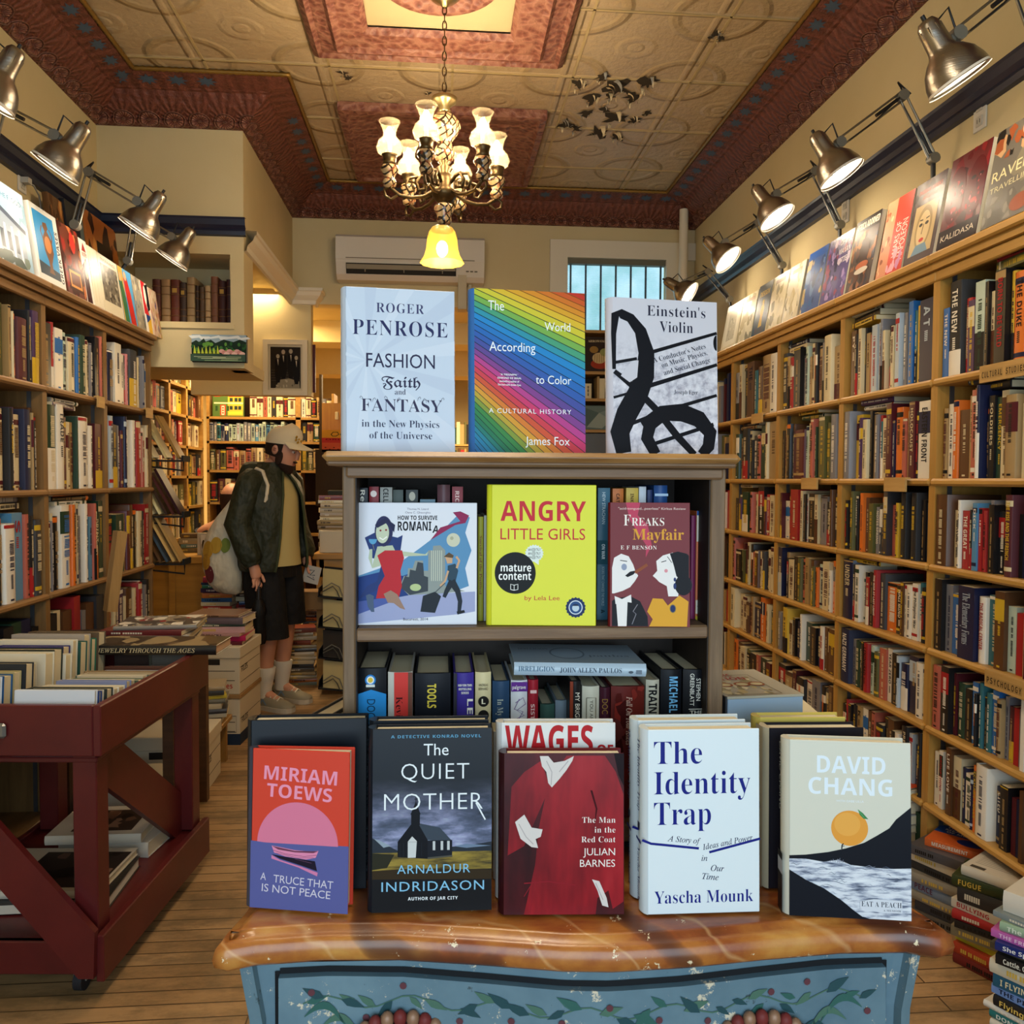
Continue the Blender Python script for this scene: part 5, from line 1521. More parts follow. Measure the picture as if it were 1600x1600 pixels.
spine_row([
 (560, 575, 763, '#1a2028', 'dark blue-black spine at the left end of the upper shelf', lambda a: vt(a, 'Re', 567, 766, 784, 7, '#d8d4c8'), .12, False),
 (577, 592, 761, '#7c2228', 'dark red spine with a small round badge, upper shelf', lambda a: a.circ(584, 772, 5, '#d8c9c0'), .12, False),
 (594, 613, 762, '#8c8c86', 'grey spine with block letters, upper shelf of small bookcase', lambda a: vt(a, 'CELL', 603, 764, 785, 8, '#222'+'222'), .12, False),
 (614, 630, 766, '#3a4440', 'dark grey-green spine behind the white picture book', None, .12, False),
 (634, 653, 766, '#2a3030', 'black spine with a small pale portrait, upper shelf', lambda a: a.circ(644, 776, 5, '#a8a496', 7), .12, False),
 (656, 680, 781, '#5f7c8c', 'low blue-grey spine behind the white picture book', None, .12, False),
 (683, 703, 758, '#5a3e44', 'tall brownish purple spine, upper shelf of small bookcase', None, .13, True),
 (706, 723, 761, '#7c2a32', 'wine red spine behind the white picture book', lambda a: vt(a, 'RIC', 714, 768, 785, 6, '#d8b8b0'), .12, False),
 (747, 755, 808, '#a3a034', 'thin yellow-green spine between white and yellow books', lambda a: vt(a, 'Survival of the Prettiest', 751, 838, 930, 4, '#7a2a24', 'serif'), .12, False),
 (756, 760, 806, '#b8bcb4', 'thin pale grey spine beside the yellow-green spine', None, .12, False),
 (761, 765, 800, '#70302c', 'thin red-brown spine beside the yellow book', None, .12, False),
 (933, 952, 763, '#3a6478', 'tall teal blue spine lettered ON WAR in the small bookcase', lambda a: (vt(a, 'HEW STRACHAN', 942, 770, 820, 5, '#c9d6d8', 'sans'), a.rect(933, 846, 952, 884, '#27505c'), vt(a, 'ON WAR', 942, 852, 876, 5, '#d8e2e2'), vt(a, 'BOOKS THAT CHANGED THE WORLD', 942, 888, 950, 4, '#a9bcc2', 'sans'), vt(a, 'A', 942, 956, 962, 6, '#16242a')), .13, False),
 (956, 973, 764, '#c06a2c', 'orange spine behind the dark red paperback', lambda a: vt(a, 'CAT', 964, 772, 786, 5, '#3a1c10'), .12, False),
 (977, 996, 763, '#c9a846', 'mustard yellow spine behind the dark red paperback', lambda a: vt(a, 'INK', 986, 772, 786, 5, '#5a3c14'), .12, False),
 (997, 1008, 761, '#c3c9d0', 'thin white spine behind the dark red paperback', None, .12, False),
 (1010, 1018, 766, '#20305a', 'thin navy spine behind the dark red paperback', None, .12, False),
 (1020, 1041, 759, '#274c84', 'blue spine with a paler stripe behind the dark red paperback', lambda a: a.rect(1020, 772, 1041, 776, '#a8c0d8'), .12, True),
 (1079, 1086, 806, '#7c2a54', 'thin magenta spine right of the dark red paperback', None, .12, False),
 (1087, 1099, 799, '#d06a34', 'orange and white spine lettered AMAZING LURES & FLIES', lambda a: (a.rect(1087, 799, 1099, 848, '#dcd6c4'), a.rect(1087, 799, 1099, 806, '#2a5a9c'), a.circ(1093, 822, 3, '#b83a30', 6), vt(a, 'AMAZING LURES & FLIES', 1095, 858, 936, 4.5, '#f0e0c8'), a.rect(1087, 942, 1099, 964, '#dcd6c4'), a.rect(1087, 968, 1099, 974, '#c9b83c'), a.circ(1093, 952, 3.5, '#3a3a3a')), .12, False),
 (1100, 1107, 806, '#5c4638', 'brownish spine at the right end of the upper shelf', None, .12, False),
], yf, Z3, '', g1)
g2 = 'spines on the lower shelf of the small bookcase'
WT = '#e6e2d6'
spine_row([
 (558, 604, 1044, '#14161c', 'thick black and blue spine with a round target emblem', lambda a: (a.circ(579, 1062, 8.5, '#2a7ac0'), a.circ(579, 1062, 6, '#e0e6e8'), a.circ(579, 1062, 4, '#d8b83c'), a.rect(572, 1069, 586, 1073, '#d8d8d0'), a.poly([(558, 1084), (580, 1077), (604, 1084), (604, 1150), (558, 1150)], '#2a86c8'), vt(a, 'DOCTOR', 580, 1092, 1150, 13, '#16324a', 'sans')), .14, True),
 (606, 645, 1050, '#c2bdb2', 'thick white and red spine lettered Kevi on the lower shelf', lambda a: (a.rect(616, 1050, 638, 1190, '#c83c36'), a.rect(638, 1050, 645, 1190, '#6a4438'), vt(a, 'Kevin', 624, 1088, 1130, 10, '#3a1618', 'serif')), .14, True),
 (648, 705, 1052, '#14171f', 'very thick black spine lettered TOOLS in yellow', lambda a: vt(a, 'TOOLS', 675, 1068, 1106, 14, '#d8c24a', 'black'), .14, True),
 (709, 741, 1051, '#3a2c84', 'purple spine with white lettering and a grey edge picture', lambda a: (a.rect(709, 1051, 714, 1190, '#2c2c34'), vt(a, 'LEE', 735, 1092, 1130, 9, WT, 'bold'), a.text('NEW YORK TIMES', 716, 738, 1072, 3.4, WT, 'bold'), a.text('BESTSELLING', 717, 737, 1078, 3.4, WT, 'bold'), a.text('SERIES', 721, 733, 1084, 3.4, WT, 'bold')), .14, True),
 (743, 768, 1050, '#cdbf94', 'cream spine with black L in a disc, lower shelf', lambda a: (a.text('ANDREAS', 748, 763, 1072, 4, '#2a2620'), a.text('BERNARD', 748, 763, 1078, 4, '#2a2620'), a.circ(756, 1096, 8.5, '#1c1a18'), a.text('L', 753, 759, 1100, 8, '#e0d8bc', 'bold'), a.circ(756, 1118, 8.5, '#1c1a18')), .14, True),
 (770, 797, 1064, '#27405c', 'dark blue spine lettered In My Mind on the lower shelf', lambda a: vt(a, 'In My Mind', 782, 1092, 1146, 9, '#a9b0a4', 'serif'), .13, True),
 (799, 825, 1063, '#cfd0d2', 'white and purple spine with a scribbled outline drawing', lambda a: (a.rect(799, 1065, 825, 1080, '#5a2a7c'), a.text('palgrave', 801, 822, 1076, 6, WT, 'sans'), a.line([(806, 1098), (818, 1090), (822, 1100), (808, 1110), (820, 1118), (806, 1124)], 1, '#6a4a84'), a.line([(812, 1092), (804, 1108), (818, 1112), (810, 1126)], 1, '#6a4a84')), .13, True),
 (826, 842, 1062, '#941e2c', 'red spine lettered SISTER beside the white and purple spine', lambda a: (vt(a, 'SISTER', 833, 1100, 1140, 6, '#d8b0ac'), a.rect(829, 1078, 839, 1083, '#d8b0ac')), .13, True),
 (891, 909, 1064, '#1c1a1c', 'dark spine lettered MY BRIGHT with a rust side', lambda a: (a.rect(891, 1064, 896, 1190, '#7c3420'), vt(a, 'MY BRIGHT', 903, 1082, 1136, 7, '#d8d0c0', 'sans')), .13, True),
 (911, 938, 1072, '#c4c0ae', 'cream spine with a thin framed label, lower shelf', lambda a: (a.line([(917, 1090), (932, 1090), (932, 1160), (917, 1160), (917, 1090)], 1, '#5a5648'), vt(a, 'YOU ARE', 925, 1094, 1130, 5, '#4a463c', 'sans')), .13, True),
 (939, 955, 1074, '#3c1624', 'dark maroon spine lettered DOC on the lower shelf', lambda a: vt(a, 'DOC', 946, 1092, 1116, 9, '#8c6a34', 'sans'), .13, True),
 (956, 1009, 1072, '#5e1c16', 'thick dark red spine lettered Fall On Your Knees', lambda a: (blotch(a, ['#4a1410', '#74241c', '#3c100e'], 20, 4, None, (.1, .3)), vt(a, 'Fall On Your Knees', 984, 1088, 1166, 9, '#c9a898', 'ital')), .14, True),
 (1011, 1032, 1062, '#b9b4a2', 'grey-white spine lettered TRAINING on the lower shelf', lambda a: vt(a, 'TRAINING', 1021, 1068, 1146, 13, '#1c1c1e', 'black'), .14, True),
 (1034, 1067, 1046, '#10131a', 'black spine lettered in light blue capitals, lower shelf right', lambda a: vt(a, 'MICHAEL CONNELLY', 1053, 1057, 1190, 13, '#6fb0dc', 'bold'), .14, True),
 (1069, 1105, 1046, '#15161a', 'black spine with white lettering at the right end, lower shelf', lambda a: (vt(a, 'STEPHEN', 1092, 1060, 1096, 6.5, WT, 'sans'), vt(a, 'GREENBLATT', 1082, 1052, 1104, 6.5, WT, 'sans'), a.rect(1077, 1109, 1100, 1110, WT), a.text('THE', 1079, 1099, 1117, 5, WT, 'sans'), a.text('S', 1080, 1098, 1146, 18, WT, 'serif')), .14, True),
], YK+.03, Z5, '', g2)
# small books lying low in the gap, and the one on top of the row
b_items = [(845, 868, 1100, '#3c5a50'), (869, 889, 1094, '#7c8c98')]
for i, (x0, x1, yt, c_) in enumerate(b_items):
    spine_row([(x0, x1, yt, c_, f'low {"dark green" if i == 0 else "blue-grey"} book in the gap of the lower shelf', None, .11, True)], YK+.06, Z5, '', g2)
zi = kz(1062)+.002
p0, p1 = at(803, 1062, y=YK+.012), at(1008, 1066, y=YK+.012)
r = empty('hardcover_novel', 'pale blue book lettered IRRELIGION lying flat across the lower row', 'book', ((p0.x+p1.x)/2, YK+.012, zi), (0, 0, math.radians(-1.5)), g2)
w = p1.x-p0.x; b = MB(); m = M('#a9bccb', .36, .45); th_ = .019
b.X = Matrix.Rotation(math.radians(1.2), 4, 'Y')
b.cbox((-w/2, 0, 0), (w/2, .14, .003), m, .0008); b.cbox((-w/2, 0, th_-.003), (w/2, .14, th_), m, .0008)
V = [(x, -.005*math.sin(PI*q/6), th_*q/6) for x in (-w/2, w/2) for q in range(7)]
b.add(V, [(q, q+7, q+8, q+1) for q in range(6)], m, True)
a = Art(b, (712, 860, 1220, 918), (-w/2, -.0056, 0), (w, 0, 0), (0, 0, th_), (0, -1, 0))
a.text('IRRELIGION', 728, 866, 897, 22, '#4f6a80', 'serif'); a.text('JOHN ALLEN PAULOS', 886, 1124, 900, 21, '#3a4656', 'serif'); a.circ(1160, 896, 9, '#4a5664', 6); a.rect(1180, 886, 1202, 904, '#6a7684')
a = Art(b, (0, 0, 100, 60), (-w/2, 0, th_), (w, 0, 0), (0, .14, 0), (0, 0, 1)); a.circ(44, 30, 14, '#7c8c9a', 18); a.circ(44, 30, 12.5, '#a9bccb', 16); a.text('IRRELIGION', 6, 30, 20, 6, '#7c8c9a', 'serif'); a.text('paulos', 60, 92, 40, 6, '#7c8c9a', 'serif')
b.build('dust_jacket', r)
b = MB(); b.X = Matrix.Rotation(math.radians(1.2), 4, 'Y'); b.box((-w/2+.004, .003, .003), (w/2-.004, .136, th_-.003), PAGES); b.build('page_block', r)
# ------------------------------------------------------------------ the front row on the dresser
ZS = ZD + .0008
def printmat(name, sc, ns, stops, fade=None, det=6):
    t = NT(name); co = t.coord()
    c = t.ramp(t.noise(t.scale(co, sc), ns, det, .62), stops)
    if fade:
        z = t.n('ShaderNodeSeparateXYZ', {0: co}).outputs[2]
        c = t.mix(t.ramp(t.math('MULTIPLY', z, 4), fade[0]), c, fade[1])
    return t.base(c, .33, .2)
SKY = printmat('stormy_sky_print', (5, 1, 17), 2.2, [(.3, '#232c36'), (.46, '#57607a'), (.56, '#8d92b4'), (.66, '#b4c4d2'), (.8, '#d8e2e6')], ([(.42, 0.0), (.5, .35), (.62, .9), (.68, 1.0)], '#121922'))
FIELD = printmat('autumn_field_print', (10, 1, 60), 2.0, [(.35, '#3a3420'), (.5, '#7a682c'), (.7, '#a08a3c')])
COAT = printmat('red_cloth_print', (9, 1, 2.2), 1.6, [(.26, '#2a080e'), (.4, '#70101a'), (.55, '#941822'), (.75, '#a82a30')], None, 4)
COATD = printmat('dark_red_cloth_print', (8, 1, 3), 1.5, [(.3, '#16060a'), (.55, '#4a0e16'), (.8, '#7a1820')], None, 4)
SEA = printmat('engraved_waves_print', (4, 1, 26), 7.0, [(.36, '#4a5468'), (.44, '#8f97aa'), (.52, '#c9ced8'), (.7, '#dfe3e8')], None, 8)
def art_miriam(a):
    a.rect(140, 1100, 665, 1470, '#565a92', 1); a.k = 3
    a.circ(392, 1105, 217, '#cf7490', 232, 0, 180, 40)
    a.poly([(140, 1098), (665, 1146), (665, 1200), (140, 1200)], '#565a92')
    a.text('MIRIAM', 206, 598, 752, 76, '#e08fa8', 'bold', rot=-2.5); a.text('TOEWS', 222, 572, 848, 74, '#e08fa8', 'bold', rot=-2.5)
    a.poly([(254, 1120), (300, 1126), (380, 1138), (460, 1140), (506, 1134), (492, 1172), (440, 1186), (330, 1176), (268, 1158)], '#d583a6')
    a.poly([(256, 1122), (380, 1142), (504, 1136), (480, 1148), (380, 1150), (290, 1140)], '#6a3a50')
    a.line([(262, 1145), (330, 1162), (430, 1170), (496, 1158)], 2.5, '#7a4260'); a.line([(280, 1160), (400, 1180), (480, 1172)], 2, '#7a4260')
    a.poly([(254, 1168), (330, 1178), (488, 1192), (500, 1246), (420, 1222), (300, 1190)], '#1f1a2a'); a.poly([(254, 1172), (300, 1196), (420, 1228), (504, 1254), (500, 1274), (400, 1232), (254, 1192)], '#c878a0')
    a.line([(380, 1186), (470, 1204)], 1.5, '#7a5070')
    a.text('A', 196, 226, 1312, 40, '#c9c3d2', 'sans', rot=-3); a.text('TRUCE THAT', 266, 586, 1322, 42, '#c9c3d2', 'sans', rot=-3)
    a.text('IS NOT PEACE', 204, 572, 1375, 42, '#c9c3d2', 'sans', rot=-3)
def art_dark(a): a.line([(450, 1504), (144, 1510), (146, 2400)], 1.6, '#5c4a50')
def art_quiet(a):
    x0, y0, x1, y1 = a.box
    a.rect(x0, 480, x1, 1150, SKY, 1); a.k = 3
    rn = random.Random(2)
    a.poly([(x0, 1060), (800, 1072), (860, 1100), (920, 1130), (1300, 1110), (x1, 1090), (x1, 1150), (x0, 1150)], '#2a313a')
    a.poly([(x0+10, 1064), (820, 1074), (880, 1104), (840, 1112)], '#8a98a4'); a.poly([(1230, 1112), (1300, 1100), (x1-4, 1112), (1300, 1122)], '#6a7c94')
    a.rect(x0, 1140, x1, 1250, FIELD); a.poly([(x0, 1140), (900, 1150), (860, 1220), (x0, 1230)], '#2a2a20')
    a.rect(x0, 1235, x1, y1, '#1a1b1e'); a.poly([(x0, 1235), (1000, 1225), (x1, 1240), (x1, 1290), (x0, 1280)], '#33291c')
    K = '#15181e'
    a.poly([(918, 1082), (990, 992), (1030, 984), (1084, 1076), (1084, 1176), (918, 1164)], K); a.poly([(1030, 984), (1150, 1010), (1222, 1086), (1084, 1076)], '#3a4450'); a.rect(1084, 1078, 1220, 1168, '#1c2028'); a.poly([(1084, 1168), (1220, 1158), (1222, 1166), (1084, 1178)], '#4a4a44')
    a.rect(992, 935, 1040, 994, K); a.poly([(988, 938), (1018, 868), (1044, 938)], K); a.line([(1018, 870), (1018, 842)], 4, K); a.line([(1009, 856), (1027, 856)], 3, K)
    for i in range(7): a.line([(930+20*i, 1090), (930+20*i, 1160)], 1.6, '#272c34')
    a.poly([(974, 1082), (998, 1054), (1024, 1080), (1018, 1168), (974, 1168)], '#c3c6c6'); a.line([(975, 1084), (1022, 1084)], 2, '#8a8e90')
    for x in (1112, 1156, 1192): a.rect(x, 1082, x+14, 1130, '#b9bec0')
    W = '#dfe6ea'; B = '#7fb8d8'
    a.text('A DETECTIVE KONRAD NOVEL', 878, 1380, 528, 16, '#5a93b4', 'bold', space=1.15)
    a.text('The', 1060, 1198, 622, 62, W, 'sans'); a.text('QUIET', 936, 1314, 750, 82, W, 'thin', space=1.1); a.text('MOTHER', 842, 1390, 914, 86, W, 'thin', space=1.05)
    a.line([(1352, 880), (1404, 972)], 8, W)
    a.text('ARNALDUR', 916, 1320, 1252, 46, B, 'sans', space=1.1); a.text('INDRIDASON', 830, 1398, 1345, 50, B, 'sans', space=1.1)
    a.text('AUTHOR OF JAR CITY', 976, 1252, 1394, 17, W, 'bold', space=1.1)
def art_wages(a):
    R_ = '#a81c22'
    a.text('WAGES', 112, 590, 640, 196, R_, 'black'); a.text('OF', 612, 700, 640, 70, R_, 'black')
    a.text('DESTRUCTION', 112, 700, 740, 70, '#1c1a1a', 'black')
def art_coat(a):
    x0, y0, x1, y1 = a.box
    a.rect(x0, y0, x1, y1, COATD, 1); a.k = 3
    a.poly([(x0+40, 780), (200, 700), (290, 640), (340, 780), (260, 960), (200, 1100), (x0+20, 1150)], COAT); a.poly([(430, 612), (640, 612), (700, 700), (742, 820), (742, 1400), (640, y1), (200, y1), (260, 1200), (280, 1000), (330, 760)], COAT)
    a.poly([(690, y0), (x1, y0), (x1, 780), (715, 720)], '#170b10'); a.poly([(600, 1380), (660, 1340), (690, y1), (590, y1)], COATD); a.poly([(560, 800), (572, 800), (600, 900), (582, 1010), (590, 900)], '#3c0a10')
    WH = '#cfc8c4'; W2 = '#aaa2a2'
    a.poly([(284, 614), (330, 614), (360, 650), (420, 640), (470, 614), (462, 640), (430, 690), (390, 740), (350, 784), (330, 760), (320, 700), (296, 670)], WH); a.line([(320, 640), (350, 700), (346, 770)], 5, W2); a.line([(440, 640), (390, 700)], 5, W2)
    a.poly([(150, 970), (200, 930), (240, 1000), (300, 1010), (290, 1050), (262, 1062), (276, 1110), (240, 1105), (180, 1060)], WH); a.line([(170, 980), (210, 1050), (250, 1090)], 5, W2)
    a.poly([(570, 1280), (610, 1290), (650, 1380), (660, 1430), (626, 1420), (600, 1340)], WH); a.line([(590, 1300), (630, 1390)], 5, W2)
    a.line([(200, 1300), (330, 1290), (480, 1310)], 6, '#86202a'); a.line([(250, 1290), (200, 1370)], 4, '#86202a'); a.line([(260, 1300), (232, 1460)], 4, '#86202a')
    W = '#e6dcd6'
    a.text('The Man', 516, 698, 975, 30, W, 'serif', space=1.05); a.text('in the', 584, 698, 1028, 30, W, 'serif', space=1.05); a.text('Red Coat', 512, 698, 1080, 30, W, 'serif', space=1.05)
    a.text('JULIAN', 522, 696, 1150, 38, W, 'sans'); a.text('BARNES', 504, 696, 1212, 38, W, 'sans')
def art_identity(a):
    N = '#1c2478'
    a.text('The', 876, 1138, 670, 118, N, 'serif'); a.text('Identity', 876, 1402, 832, 118, N, 'serif'); a.text('Trap', 876, 1186, 995, 118, N, 'serif')
    a.line([(812, 1072), (860, 1092), (1120, 1123)], 13, N); a.line([(1176, 1145), (1455, 1078)], 13, N)
    T_ = '#2a2c4a'
    a.text('A Story of', 948, 1128, 1080, 30, T_, 'ital', rot=-6); a.text('Ideas and Power', 1142, 1420, 1132, 30, T_, 'ital', rot=10); a.text('in', 1134, 1166, 1190, 30, T_, 'ital'); a.text('Our', 1184, 1256, 1244, 32, T_, 'ital', rot=-4); a.text('Time', 1136, 1226, 1286, 32, T_, 'ital', rot=-6)
    a.text('Yascha Mounk', 878, 1416, 1412, 64, N, 'serif')
def art_peach(a):
    x0, y0, x1, y1 = a.box
    K = '#14171f'
    a.text('DAVID', 450, 754, 545, 76, '#d8e2ea', 'bold'); a.text('CHANG', 412, 784, 640, 74, '#d8e2ea', 'bold'); a.text('WITH GABE ULLA', 536, 658, 672, 9, '#d8e2ea', 'sans')
    a.circ(595, 787, 82, '#d8943c', 78, n=40); a.circ(585, 770, 58, '#dda04a', 52, n=30)
    a.poly([(632, 702), (654, 718), (678, 744), (656, 742), (640, 726)], '#3c7c4c'); a.line([(632, 704), (660, 738)], 2.5, '#5c9c64')
    a.poly([(x0, 918), (400, 912), (500, 896), (580, 876), (660, 848), (720, 812), (770, 780), (800, 740), (x1, 684), (x1, 970), (x0, 970)], K)
    a.line([(560, 880), (562, 862), (568, 856)], 5, K); a.line([(558, 868), (572, 866)], 3, K)
    a.poly([(x0, 932), (400, 930), (480, 940), (545, 928), (600, 948), (700, 956), (780, 958), (x1, 952), (x1, 1182), (650, 1180), (600, 1140), (560, 1110), (500, 1070), (420, 1035), (x0, 990)], SEA)
    rn = random.Random(9)
    for i in range(36):
        cx = rn.uniform(345, x1-45); cy = rn.uniform(942, 1160)
        if cy > 990 + (cx-330)*.56: continue
        L = rn.uniform(14, 40); q = rn.uniform(-.5, .3)
        a.line([(cx-L, cy+L*q*.4), (cx-L*.3, cy-4), (cx+L*.4, cy+3), (cx+L, cy-L*q*.4)], [.6, 2.2, 2, .6], rn.choice(['#5a6478', '#8a92a6', '#e0e4ea', '#6a7488', '#3f4860']))
    for i in range(14): a.line([(540+4*i-28, 936+rn.uniform(-4, 8)), (534+5*i-28, 920+rn.uniform(-6, 10)+abs(i-7)*2)], 1.6, '#8a92a6')
    a.poly([(x0, 980), (400, 1022), (480, 1056), (560, 1106), (610, 1145), (650, 1172), (690, 1182), (x0, 1182)], K)
    a.poly([(640, 1104), (700, 1092), (824, 1094), (826, 1150), (740, 1152), (640, 1136)], '#c9ced8'); a.text('EAT A PEACH', 646, 822, 1126, 22, '#2a3040', 'serif', space=1.05); a.text('A MEMOIR', 742, 820, 1144, 8, '#2a3040', 'serif', space=1.1)
def sptext(s_, y0, y1, c, cap=.5, font='serif'):
    def f(a):
        v, fc, p, q = textmesh(s_, font)
        a.text(s_, y0, y1, .5+cap/2, cap, c, font)
    return f
# from the back to the front
loc, rot, w, h = quad((390, 1400), (572, 1393), (392, 1129), ZS, 3)
facebook('hardcover_novel', w, h, .032, '#10161e', 'large dark navy hardcover with a blank front behind the red sunset book', loc+Vector((0, .004, .002)), rot, (140, 420, 755, 1340), art_dark, pages='#cfc6ac')
loc, rot, w, h = quad((581, 1429), (768, 1424), (585, 1142), ZS, 4)
qm = facebook('hardcover_novel', w, h, .03, '#141b24', 'front copy of The QUIET MOTHER, dark cover with a black church', loc + Vector((0, 0, .0022)), rot, (778, 478, 1440, 1456), art_quiet,
   sptext('The QUIET MOTHER   ARNALDUR', .06, .8, '#8aa0ac', .4, 'thin'))
dup(qm, qm.location + Vector((-.002, .037, .0)), qm.rotation_euler, 'second copy of The QUIET MOTHER, mostly hidden behind the front copy')
loc, rot, w, h = quad((787, 1432), (975, 1431), (788, 1180), ZS, 4)
brn = facebook('hardcover_novel', w, h, .03, '#5c1018', 'dark red hardcover lettered The Man in the Red Coat', loc + Vector((0, 0, .0022)), rot, (90, 600, 745, 1468), art_coat, spcol='#2c0a10')
Wp = brn.location + Vector((-.002, .04, 0))
facebook('hardcover_novel', w*.99, h+.028, .026, '#d3d2cf', 'white hardcover with WAGES in red capitals behind the red coat book', Wp, rot, (92, 428, 712, 1560), art_wages)
loc, rot, w, h = quad((1012, 1432), (1187, 1427), (1010, 1143), ZS, 3)
idt = facebook('hardcover_novel', w, h, .034, '#d3dde2', 'front copy of The Identity Trap, white cover with blue serif title', loc + Vector((0, 0, .002)), rot, (842, 486, 1452, 1470), art_identity,
   lambda a: (a.text('The Identity Trap', .06, .46, .72, .46, '#2a3068', 'serif'), a.rect(.52, .3, .56, .7, '#1c1e38'), a.text('Yascha Mounk', .66, .95, .72, .42, '#2a3068', 'serif'), a.rect(.612, 0, .626, 1, '#1c2478')))
dup(idt, idt.location + Vector((-.003, .042, 0)), idt.rotation_euler, 'second white copy of The Identity Trap, hidden behind the front copy')
loc, rot, w, h = quad((1210, 1394), (1345, 1392), (1211, 1142), ZS, 2)
facebook('hardcover_novel', w+.012, h, .033, '#1a1820', 'dark hardcover with a beige spine behind the book with an orange peach', loc + Vector((0, .006, .002)), rot, None, None, lambda a: (a.rect(0, 0, 1, 1, '#b5a98e'), a.text('DAVID', .06, .2, .7, .3, '#8a7c5c', 'serif'), a.circ(.5, .5, .03, '#6a5f48', .2)), spcol='#b5a98e', rough=.4)
Yl = loc + Vector((0, .05, .0)); facebook('hardcover_novel', w+.004, h+.004, .03, '#cfba5c', 'pale yellow-jacketed hardcover standing hindmost at the right of the dresser', Yl, rot)
loc, rot, w, h = quad((1233, 1432), (1424, 1442), (1238, 1158), ZS, 4)
facebook('hardcover_novel', w, h, .03, '#cbc9ba', 'cream and black hardcover with an orange peach rolled up a hill', loc + Vector((0, 0, .0022)), rot, (326, 402, 866, 1182), art_peach,
   lambda a: (a.text('DAVID CHANG', .03, .42, .68, .4, '#9aa0a0', 'sans'), a.rect(.7, 0, .78, 1, '#b9bfcc'), a.rect(.78, 0, 1, 1, '#14171f'), a.rect(.66, 0, .70, 1, '#14171f')), spcol='#cbc9ba')
loc, rot, w, h = quad((392, 1417), (548, 1421), (397, 1170), ZS, 4)
mi = facebook('paperback_novel', w, h, .016, '#c8402e', 'red and violet book with a pink sun and rowing boat, cover opening', loc + Vector((0, -.004, .0022)), rot, (143, 583, 664, 1468), art_miriam, hard=True, flare=.10, spcol='#3a3a48')
# narrow white spine standing between the church book and the red coat book
xa = at(771, 1380, z=ZS); xb = at(787, 1380, z=ZS)
r = empty('paperback_novel', 'narrow white spine standing between the church and red coat books', 'book', ((xa.x+xb.x)/2, xa.y+.012, ZS))
w = xb.x-xa.x; h = at(779, 1147, y=xa.y).z-ZS
b = MB(); m = M('#c3bfb2', .4); b.cbox((-w/2, 0, 0), (w/2, .0006, h), m, .0002); b.cbox((-w/2, 0, 0), (-w/2+.0008, .045, h), m, .0002); b.cbox((w/2-.0008, 0, 0), (w/2, .045, h), m, .0002)
a = Art(b, (770, 1147, 787, 1380), (-w/2, 0, 0), (w, 0, 0), (0, 0, h), (0, -1, 0)); a.text('A', 776, 780, 1166, 6, '#2a2a2a', 'serif'); a.rect(777, 1364, 780, 1367, '#2a2a2a'); b.build('cover', r)
b = MB(); b.box((-w/2+.001, .001, .0005), (w/2-.001, .0445, h-.0005), PAGES); b.build('page_block', r)

# two books with pale fore-edges left of the small bookcase, spines away
for i, (x0, x1, yt, yaw) in enumerate(((466, 507, 1108, -.28), (500, 536, 1110, -.26))):
    A = at(x0, yt, y=1.22); B = at(x1, yt, y=1.22)
    hh = A.z - ZD - .02
    r = empty('hardcover_novel', ['pale page edges of a hardcover standing left of the small bookcase', 'second hardcover, page edges up, close against the small bookcase'][i], 'book', ((A.x+B.x)/2, 1.235, ZS), (math.radians(-2), 0, yaw))
    w = (B.x-A.x)*.86; b = MB(); m = M('#14202c', .4)
    b.cbox((-w/2, 0, 0), (-w/2+.003, .15, hh), m, .0008); b.cbox((w/2-.003, 0, 0), (w/2, .15, hh), m, .0008); b.cbox((-w/2, .147, 0), (w/2, .15, hh), m, .0008); b.build('cover', r)
    b = MB(); b.box((-w/2+.003, .003, .003), (w/2-.003, .146, hh-.004), M('#cdbf9c', .8)); b.build('page_block', r)

# thick book and the book under it on the right end of the dresser
A = at(1140, 1130, y=1.22); B = at(1255, 1120, y=1.22)
zt_ = A.z
pz = zt_ - .001
sup = MB()
xa, xb = at(1150, 1130, y=1.24).x, at(1309, 1116, y=1.24).x
r = empty('hardcover_novel', 'cream hardcover lying flat under the thick pale blue-edged book', 'book', ((xa+xb)/2, 1.25, 0), (0, 0, -.12))
w = xb-xa; z0 = at(1230, 1132, y=1.25).z - .034; z1 = z0+.03
r.location.z = z0
b = MB(); m = M('#cfc4a2', .4); b.cbox((-w/2, 0, 0), (w/2, .2, .003), m, .0008); b.cbox((-w/2, 0, .027), (w/2, .2, .03), m, .0008); b.cbox((-w/2-.002, 0, 0), (-w/2+.002, .2, .03), m, .0008); b.build('cover', r)
b = MB(); b.box((-w/2+.003, .004, .003), (w/2-.004, .196, .027), M('#c3ccd6', .8)); b.build('page_block', r)
# stack below it down to the dresser
zz = ZS; kk = 0
hs = (z0-ZS)/4
for kk in range(4):
    rr_ = empty('hardcover_novel', f'{["dark red", "grey", "navy", "tan"][kk]} hardcover lying {["lowest", "second", "third", "fourth"][kk]} in the stack right of small bookcase', 'book', ((xa+xb)/2+.004*(-1)**kk, 1.262, ZS+hs*kk+.0003), (0, 0, -.12+.05*(-1)**kk), 'stack under the thick pale blue-edged book')
    hh = hs-.0008; b = MB(); m = M(['#5a1c1e', '#77777a', '#1c2242', '#9d8154'][kk], .4); w2 = w*.9
    b.cbox((-w2/2, 0, 0), (w2/2, .18, .003), m, .0008); b.cbox((-w2/2, 0, hh-.003), (w2/2, .18, hh), m, .0008); b.cbox((-w2/2, 0, 0), (w2/2, .003, hh), m, .0008); b.build('cover', rr_)
    b = MB(); b.box((-w2/2+.003, .003, .003), (w2/2-.004, .176, hh-.003), PAGES); b.build('page_block', rr_)
p0, p1 = at(1137, 1128, y=1.225), at(1255, 1119, y=1.235)
d = p1-p0
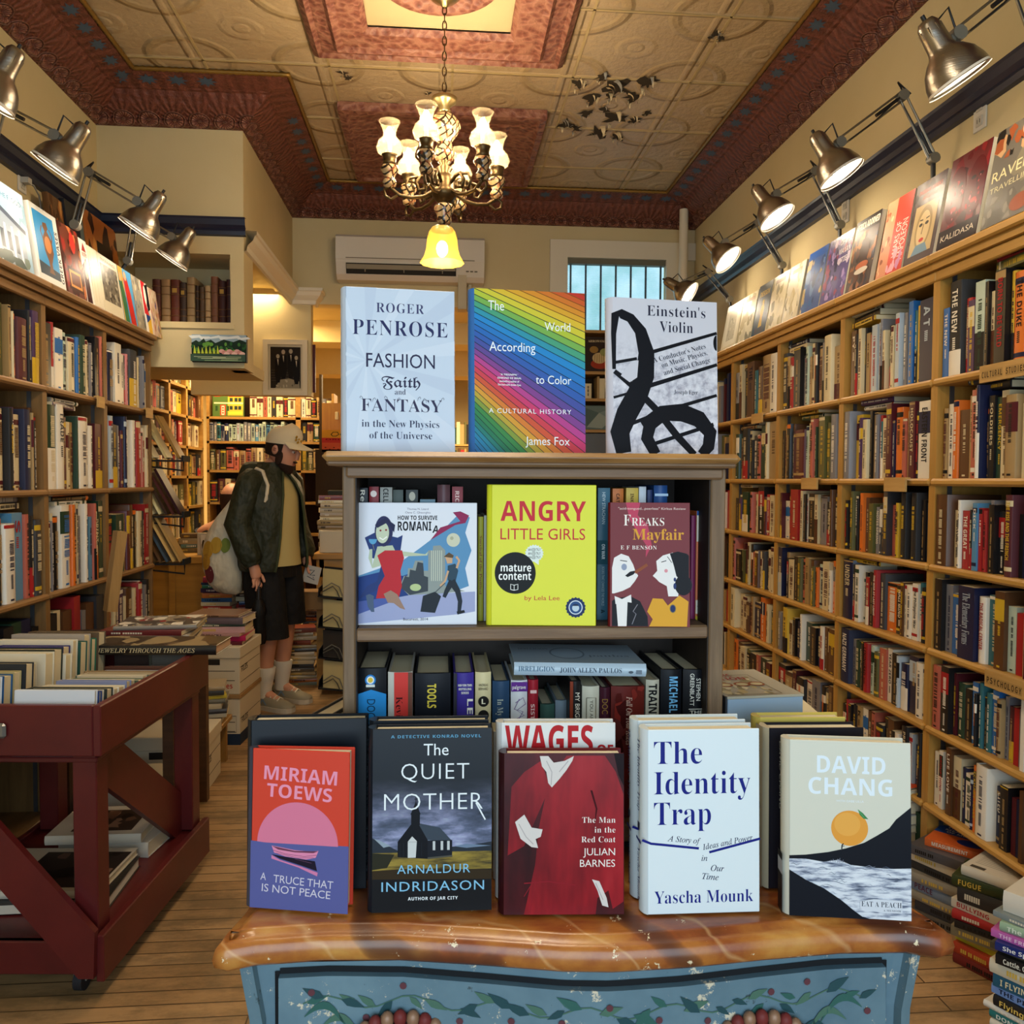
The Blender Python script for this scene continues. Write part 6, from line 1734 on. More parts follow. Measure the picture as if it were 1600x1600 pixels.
r = empty('boxed_book', 'thick book with pale blue page edges and crinkled cream cover, right of small bookcase', 'book', (p0.x, p0.y, z1+z0*0+.0008), (0, 0, math.atan2(d.y, d.x)))
w = math.hypot(d.x, d.y); hh = .055
b = MB(); b.cbox((0, .001, .002), (w, .17, hh-.004), M('#8fa6bc', .6), .001); b.build('page_block', r)
b = MB(); m = M('#a9a594', .22, .6)
b.cbox((-.002, 0, hh-.004), (w+.001, .172, hh), m, .0008); b.cbox((-.002, 0, 0), (w+.001, .172, .002), m, .0006); b.cbox((-.004, 0, 0), (-.0005, .172, hh), M('#3a3c40', .4), .0006)
a = Art(b, (0, 0, 100, 100), (0, .002, hh), (w, 0, 0), (0, .168, 0), (0, 0, 1), .22)
blotch(a, ['#c9bd94', '#b8a878', '#d8cfae', '#8f8462'], 40, 3, (2, 30, 70, 96), (.05, .14))
a.text('CLASSIC', 8, 50, 28, 10, '#9c2a30', 'bold'); a.text('FICTION', 4, 62, 42, 10, '#9c2a30', 'bold')
for cx in (20, 44, 64): a.circ(cx, 60, 11, '#8c4a30', 8); a.circ(cx, 60, 8, '#c9bd94', 5)
a.line([(2, 24), (74, 24), (74, 97), (2, 97)], 1.5, '#6a604a')
b.build('cover', r)
# ------------------------------------------------------------------ clamp lamps on jointed arms
t = NT('brushed_nickel')
co = t.coord()
n_ = t.noise(t.scale(co, (1, 1, 60)), 6, 2)
t.b.inputs['Metallic'].default_value = 1
t.bump(n_, .0006)
NICK = t.base('#a09b93', .3, .5)
ARM = M('#8a8478', .35, .5, .9, name='arm_metal')
BLK = M('#17171a', .4, .5)
GREYP = M('#7d7a70', .45, .5, .4)
BULB = M('#fff3d8', .4, .3, 0, ('#fff0d8', 30), name='lit_bulb')
INNER = M('#e8e0d0', .35, .5, name='white_shade_inside')
def clamp_lamp(label, head, mouth, elbow, base, foot, size=.17, power=21, group='jointed clamp lamps'):
    """head: joint at the neck of the shade, mouth: point the shade opens towards; elbow, base, foot: arm joints down to the shelf"""
    head, mouth, elbow, base, foot = map(Vector, (head, mouth, elbow, base, foot))
    root = empty('clamp_lamp', label, 'lamp', foot, group=group)
    O = Matrix.Translation(-foot)
    ax = (mouth-head).normalized()
    q = Vector((0, 0, -1)).rotation_difference(ax).to_matrix()
    X = q.to_4x4(); s = size/.17
    b = MB(); b.X = O @ Matrix.Translation(head) @ X
    # shade: z runs down towards the mouth; neck with cap behind
    pr = [(.006, .085), (.02, .083), (.028, .07), (.031, .04), (.034, 0), (.038, -.012), (.05, -.022), (.068, -.045), (.079, -.075), (.083, -.1), (.086, -.104)]
    b.lathe([(r*s, (z)*s) for r, z in pr], NICK, 28)
    for k in range(8):
        a = 2*PI*k/8
        b.box((.029*s*math.cos(a)-.002, .029*s*math.sin(a)-.002, .01*s), (.029*s*math.cos(a)+.002, .029*s*math.sin(a)+.002, .06*s), NICK)
    b.lathe([(.0845*s, -.1035*s), (.077*s, -.075*s), (.066*s, -.047*s), (.048*s, -.026*s), (.02*s, -.018*s), (0, -.018*s)], INNER, 28)
    sh = b.build('lamp_shade', root)
    b = MB(); b.X = O @ Matrix.Translation(head) @ X
    b.tube([(0, 0, .083*s), (0, 0, .1*s)], .006*s, BLK, 8); b.build('switch', sh)
    b = MB(); b.X = O @ Matrix.Translation(head) @ X
    b.ell((0, 0, -.058*s), (.03*s, .03*s, .036*s), BULB, 16, 10); b.build('bulb', sh)
    # arms: two parallel rods each, springs, joints, cable
    side = (elbow-base).cross(head-elbow)
    side = side.normalized() if side.length > 1e-5 else Vector((0, 1, 0))
    def arm(p, q_, name):
        d = (q_-p).normalized(); w = d.cross(side).normalized()*.014*s
        bb = MB(); bb.X = O
        for k in (-1, 1): bb.tube([p+w*k, q_+w*k], .0045*s, ARM, 6)
        pr_ = p + (q_-p)*.08; pe = p + (q_-p)*.42
        bb.tube([pr_, pe], .007*s, BLK, 6)
        bb.tube([q_-w, q_-w+side*.008*s-d*.3*s*.5, p+w*.2+side*.01*s], .003, BLK, 5)
        bb.build(name, root)
    neck = head + (elbow-head).normalized()*.06*s
    arm(base, elbow, 'lower_arm'); arm(elbow, neck, 'upper_arm')
    for p in (elbow, base, neck):
        b = MB(); b.X = O; b.tube([p-side*.016*s, p+side*.016*s], .02*s, GREYP, 10); b.build('joint', root)
    b = MB(); b.X = O; b.tube([neck, neck+(head-neck)*.7], .012*s, GREYP, 8); b.build('shade_bracket', root)
    b = MB(); b.X = O
    b.tube([elbow+Vector((0, 0, .02)), elbow+(elbow-base).normalized()*.05*s+side*.01, elbow+(elbow-neck).normalized()*.04*s+Vector((0, 0, -.015))], .0035, BLK, 6)
    b.tube([neck, neck-ax*.05*s+Vector((0, 0, .03*s)), head-ax*.06*s+(neck-head)*.2, head-ax*.05*s], .0035, BLK, 6)
    b.build('cable', root)
    b = MB(); b.X = O
    b.tube([base, Vector((foot.x, foot.y, foot.z+.03))], .009*s, BLK, 8); b.box((foot.x-.02, foot.y-.02, foot.z), (foot.x+.02, foot.y+.02, foot.z+.03), BLK); b.build('clamp', root)
    light('lamp_glow', 'SPOT', head + ax*.075*s, power, '#ffebcc', .03, q.to_euler(), None, math.radians(150), blend=.5)
    return root
def lampp(label, hp, mp, ep, bp, y, footx, tw=.004, **k):
    H, Mo, E_, B_ = (at(px, py, y=y) for px, py in (hp, mp, ep, bp))
    Mo.y -= tw
    clamp_lamp(label, H, Mo, E_, B_, (footx, B_.y, RTOP+.001), **k)
fr = XR-.06
lampp('large nickel clamp lamp nearest the camera on the right wall', (1470, 75), (1492, 116), (1590, -22), (1640, 130), 2.20, fr, power=14)
lampp('nickel clamp lamp above the red book on the right, elbow raised high', (1292, 238), (1312, 278), (1410, 150), (1458, 248), 2.98, fr, .022)
lampp('nickel clamp lamp right of the pipe, third from front on the right wall', (1195, 314), (1211, 346), (1272, 268), (1312, 352), 3.70, fr, .035)
lampp('small nickel clamp lamp on the right, white glare, fourth from the front', (1118, 388), (1135, 412), (1183, 348), (1222, 415), 4.42, fr, .05)
lampp('farthest nickel clamp lamp on the right, behind the violin book', (1056, 448), (1072, 462), (1105, 425), (1140, 468), 5.05, fr, .04)
fl = XL+.07
lampp('large nickel clamp lamp on the left wall, arm from outside the picture', (112, 226), (88, 262), (2, 168), (-40, 330), 3.05, fl)
lampp('nickel clamp lamp with a tall bent arm, middle of the left wall', (236, 328), (214, 362), (140, 270), (118, 352), 3.62, fl)
lampp('small nickel clamp lamp in front of the alcove on the left', (286, 380), (268, 408), (212, 338), (200, 408), 4.28, fl)
lampp('nickel clamp lamp cut by the left picture edge', (6, 112), (-16, 150), (-90, 60), (-140, 260), 2.75, fl)

# wall sockets
def socket(px, py, x, side, label):
    p = at(px, py, x=x)
    r = empty('wall_socket', label, 'socket', p)
    b = MB(); m = M('#d0cbbf', .4)
    b.cbox((min(0, -side*.006), -.035, -.057), (max(0, -side*.006), .035, .057), m, .002); b.build('face_plate', r)
    b = MB()
    for z in (-.026, .026):
        b.box((min(-side*.006, -side*.009), -.016, z-.017), (max(-side*.006, -side*.009), .016, z+.017), M('#bdb8aa', .4))
        for y in (-.007, .006): b.box((min(-side*.009, -side*.0095), y, z-.006), (max(-side*.009, -side*.0095), y+.0025, z+.008), M('#2a2722', .6))
    b.build('receptacle', r)
    return r
socket(1533, 178, XR, 1, 'white wall socket high on the right wall')
socket(1322, 330, XR, 1, 'white wall socket half hidden behind a right lamp arm')
sk = socket(33, 280, XL, -1, 'white wall socket with a plugged grey lead on the left wall')
p = at(36, 282, x=XL+.012)
b = MB(); b.tube([p, p+Vector((.03, .03, -.01)), p+Vector((.02, .10, -.03)), p+Vector((.02, .13, -.12)), p+Vector((.015, .09, -.2))], .004, M('#8c8a84', .5), 6)
b.box((p.x-.008, p.y-.014, p.z-.012), (p.x+.028, p.y+.02, p.z+.012), M('#b5b2a8', .5))
tag(b.build('lamp_lead'), 'grey lead plugged into the left wall socket', 'cable')

# ------------------------------------------------------------------ chandelier
CX, CY = at(694, 300, y=3.6).x, 3.6
cz = lambda py: at(694, py, y=CY).z
BR = M('#5e4c30', .38, .5, .85, name='aged_brass'); BRL = M('#a08a5c', .3, .5, .9, name='bright_brass')
t = NT('painted_porcelain')
co = t.coord()
wv = t.n('ShaderNodeTexWave', {'Vector': co, 'Scale': 16.0}, bands_direction='DIAGONAL').outputs[1]
wv2 = t.n('ShaderNodeTexWave', {'Vector': t.scale(co, (-1, -1, 1)), 'Scale': 16.0}, bands_direction='DIAGONAL').outputs[1]
c = t.mix(t.ramp(wv, [(.0, 1.0), (.14, 1.0), (.2, 0.0)]), '#c9a878', '#2a2018')
c = t.mix(t.ramp(wv2, [(.0, 1.0), (.14, 1.0), (.2, 0.0)]), c, '#2a2018')
c = t.mix(t.ramp(t.noise(co, 45, 2), [(.56, 0.0), (.62, .6)]), c, '#a0542f')
PORC = t.base(c, .2, .5)
def glassy(name, col, rough, alpha, emit=0, ecol='#ffd98c'):
    t = NT(name)
    t.b.inputs['Alpha'].default_value = alpha
    t.b.inputs['Emission Color'].default_value = lin(ecol); t.b.inputs['Emission Strength'].default_value = emit
    return t.base(col, rough, .5)
CLEAR = glassy('hurricane_glass', '#d8c8a0', .06, .14)
AMBER = glassy('amber_etched_glass', '#e0bc5c', .3, .7, .45, '#f0b440')
FLAME = M('#fff2cc', .4, .3, 0, ('#ffdf9a', 42), name='lit_candle_bulb')
ch = empty('chandelier', 'brass and painted porcelain chandelier with six hurricane glasses and one amber shade', 'chandelier', (CX, CY, cz(300)))
OC = Matrix.Translation((-CX, -CY, -cz(300)))
def part(nm, fn, parent=ch):
    b = MB(); b.X = OC; fn(b); return b.build(nm, parent)
part('ceiling_canopy', lambda b: b.lathe([(.0, ZC-.001), (.07, ZC-.001), (.072, ZC-.012), (.05, ZC-.03), (.02, ZC-.045), (.012, ZC-.06), (0, ZC-.06)], BRL, 24, (CX, CY, 0)))
def chain(b):
    z = ZC-.055; k = 0
    z1 = cz(150)
    while z > z1+.01:
        L = .036
        a = PI/2*(k % 2)
        pts = [(CX+.0085*math.cos(a)*math.sin(2*PI*i/10), CY+.0085*math.sin(a)*math.sin(2*PI*i/10), z-L/2+L/2*1.15*math.cos(2*PI*i/10)) for i in range(11)]
        b.tube(pts, .0028, BR, 5, False); z -= L*.88; k += 1
part('chain', chain)
part('crown', lambda b: b.lathe([(.0, cz(149)), (.035, cz(150)), (.055, cz(154)), (.05, cz(160)), (.022, cz(168)), (.028, cz(174)), (.016, cz(178)), (0, cz(179))], BRL, 24, (CX, CY, 0)))
def body(b):
    b.lathe([(.02, cz(176)), (.04, cz(180)), (.062, cz(190)), (.066, cz(200)), (.05, cz(212)), (.03, cz(222)), (.032, cz(228)), (.042, cz(238)), (.034, cz(250)), (.022, cz(254))], PORC, 24, (CX, CY, 0), True, lambda t_, j: 1+.06*math.cos(8*t_))
part('porcelain_body', body)
part('brass_column', lambda b: b.lathe([(.012, cz(246)), (.028, cz(254)), (.016, cz(258)), (.036, cz(264)), (.024, cz(270)), (.04, cz(276)), (.046, cz(284)), (.046, cz(296)), (.058, cz(300)), (.05, cz(308)), (.03, cz(316)), (.012, cz(320)), (.012, cz(330))], BR, 24, (CX, CY, 0)))
part('porcelain_drop', lambda b: b.lathe([(.012, cz(316)), (.042, cz(322)), (.044, cz(328)), (.03, cz(337)), (.032, cz(345)), (.026, cz(350)), (.012, cz(353))], PORC, 20, (CX, CY, 0)))
zb = cz(352)
bell = part('bell_holder', lambda b: b.lathe([(.012, zb+.01), (.016, zb), (.04, zb-.008), (.046, zb-.02), (.046, zb-.025), (0, zb-.025)], BR, 20, (CX-.008, CY, 0)))
part('amber_bell_shade', lambda b: b.lathe([(.044, zb-.012), (.056, zb-.03), (.064, zb-.06), (.068, zb-.1), (.076, zb-.13), (.09, zb-.155), (.092, zb-.16)], AMBER, 36, (CX-.008, CY, 0), True, lambda t_, j: 1+(.03*math.cos(12*t_) if j > 4 else 0)))
part('bell_bulb', lambda b: b.ell((CX-.008, CY, zb-.1), (.025, .025, .035), FLAME, 12, 8))
light('bell_light', 'POINT', (CX-.008, CY, zb-.17), 7, '#ffc870', .05)
zr = cz(292)
for k in range(6):
    a = math.radians(12+60*k); R_ = .232
    ux, uy = math.cos(a), math.sin(a)
    def P(r, z): return (CX+ux*r, CY+uy*r, z)
    ar = part('arm', lambda b: (
        b.tube([P(.03, zr), P(.07, zr+.03), P(.10, zr+.035), P(.12, zr+.005), P(.11, zr-.025), P(.085, zr-.02), P(.085, zr)], .008, BR, 8),
        b.tube([P(.04, zr-.02), P(.09, zr-.05), P(.14, zr-.06), P(.19, zr-.055), P(.225, zr-.03), P(R_, zr)], .008, BR, 8),
        b.tube([P(.11, zr+.03), P(.15, zr+.02), P(.165, zr-.01), P(.15, zr-.035), P(.13, zr-.03), P(.135, zr-.01)], .006, BR, 7),
        b.tube([P(.2, zr-.055), P(.225, zr-.075), P(.25, zr-.065), P(.255, zr-.04), P(.24, zr-.03)], .006, BR, 7)))
    c0 = (CX+ux*R_, CY+uy*R_, 0)
    part('porcelain_cup', lambda b: b.lathe([(.012, zr-.03), (.026, zr-.02), (.03, zr-.005), (.02, zr+.012), (.028, zr+.03), (.038, zr+.045), (.034, zr+.06), (.018, zr+.066)], PORC, 16, c0), ar)
    part('bulb_holder', lambda b: b.lathe([(.02, zr+.063), (.03, zr+.07), (.026, zr+.078), (.029, zr+.1), (.034, zr+.106), (.0, zr+.106)], BR, 16, c0), ar)
    zg = zr+.104
    part('hurricane_glass', lambda b: b.lathe([(.026, zg), (.05, zg+.012), (.056, zg+.034), (.046, zg+.058), (.027, zg+.078), (.026, zg+.095), (.036, zg+.122), (.044, zg+.14), (.0425, zg+.14), (.034, zg+.121), (.024, zg+.095), (.025, zg+.078), (.044, zg+.058), (.054, zg+.034), (.048, zg+.0125)], CLEAR, 20, c0), ar)
    part('candle_bulb', lambda b: (b.lathe([(.009, zg), (.009, zg+.05)], M('#e8dcc0', .5), 10, c0), b.ell((c0[0], c0[1], zg+.085), (.016, .016, .034), FLAME, 12, 8)), ar)
    light('candle_light', 'POINT', (c0[0], c0[1], zg+.085), 15, '#ffe6c2', .03)

for o_ in [ch]:
    dup(ch, (CX+.02, 1.35, cz(300)), label='added copy of the brass chandelier, unseen above the small bookcase')  # copy added out of view as a fixture for the warm fill
# ------------------------------------------------------------------ air conditioner on the far wall
A_, B_ = at(524, 364, y=5.94), at(757, 438, y=5.94)
ac = empty('air_conditioner', 'white wall-mounted air conditioner on the far wall behind the chandelier', 'air conditioner', (A_.x, YB, B_.z))
W_, H_ = B_.x-A_.x, A_.z-B_.z
t_ = M('#d3cec2', .35, .5); t2 = M('#26231e', .6)
b = MB(); pr = [(0, H_), (-.18, H_), (-.205, H_-.02), (-.21, H_*.42), (-.205, H_*.40), (-.2, H_*.36), (-.16, .03), (-.12, 0), (0, 0)]
b.prism([(y, z) for y, z in pr], 0, 0, W_, t_); b.build('casing', ac)
b = MB(); b.prism([(-.203, H_*.335), (-.175, H_*.11), (-.168, H_*.11), (-.196, H_*.335)], 0, .07, W_-.2, t2)
b.build('air_outlet', ac)
b = MB(); b.prism([(-.212, H_*.30), (-.2, H_*.2), (-.198, H_*.2), (-.209, H_*.30)], 0, .075, W_-.205, M('#8f8774', .5))
for k in range(3): b.box((.2+k*.27, -.207, H_*.14), (.206+k*.27, -.19, H_*.3), M('#8f8774', .5))
b.build('louvre', ac)
b = MB(); b.box((.07, -.2125, H_*.435), (W_-.07, -.2085, H_*.455), M('#7a7362', .5)); b.build('seam', ac)
b = MB()
for k in range(3): b.box((W_-.13+.03*k, -.1985, H_*.2), (W_-.11+.03*k, -.185, H_*.22), M('#6f6a5a', .5))
b.build('display', ac)
b = MB(); p = at(722, 440, y=6.05); q = at(728, 486, y=6.05)
b.box((p.x-.03, 5.98, q.z), (p.x+.03, 6.10, p.z+.03), M('#b8ae94', .5)); b.tube([(p.x+.06, 6.1, p.z+.05), (p.x+.05, 6.08, q.z)], .015, M('#c9c0a6', .5), 8)
tag(b.build('pipe_duct'), 'short cream pipe duct hanging under the air conditioner', 'duct')
# ------------------------------------------------------------------ red book cart
t = NT('dark_red_paint')
co = t.coord()
c = t.ramp(t.noise(co, 4, 5, .6), [(.3, '#4a1214'), (.7, '#5c1a1a')])
ch = t.ramp(t.noise(co, 22, 6, .8), [(.735, 0.0), (.75, 1.0)])
c = t.mix(ch, c, '#b59a6c'); t.bump(ch, .0005, -1)
REDP_ = t.base(c, .38, .45)
P0, P1 = at(157, 1103, z=.80), at(325, 1010, z=.80)
cang = math.atan2(P1.y-P0.y, P1.x-P0.x) - PI/2
cart = empty('book_cart', 'dark red painted wooden book cart on casters with diagonal braces', 'cart', (P0.x, P0.y, 0), (0, 0, cang))
CLN = (P1-P0).length; CW = .585
def cb(nm, lo, hi, parent=cart, bev=.003):
    b = MB(); b.cbox(lo, hi, REDP_, bev); return b.build(nm, parent)
cb('side_rail', (-.022, 0, .664), (0, CLN, .80)); cb('side_rail', (-CW, 0, .664), (-CW+.022, CLN, .80))
cb('end_rail', (-CW+.022, 0, .664), (-.022, .022, .80)); cb('end_rail', (-CW+.022, CLN-.022, .664), (-.022, CLN, .79))
cb('tray', (-CW+.022, .022, .64), (-.022, CLN-.022, .655))
for x in (-.09, -CW+.025):
    for y in (.024, CLN-.09): cb('post', (x, y, .17), (x+.065, y+.065, .664))
cb('lower_deck', (-CW+.01, .004, .14), (-.01, CLN-.004, .165))
cb('deck_board', (-.022, 0, .055), (0, CLN, .182)); cb('deck_board', (-CW, 0, .055), (-CW+.022, CLN, .182))
cb('deck_board', (-CW+.022, 0, .075), (-.022, .022, .165)); cb('deck_board', (-CW+.022, CLN-.022, .075), (-.022, CLN, .165))
b = MB(); b.prism([(-.06, .075), (-.02, .075), (-.015, .20), (-.41, .655), (-.50, .655), (-.50, .60)], 1, -.018, .002, REDP_); b.build('front_brace', cart)
b = MB(); b.prism([(CLN-.03, .165), (CLN-.14, .165), (.10, .57), (.10, .664), (.20, .664), (CLN-.03, .26)], 0, -.085, -.065, REDP_); b.build('side_brace', cart)
RUB = M('#26262a', .6)
for x in (-.09, -CW+.06):
    for y in (.06, CLN-.08):
        b = MB(); b.tube([(x-.012, y, .03), (x+.012, y, .03)], .03, RUB, 16); b.box((x-.018, y-.012, .03), (x-.014, y+.012, .075), GREYP); b.box((x+.014, y-.012, .03), (x+.018, y+.012, .075), GREYP); b.build('caster', cart)
b = MB(); b.cbox((-.30, -.014, .715), (-.245, 0, .755), M('#8a8a88', .35, .5, .7), .01); b.build('latch_plate', cart)

CR = Matrix.Rotation(cang, 4, 'Z')
def cw(x, y, z): return Vector((P0.x, P0.y, 0)) + CR @ Vector((x, y, z))
def stand(label, col, x0, x1, y, t, h, tilt, z=.656, pages='#cfc2a0', top=None, name='hardcover_book', art=None, group='books standing in the red cart'):
    """book standing across the cart, cover facing the camera, spine at one side, page tops up"""
    r = empty(name, label, 'book', cw((x0+x1)/2, y, z), (math.radians(-tilt), 0, cang), group)
    w = x1-x0; m = M(col, .4, .4); b = MB()
    b.cbox((-w/2, 0, 0), (w/2, .0025, h), m, .0008); b.cbox((-w/2, t-.0025, 0), (w/2, t, h), m, .0008); b.cbox((-w/2, 0, 0), (-w/2+.003, t, h), m, .0008)
    if art:
        a = Art(b, (0, 0, 100, 140), (-w/2, 0, 0), (w, 0, 0), (0, 0, h), (0, -1, 0)); art(a)
    b.build('cover', r)
    b = MB(); b.box((-w/2+.003, .0025, .003), (w/2-.004, t-.0025, h-.004), M(pages, .8)); b.build('page_block', r)
rn = random.Random(12)
rows = [('#cfd3d8', 'white'), ('#2a3f70', 'blue'), ('#c9c3b4', 'cream'), ('#27302c', 'dark green'), ('#d8d0ba', 'ivory'), ('#d4cbb2', 'buff'), ('#7a84a8', 'slate blue'), ('#cbbf9f', 'straw'), ('#5a6a58', 'sage green'), ('#c0b49a', 'beige'),
        ('#3f6a62', 'teal'), ('#a39478', 'taupe'), ('#8a7350', 'brown'), ('#1f2a44', 'navy'), ('#8f9098', 'grey'), ('#4a2a20', 'rust brown'), ('#1c1c1e', 'black'), ('#b0a488', 'sand')]
y = .03
for i, (c_, n_) in enumerate(rows):
    t_ = rn.uniform(.022, .045) if i > 2 else .016
    h_ = .168 - .0035*i + rn.uniform(0, .012)
    stand(f'{n_} book with page tops up, {NTH[i]} from front in the cart\'s right row', c_, -.235 - rn.uniform(.0, .03), -.03 - rn.uniform(0, .012), y, t_, h_, 6)
    y += t_ + .0025
    if y > CLN-.19: break
rows = [('#c9ccd2', 'white'), ('#1d4f7c', 'deep blue'), ('#a8986a', 'khaki'), ('#22262a', 'black'), ('#c9bfa6', 'cream'), ('#cbc2aa', 'ivory'), ('#232a22', 'very dark green'), ('#d2cab4', 'pale'), ('#2c2c6a', 'indigo'), ('#cfc7b2', 'buff'), ('#1f5048', 'green'), ('#9a9288', 'grey-brown'), ('#2f6a52', 'sea green'), ('#5a4a38', 'brown')]
y = .03
for i, (c_, n_) in enumerate(rows):
    t_ = rn.uniform(.03, .05)
    stand(f'{n_} book standing {NTH[i]} from front in the cart\'s left row', c_, -.56 + rn.uniform(0, .03), -.285 - rn.uniform(0, .03), y, t_, .20 + rn.uniform(0, .035), 5)
    y += t_ + .003
    if y > CLN-.12: break

def flat(label, col, c, t, w, d, yaw, name='hardcover_book', group=None, art=None, spine=None, pages='#d3c8aa', hard=True, gloss=.3):
    """book lying flat: spine towards local -y, centre of its bottom at c"""
    r = empty(name, label, 'book', c, (0, 0, yaw), group)
    m = M(col, gloss, .45); b = MB(); k = .003 if hard else .001
    b.cbox((-w/2, -d/2, 0), (w/2, d/2, k), m, k*.3); b.cbox((-w/2, -d/2, t-k), (w/2, d/2, t), m, k*.3)
    n = 6; bu = .004 if hard else .001
    V = [(x, -d/2-bu*math.sin(PI*q/n), t*q/n) for x in (-w/2, w/2) for q in range(n+1)]
    b.add(V, [(q, q+n+1, q+n+2, q+1) for q in range(n)], m, True)
    for x in (-w/2, w/2): b.add([(x, -d/2-bu*math.sin(PI*q/n), t*q/n) for q in range(n+1)] + [(x, -d/2+k, t), (x, -d/2+k, 0)], [tuple(range(n+3))], m)
    if art: art(Art(b, (0, 0, 100, 100*d/w), (-w/2, -d/2, t), (w, 0, 0), (0, d, 0), (0, 0, 1)))
    if spine: spine(Art(b, (0, 0, 100, 12), (-w/2, -d/2-bu-.0004, 0), (w, 0, 0), (0, 0, t), (0, -1, 0)))
    b.build('cover', r)
    b = MB(); e = .004 if hard else .0008
    b.box((-w/2+e, -d/2+.002, k), (w/2-e, d/2-e, t-k), M(pages, .8, .2)); b.build('page_block', r)
    return r
def spt(s_, x0, x1, c, font='bold', yb=9, cap=6): return lambda a: a.text(s_, x0, x1, yb, cap, c, font)
def pile(items, x, y, z, yaw, where, group, rnd, w=.22, d=.15, name='softcover_book', jit=.02):
    """items bottom-up: (colour, word, thickness, spine text, ink)"""
    for i, it in enumerate(items):
        c_, n_, t_ = it[:3]
        w_, d_ = w*rnd.uniform(.92, 1.06), d*rnd.uniform(.92, 1.06)
        lab = f'{n_} book, {"lowest" if i == 0 else ("topmost" if i == len(items)-1 else NTH[min(i, 19)] + " up")} in {where}'
        if len(it) > 3 and it[3]: lab = f'{n_} book lettered {" ".join(it[3].split()[:3])}, in {where}'
        sp = None
        if len(it) > 3 and it[3]: sp = spt(it[3], 8, min(92, 8+len(it[3])*5.5), it[4])
        elif t_ > .012:
            ink = rnd.choice(['#d8d0bc', '#2a2622', '#c9a84a'])
            def sp(a, ink=ink, q=rnd.uniform(10, 25)):
                x_ = q
                for _ in range(rnd.randint(6, 14)):
                    a.rect(x_, 4, x_+2.2, 8.5, ink); x_ += rnd.choice((3, 3, 3, 5))
        flat(lab, c_, (x+rnd.uniform(-jit, jit), y+rnd.uniform(-jit, jit), z), t_, w_, d_, yaw+rnd.uniform(-.14, .14), name, group, None, sp, hard=rnd.random() < .4)
        z += t_ + .0008
    return z
# jewellery book lying across the far end of the cart, with others under it
zt_ = .80
q = cw(-.17, CLN-.055, 0)
for i, (c_, n_) in enumerate((('#3a2a24', 'dark brown'), ('#6a6258', 'grey-brown'))):
    stand(f'{n_} book standing under the jewellery book at the cart\'s far end', c_, -.30+.13*i, -.18+.13*i, CLN-.075, .04, .135, 0)
flat('large black book lettered JEWELRY THROUGH THE AGES lying across the cart', '#1a1614', (q.x+.03, q.y-.02, .802), .032, .44, .17, cang+.02, 'art_book', None, lambda a: blotch(a, ['#3a3028', '#5a4a3a', '#2a221e', '#8a7a5c'], 20, 2), spt('JEWELRY THROUGH THE AGES', 10, 84, '#c9b890', 'ital', 8.8, 5.5), '#c9a888')
# big books on the lower deck
p = cw(-.24, .42, .166)
flat('large white-edged black photo book, lowest on the cart\'s lower deck', '#1c1c1e', (p.x-.03, p.y-.14, .166), .034, .36, .27, cang+.10, 'art_book', 'large books on the cart\'s lower deck', None, lambda a: a.rect(0, 1.5, 100, 10.5, '#b9b3a6'), '#cfc8b8')
flat('large white book with a dark cover photo, on the front lower-deck pile', '#bdb6a8', (p.x-.05, p.y-.12, .2012), .022, .36, .28, cang+.02, 'art_book', 'large books on the cart\'s lower deck', lambda a: (a.rect(26, 8, 98, 72, '#2a2220'), blotch(a, ['#5a443c', '#16100f', '#7a5c50'], 12, 4, (28, 10, 96, 70)), a.circ(62, 46, 12, '#0f0c0c', 9)))
flat('thick white book on the rear lower-deck pile of the cart', '#c9c4b8', (p.x+.02, p.y+.2, .166), .05, .30, .24, cang-.06, 'art_book', 'large books on the cart\'s lower deck')
flat('white book with a brown cover photo, top of the rear lower-deck pile', '#d0c9ba', (p.x-.02, p.y+.18, .217), .03, .30, .24, cang+.08, 'art_book', 'large books on the cart\'s lower deck', lambda a: (a.rect(22, 12, 86, 70, '#3a2a22'), blotch(a, ['#6a4a38', '#241814', '#8c6a54'], 10, 5, (24, 14, 84, 68))))

# low table with glossy books beyond the cart
tb = empty('display_table', 'low dark table hidden behind the red cart carrying glossy books', 'table', (-1.22, 3.45, 0))
TBM = wood('dark_table_wood', '#5a3a20', '#432a16', 0, 1, .5)
b = MB(); b.cbox((-.24, -.27, .69), (.24, .27, .715), TBM, .004); b.build('table_top', tb)
for sx in (-.21, .17):
    for sy in (-.24, .2): b = MB(); b.box((sx, sy, 0), (sx+.04, sy+.04, .69), TBM); b.build('leg', tb)
gl = 'glossy art books stacked on the low table'
zz = .716
zz2 = pile([('#cfcabb', 'white', .022, 'NICO', '#2a2a2a'), ('#5a5450', 'grey', .024), ('#3a2a2a', 'dark', .02), ('#b9b0a0', 'pale', .018), ('#6a2a2a', 'red-brown', .018)], -1.12, 3.36, zz, .06, 'the glossy stack on the low table', gl, random.Random(3), .30, .24, 'art_book', .01)
flat('clear-wrapped glossy art book on top of the low table\'s stack', '#8a857c', (-1.10, 3.38, zz2), .016, .30, .24, .1, 'art_book', gl, lambda a: blotch(a, ['#c9c4b8', '#4a4440', '#8a3030', '#d8d4c8'], 30, 9), None, gloss=.08)
pile([('#33261c', 'dark brown', .03), ('#4a3a2a', 'brown', .025), ('#2a2420', 'black', .03)], -1.36, 3.30, .716, .3, 'the dark stack at the left of the low table', gl, random.Random(5), .26, .2, 'art_book', .01)
b = MB(); A = at(172, 955, y=3.6); Bt = at(188, 830, y=3.62)
d_ = Bt-A; b.tube([A, Bt], .03, wood('tan_post', '#a5824f', '#8c6a3c', 2), 4, True, False)
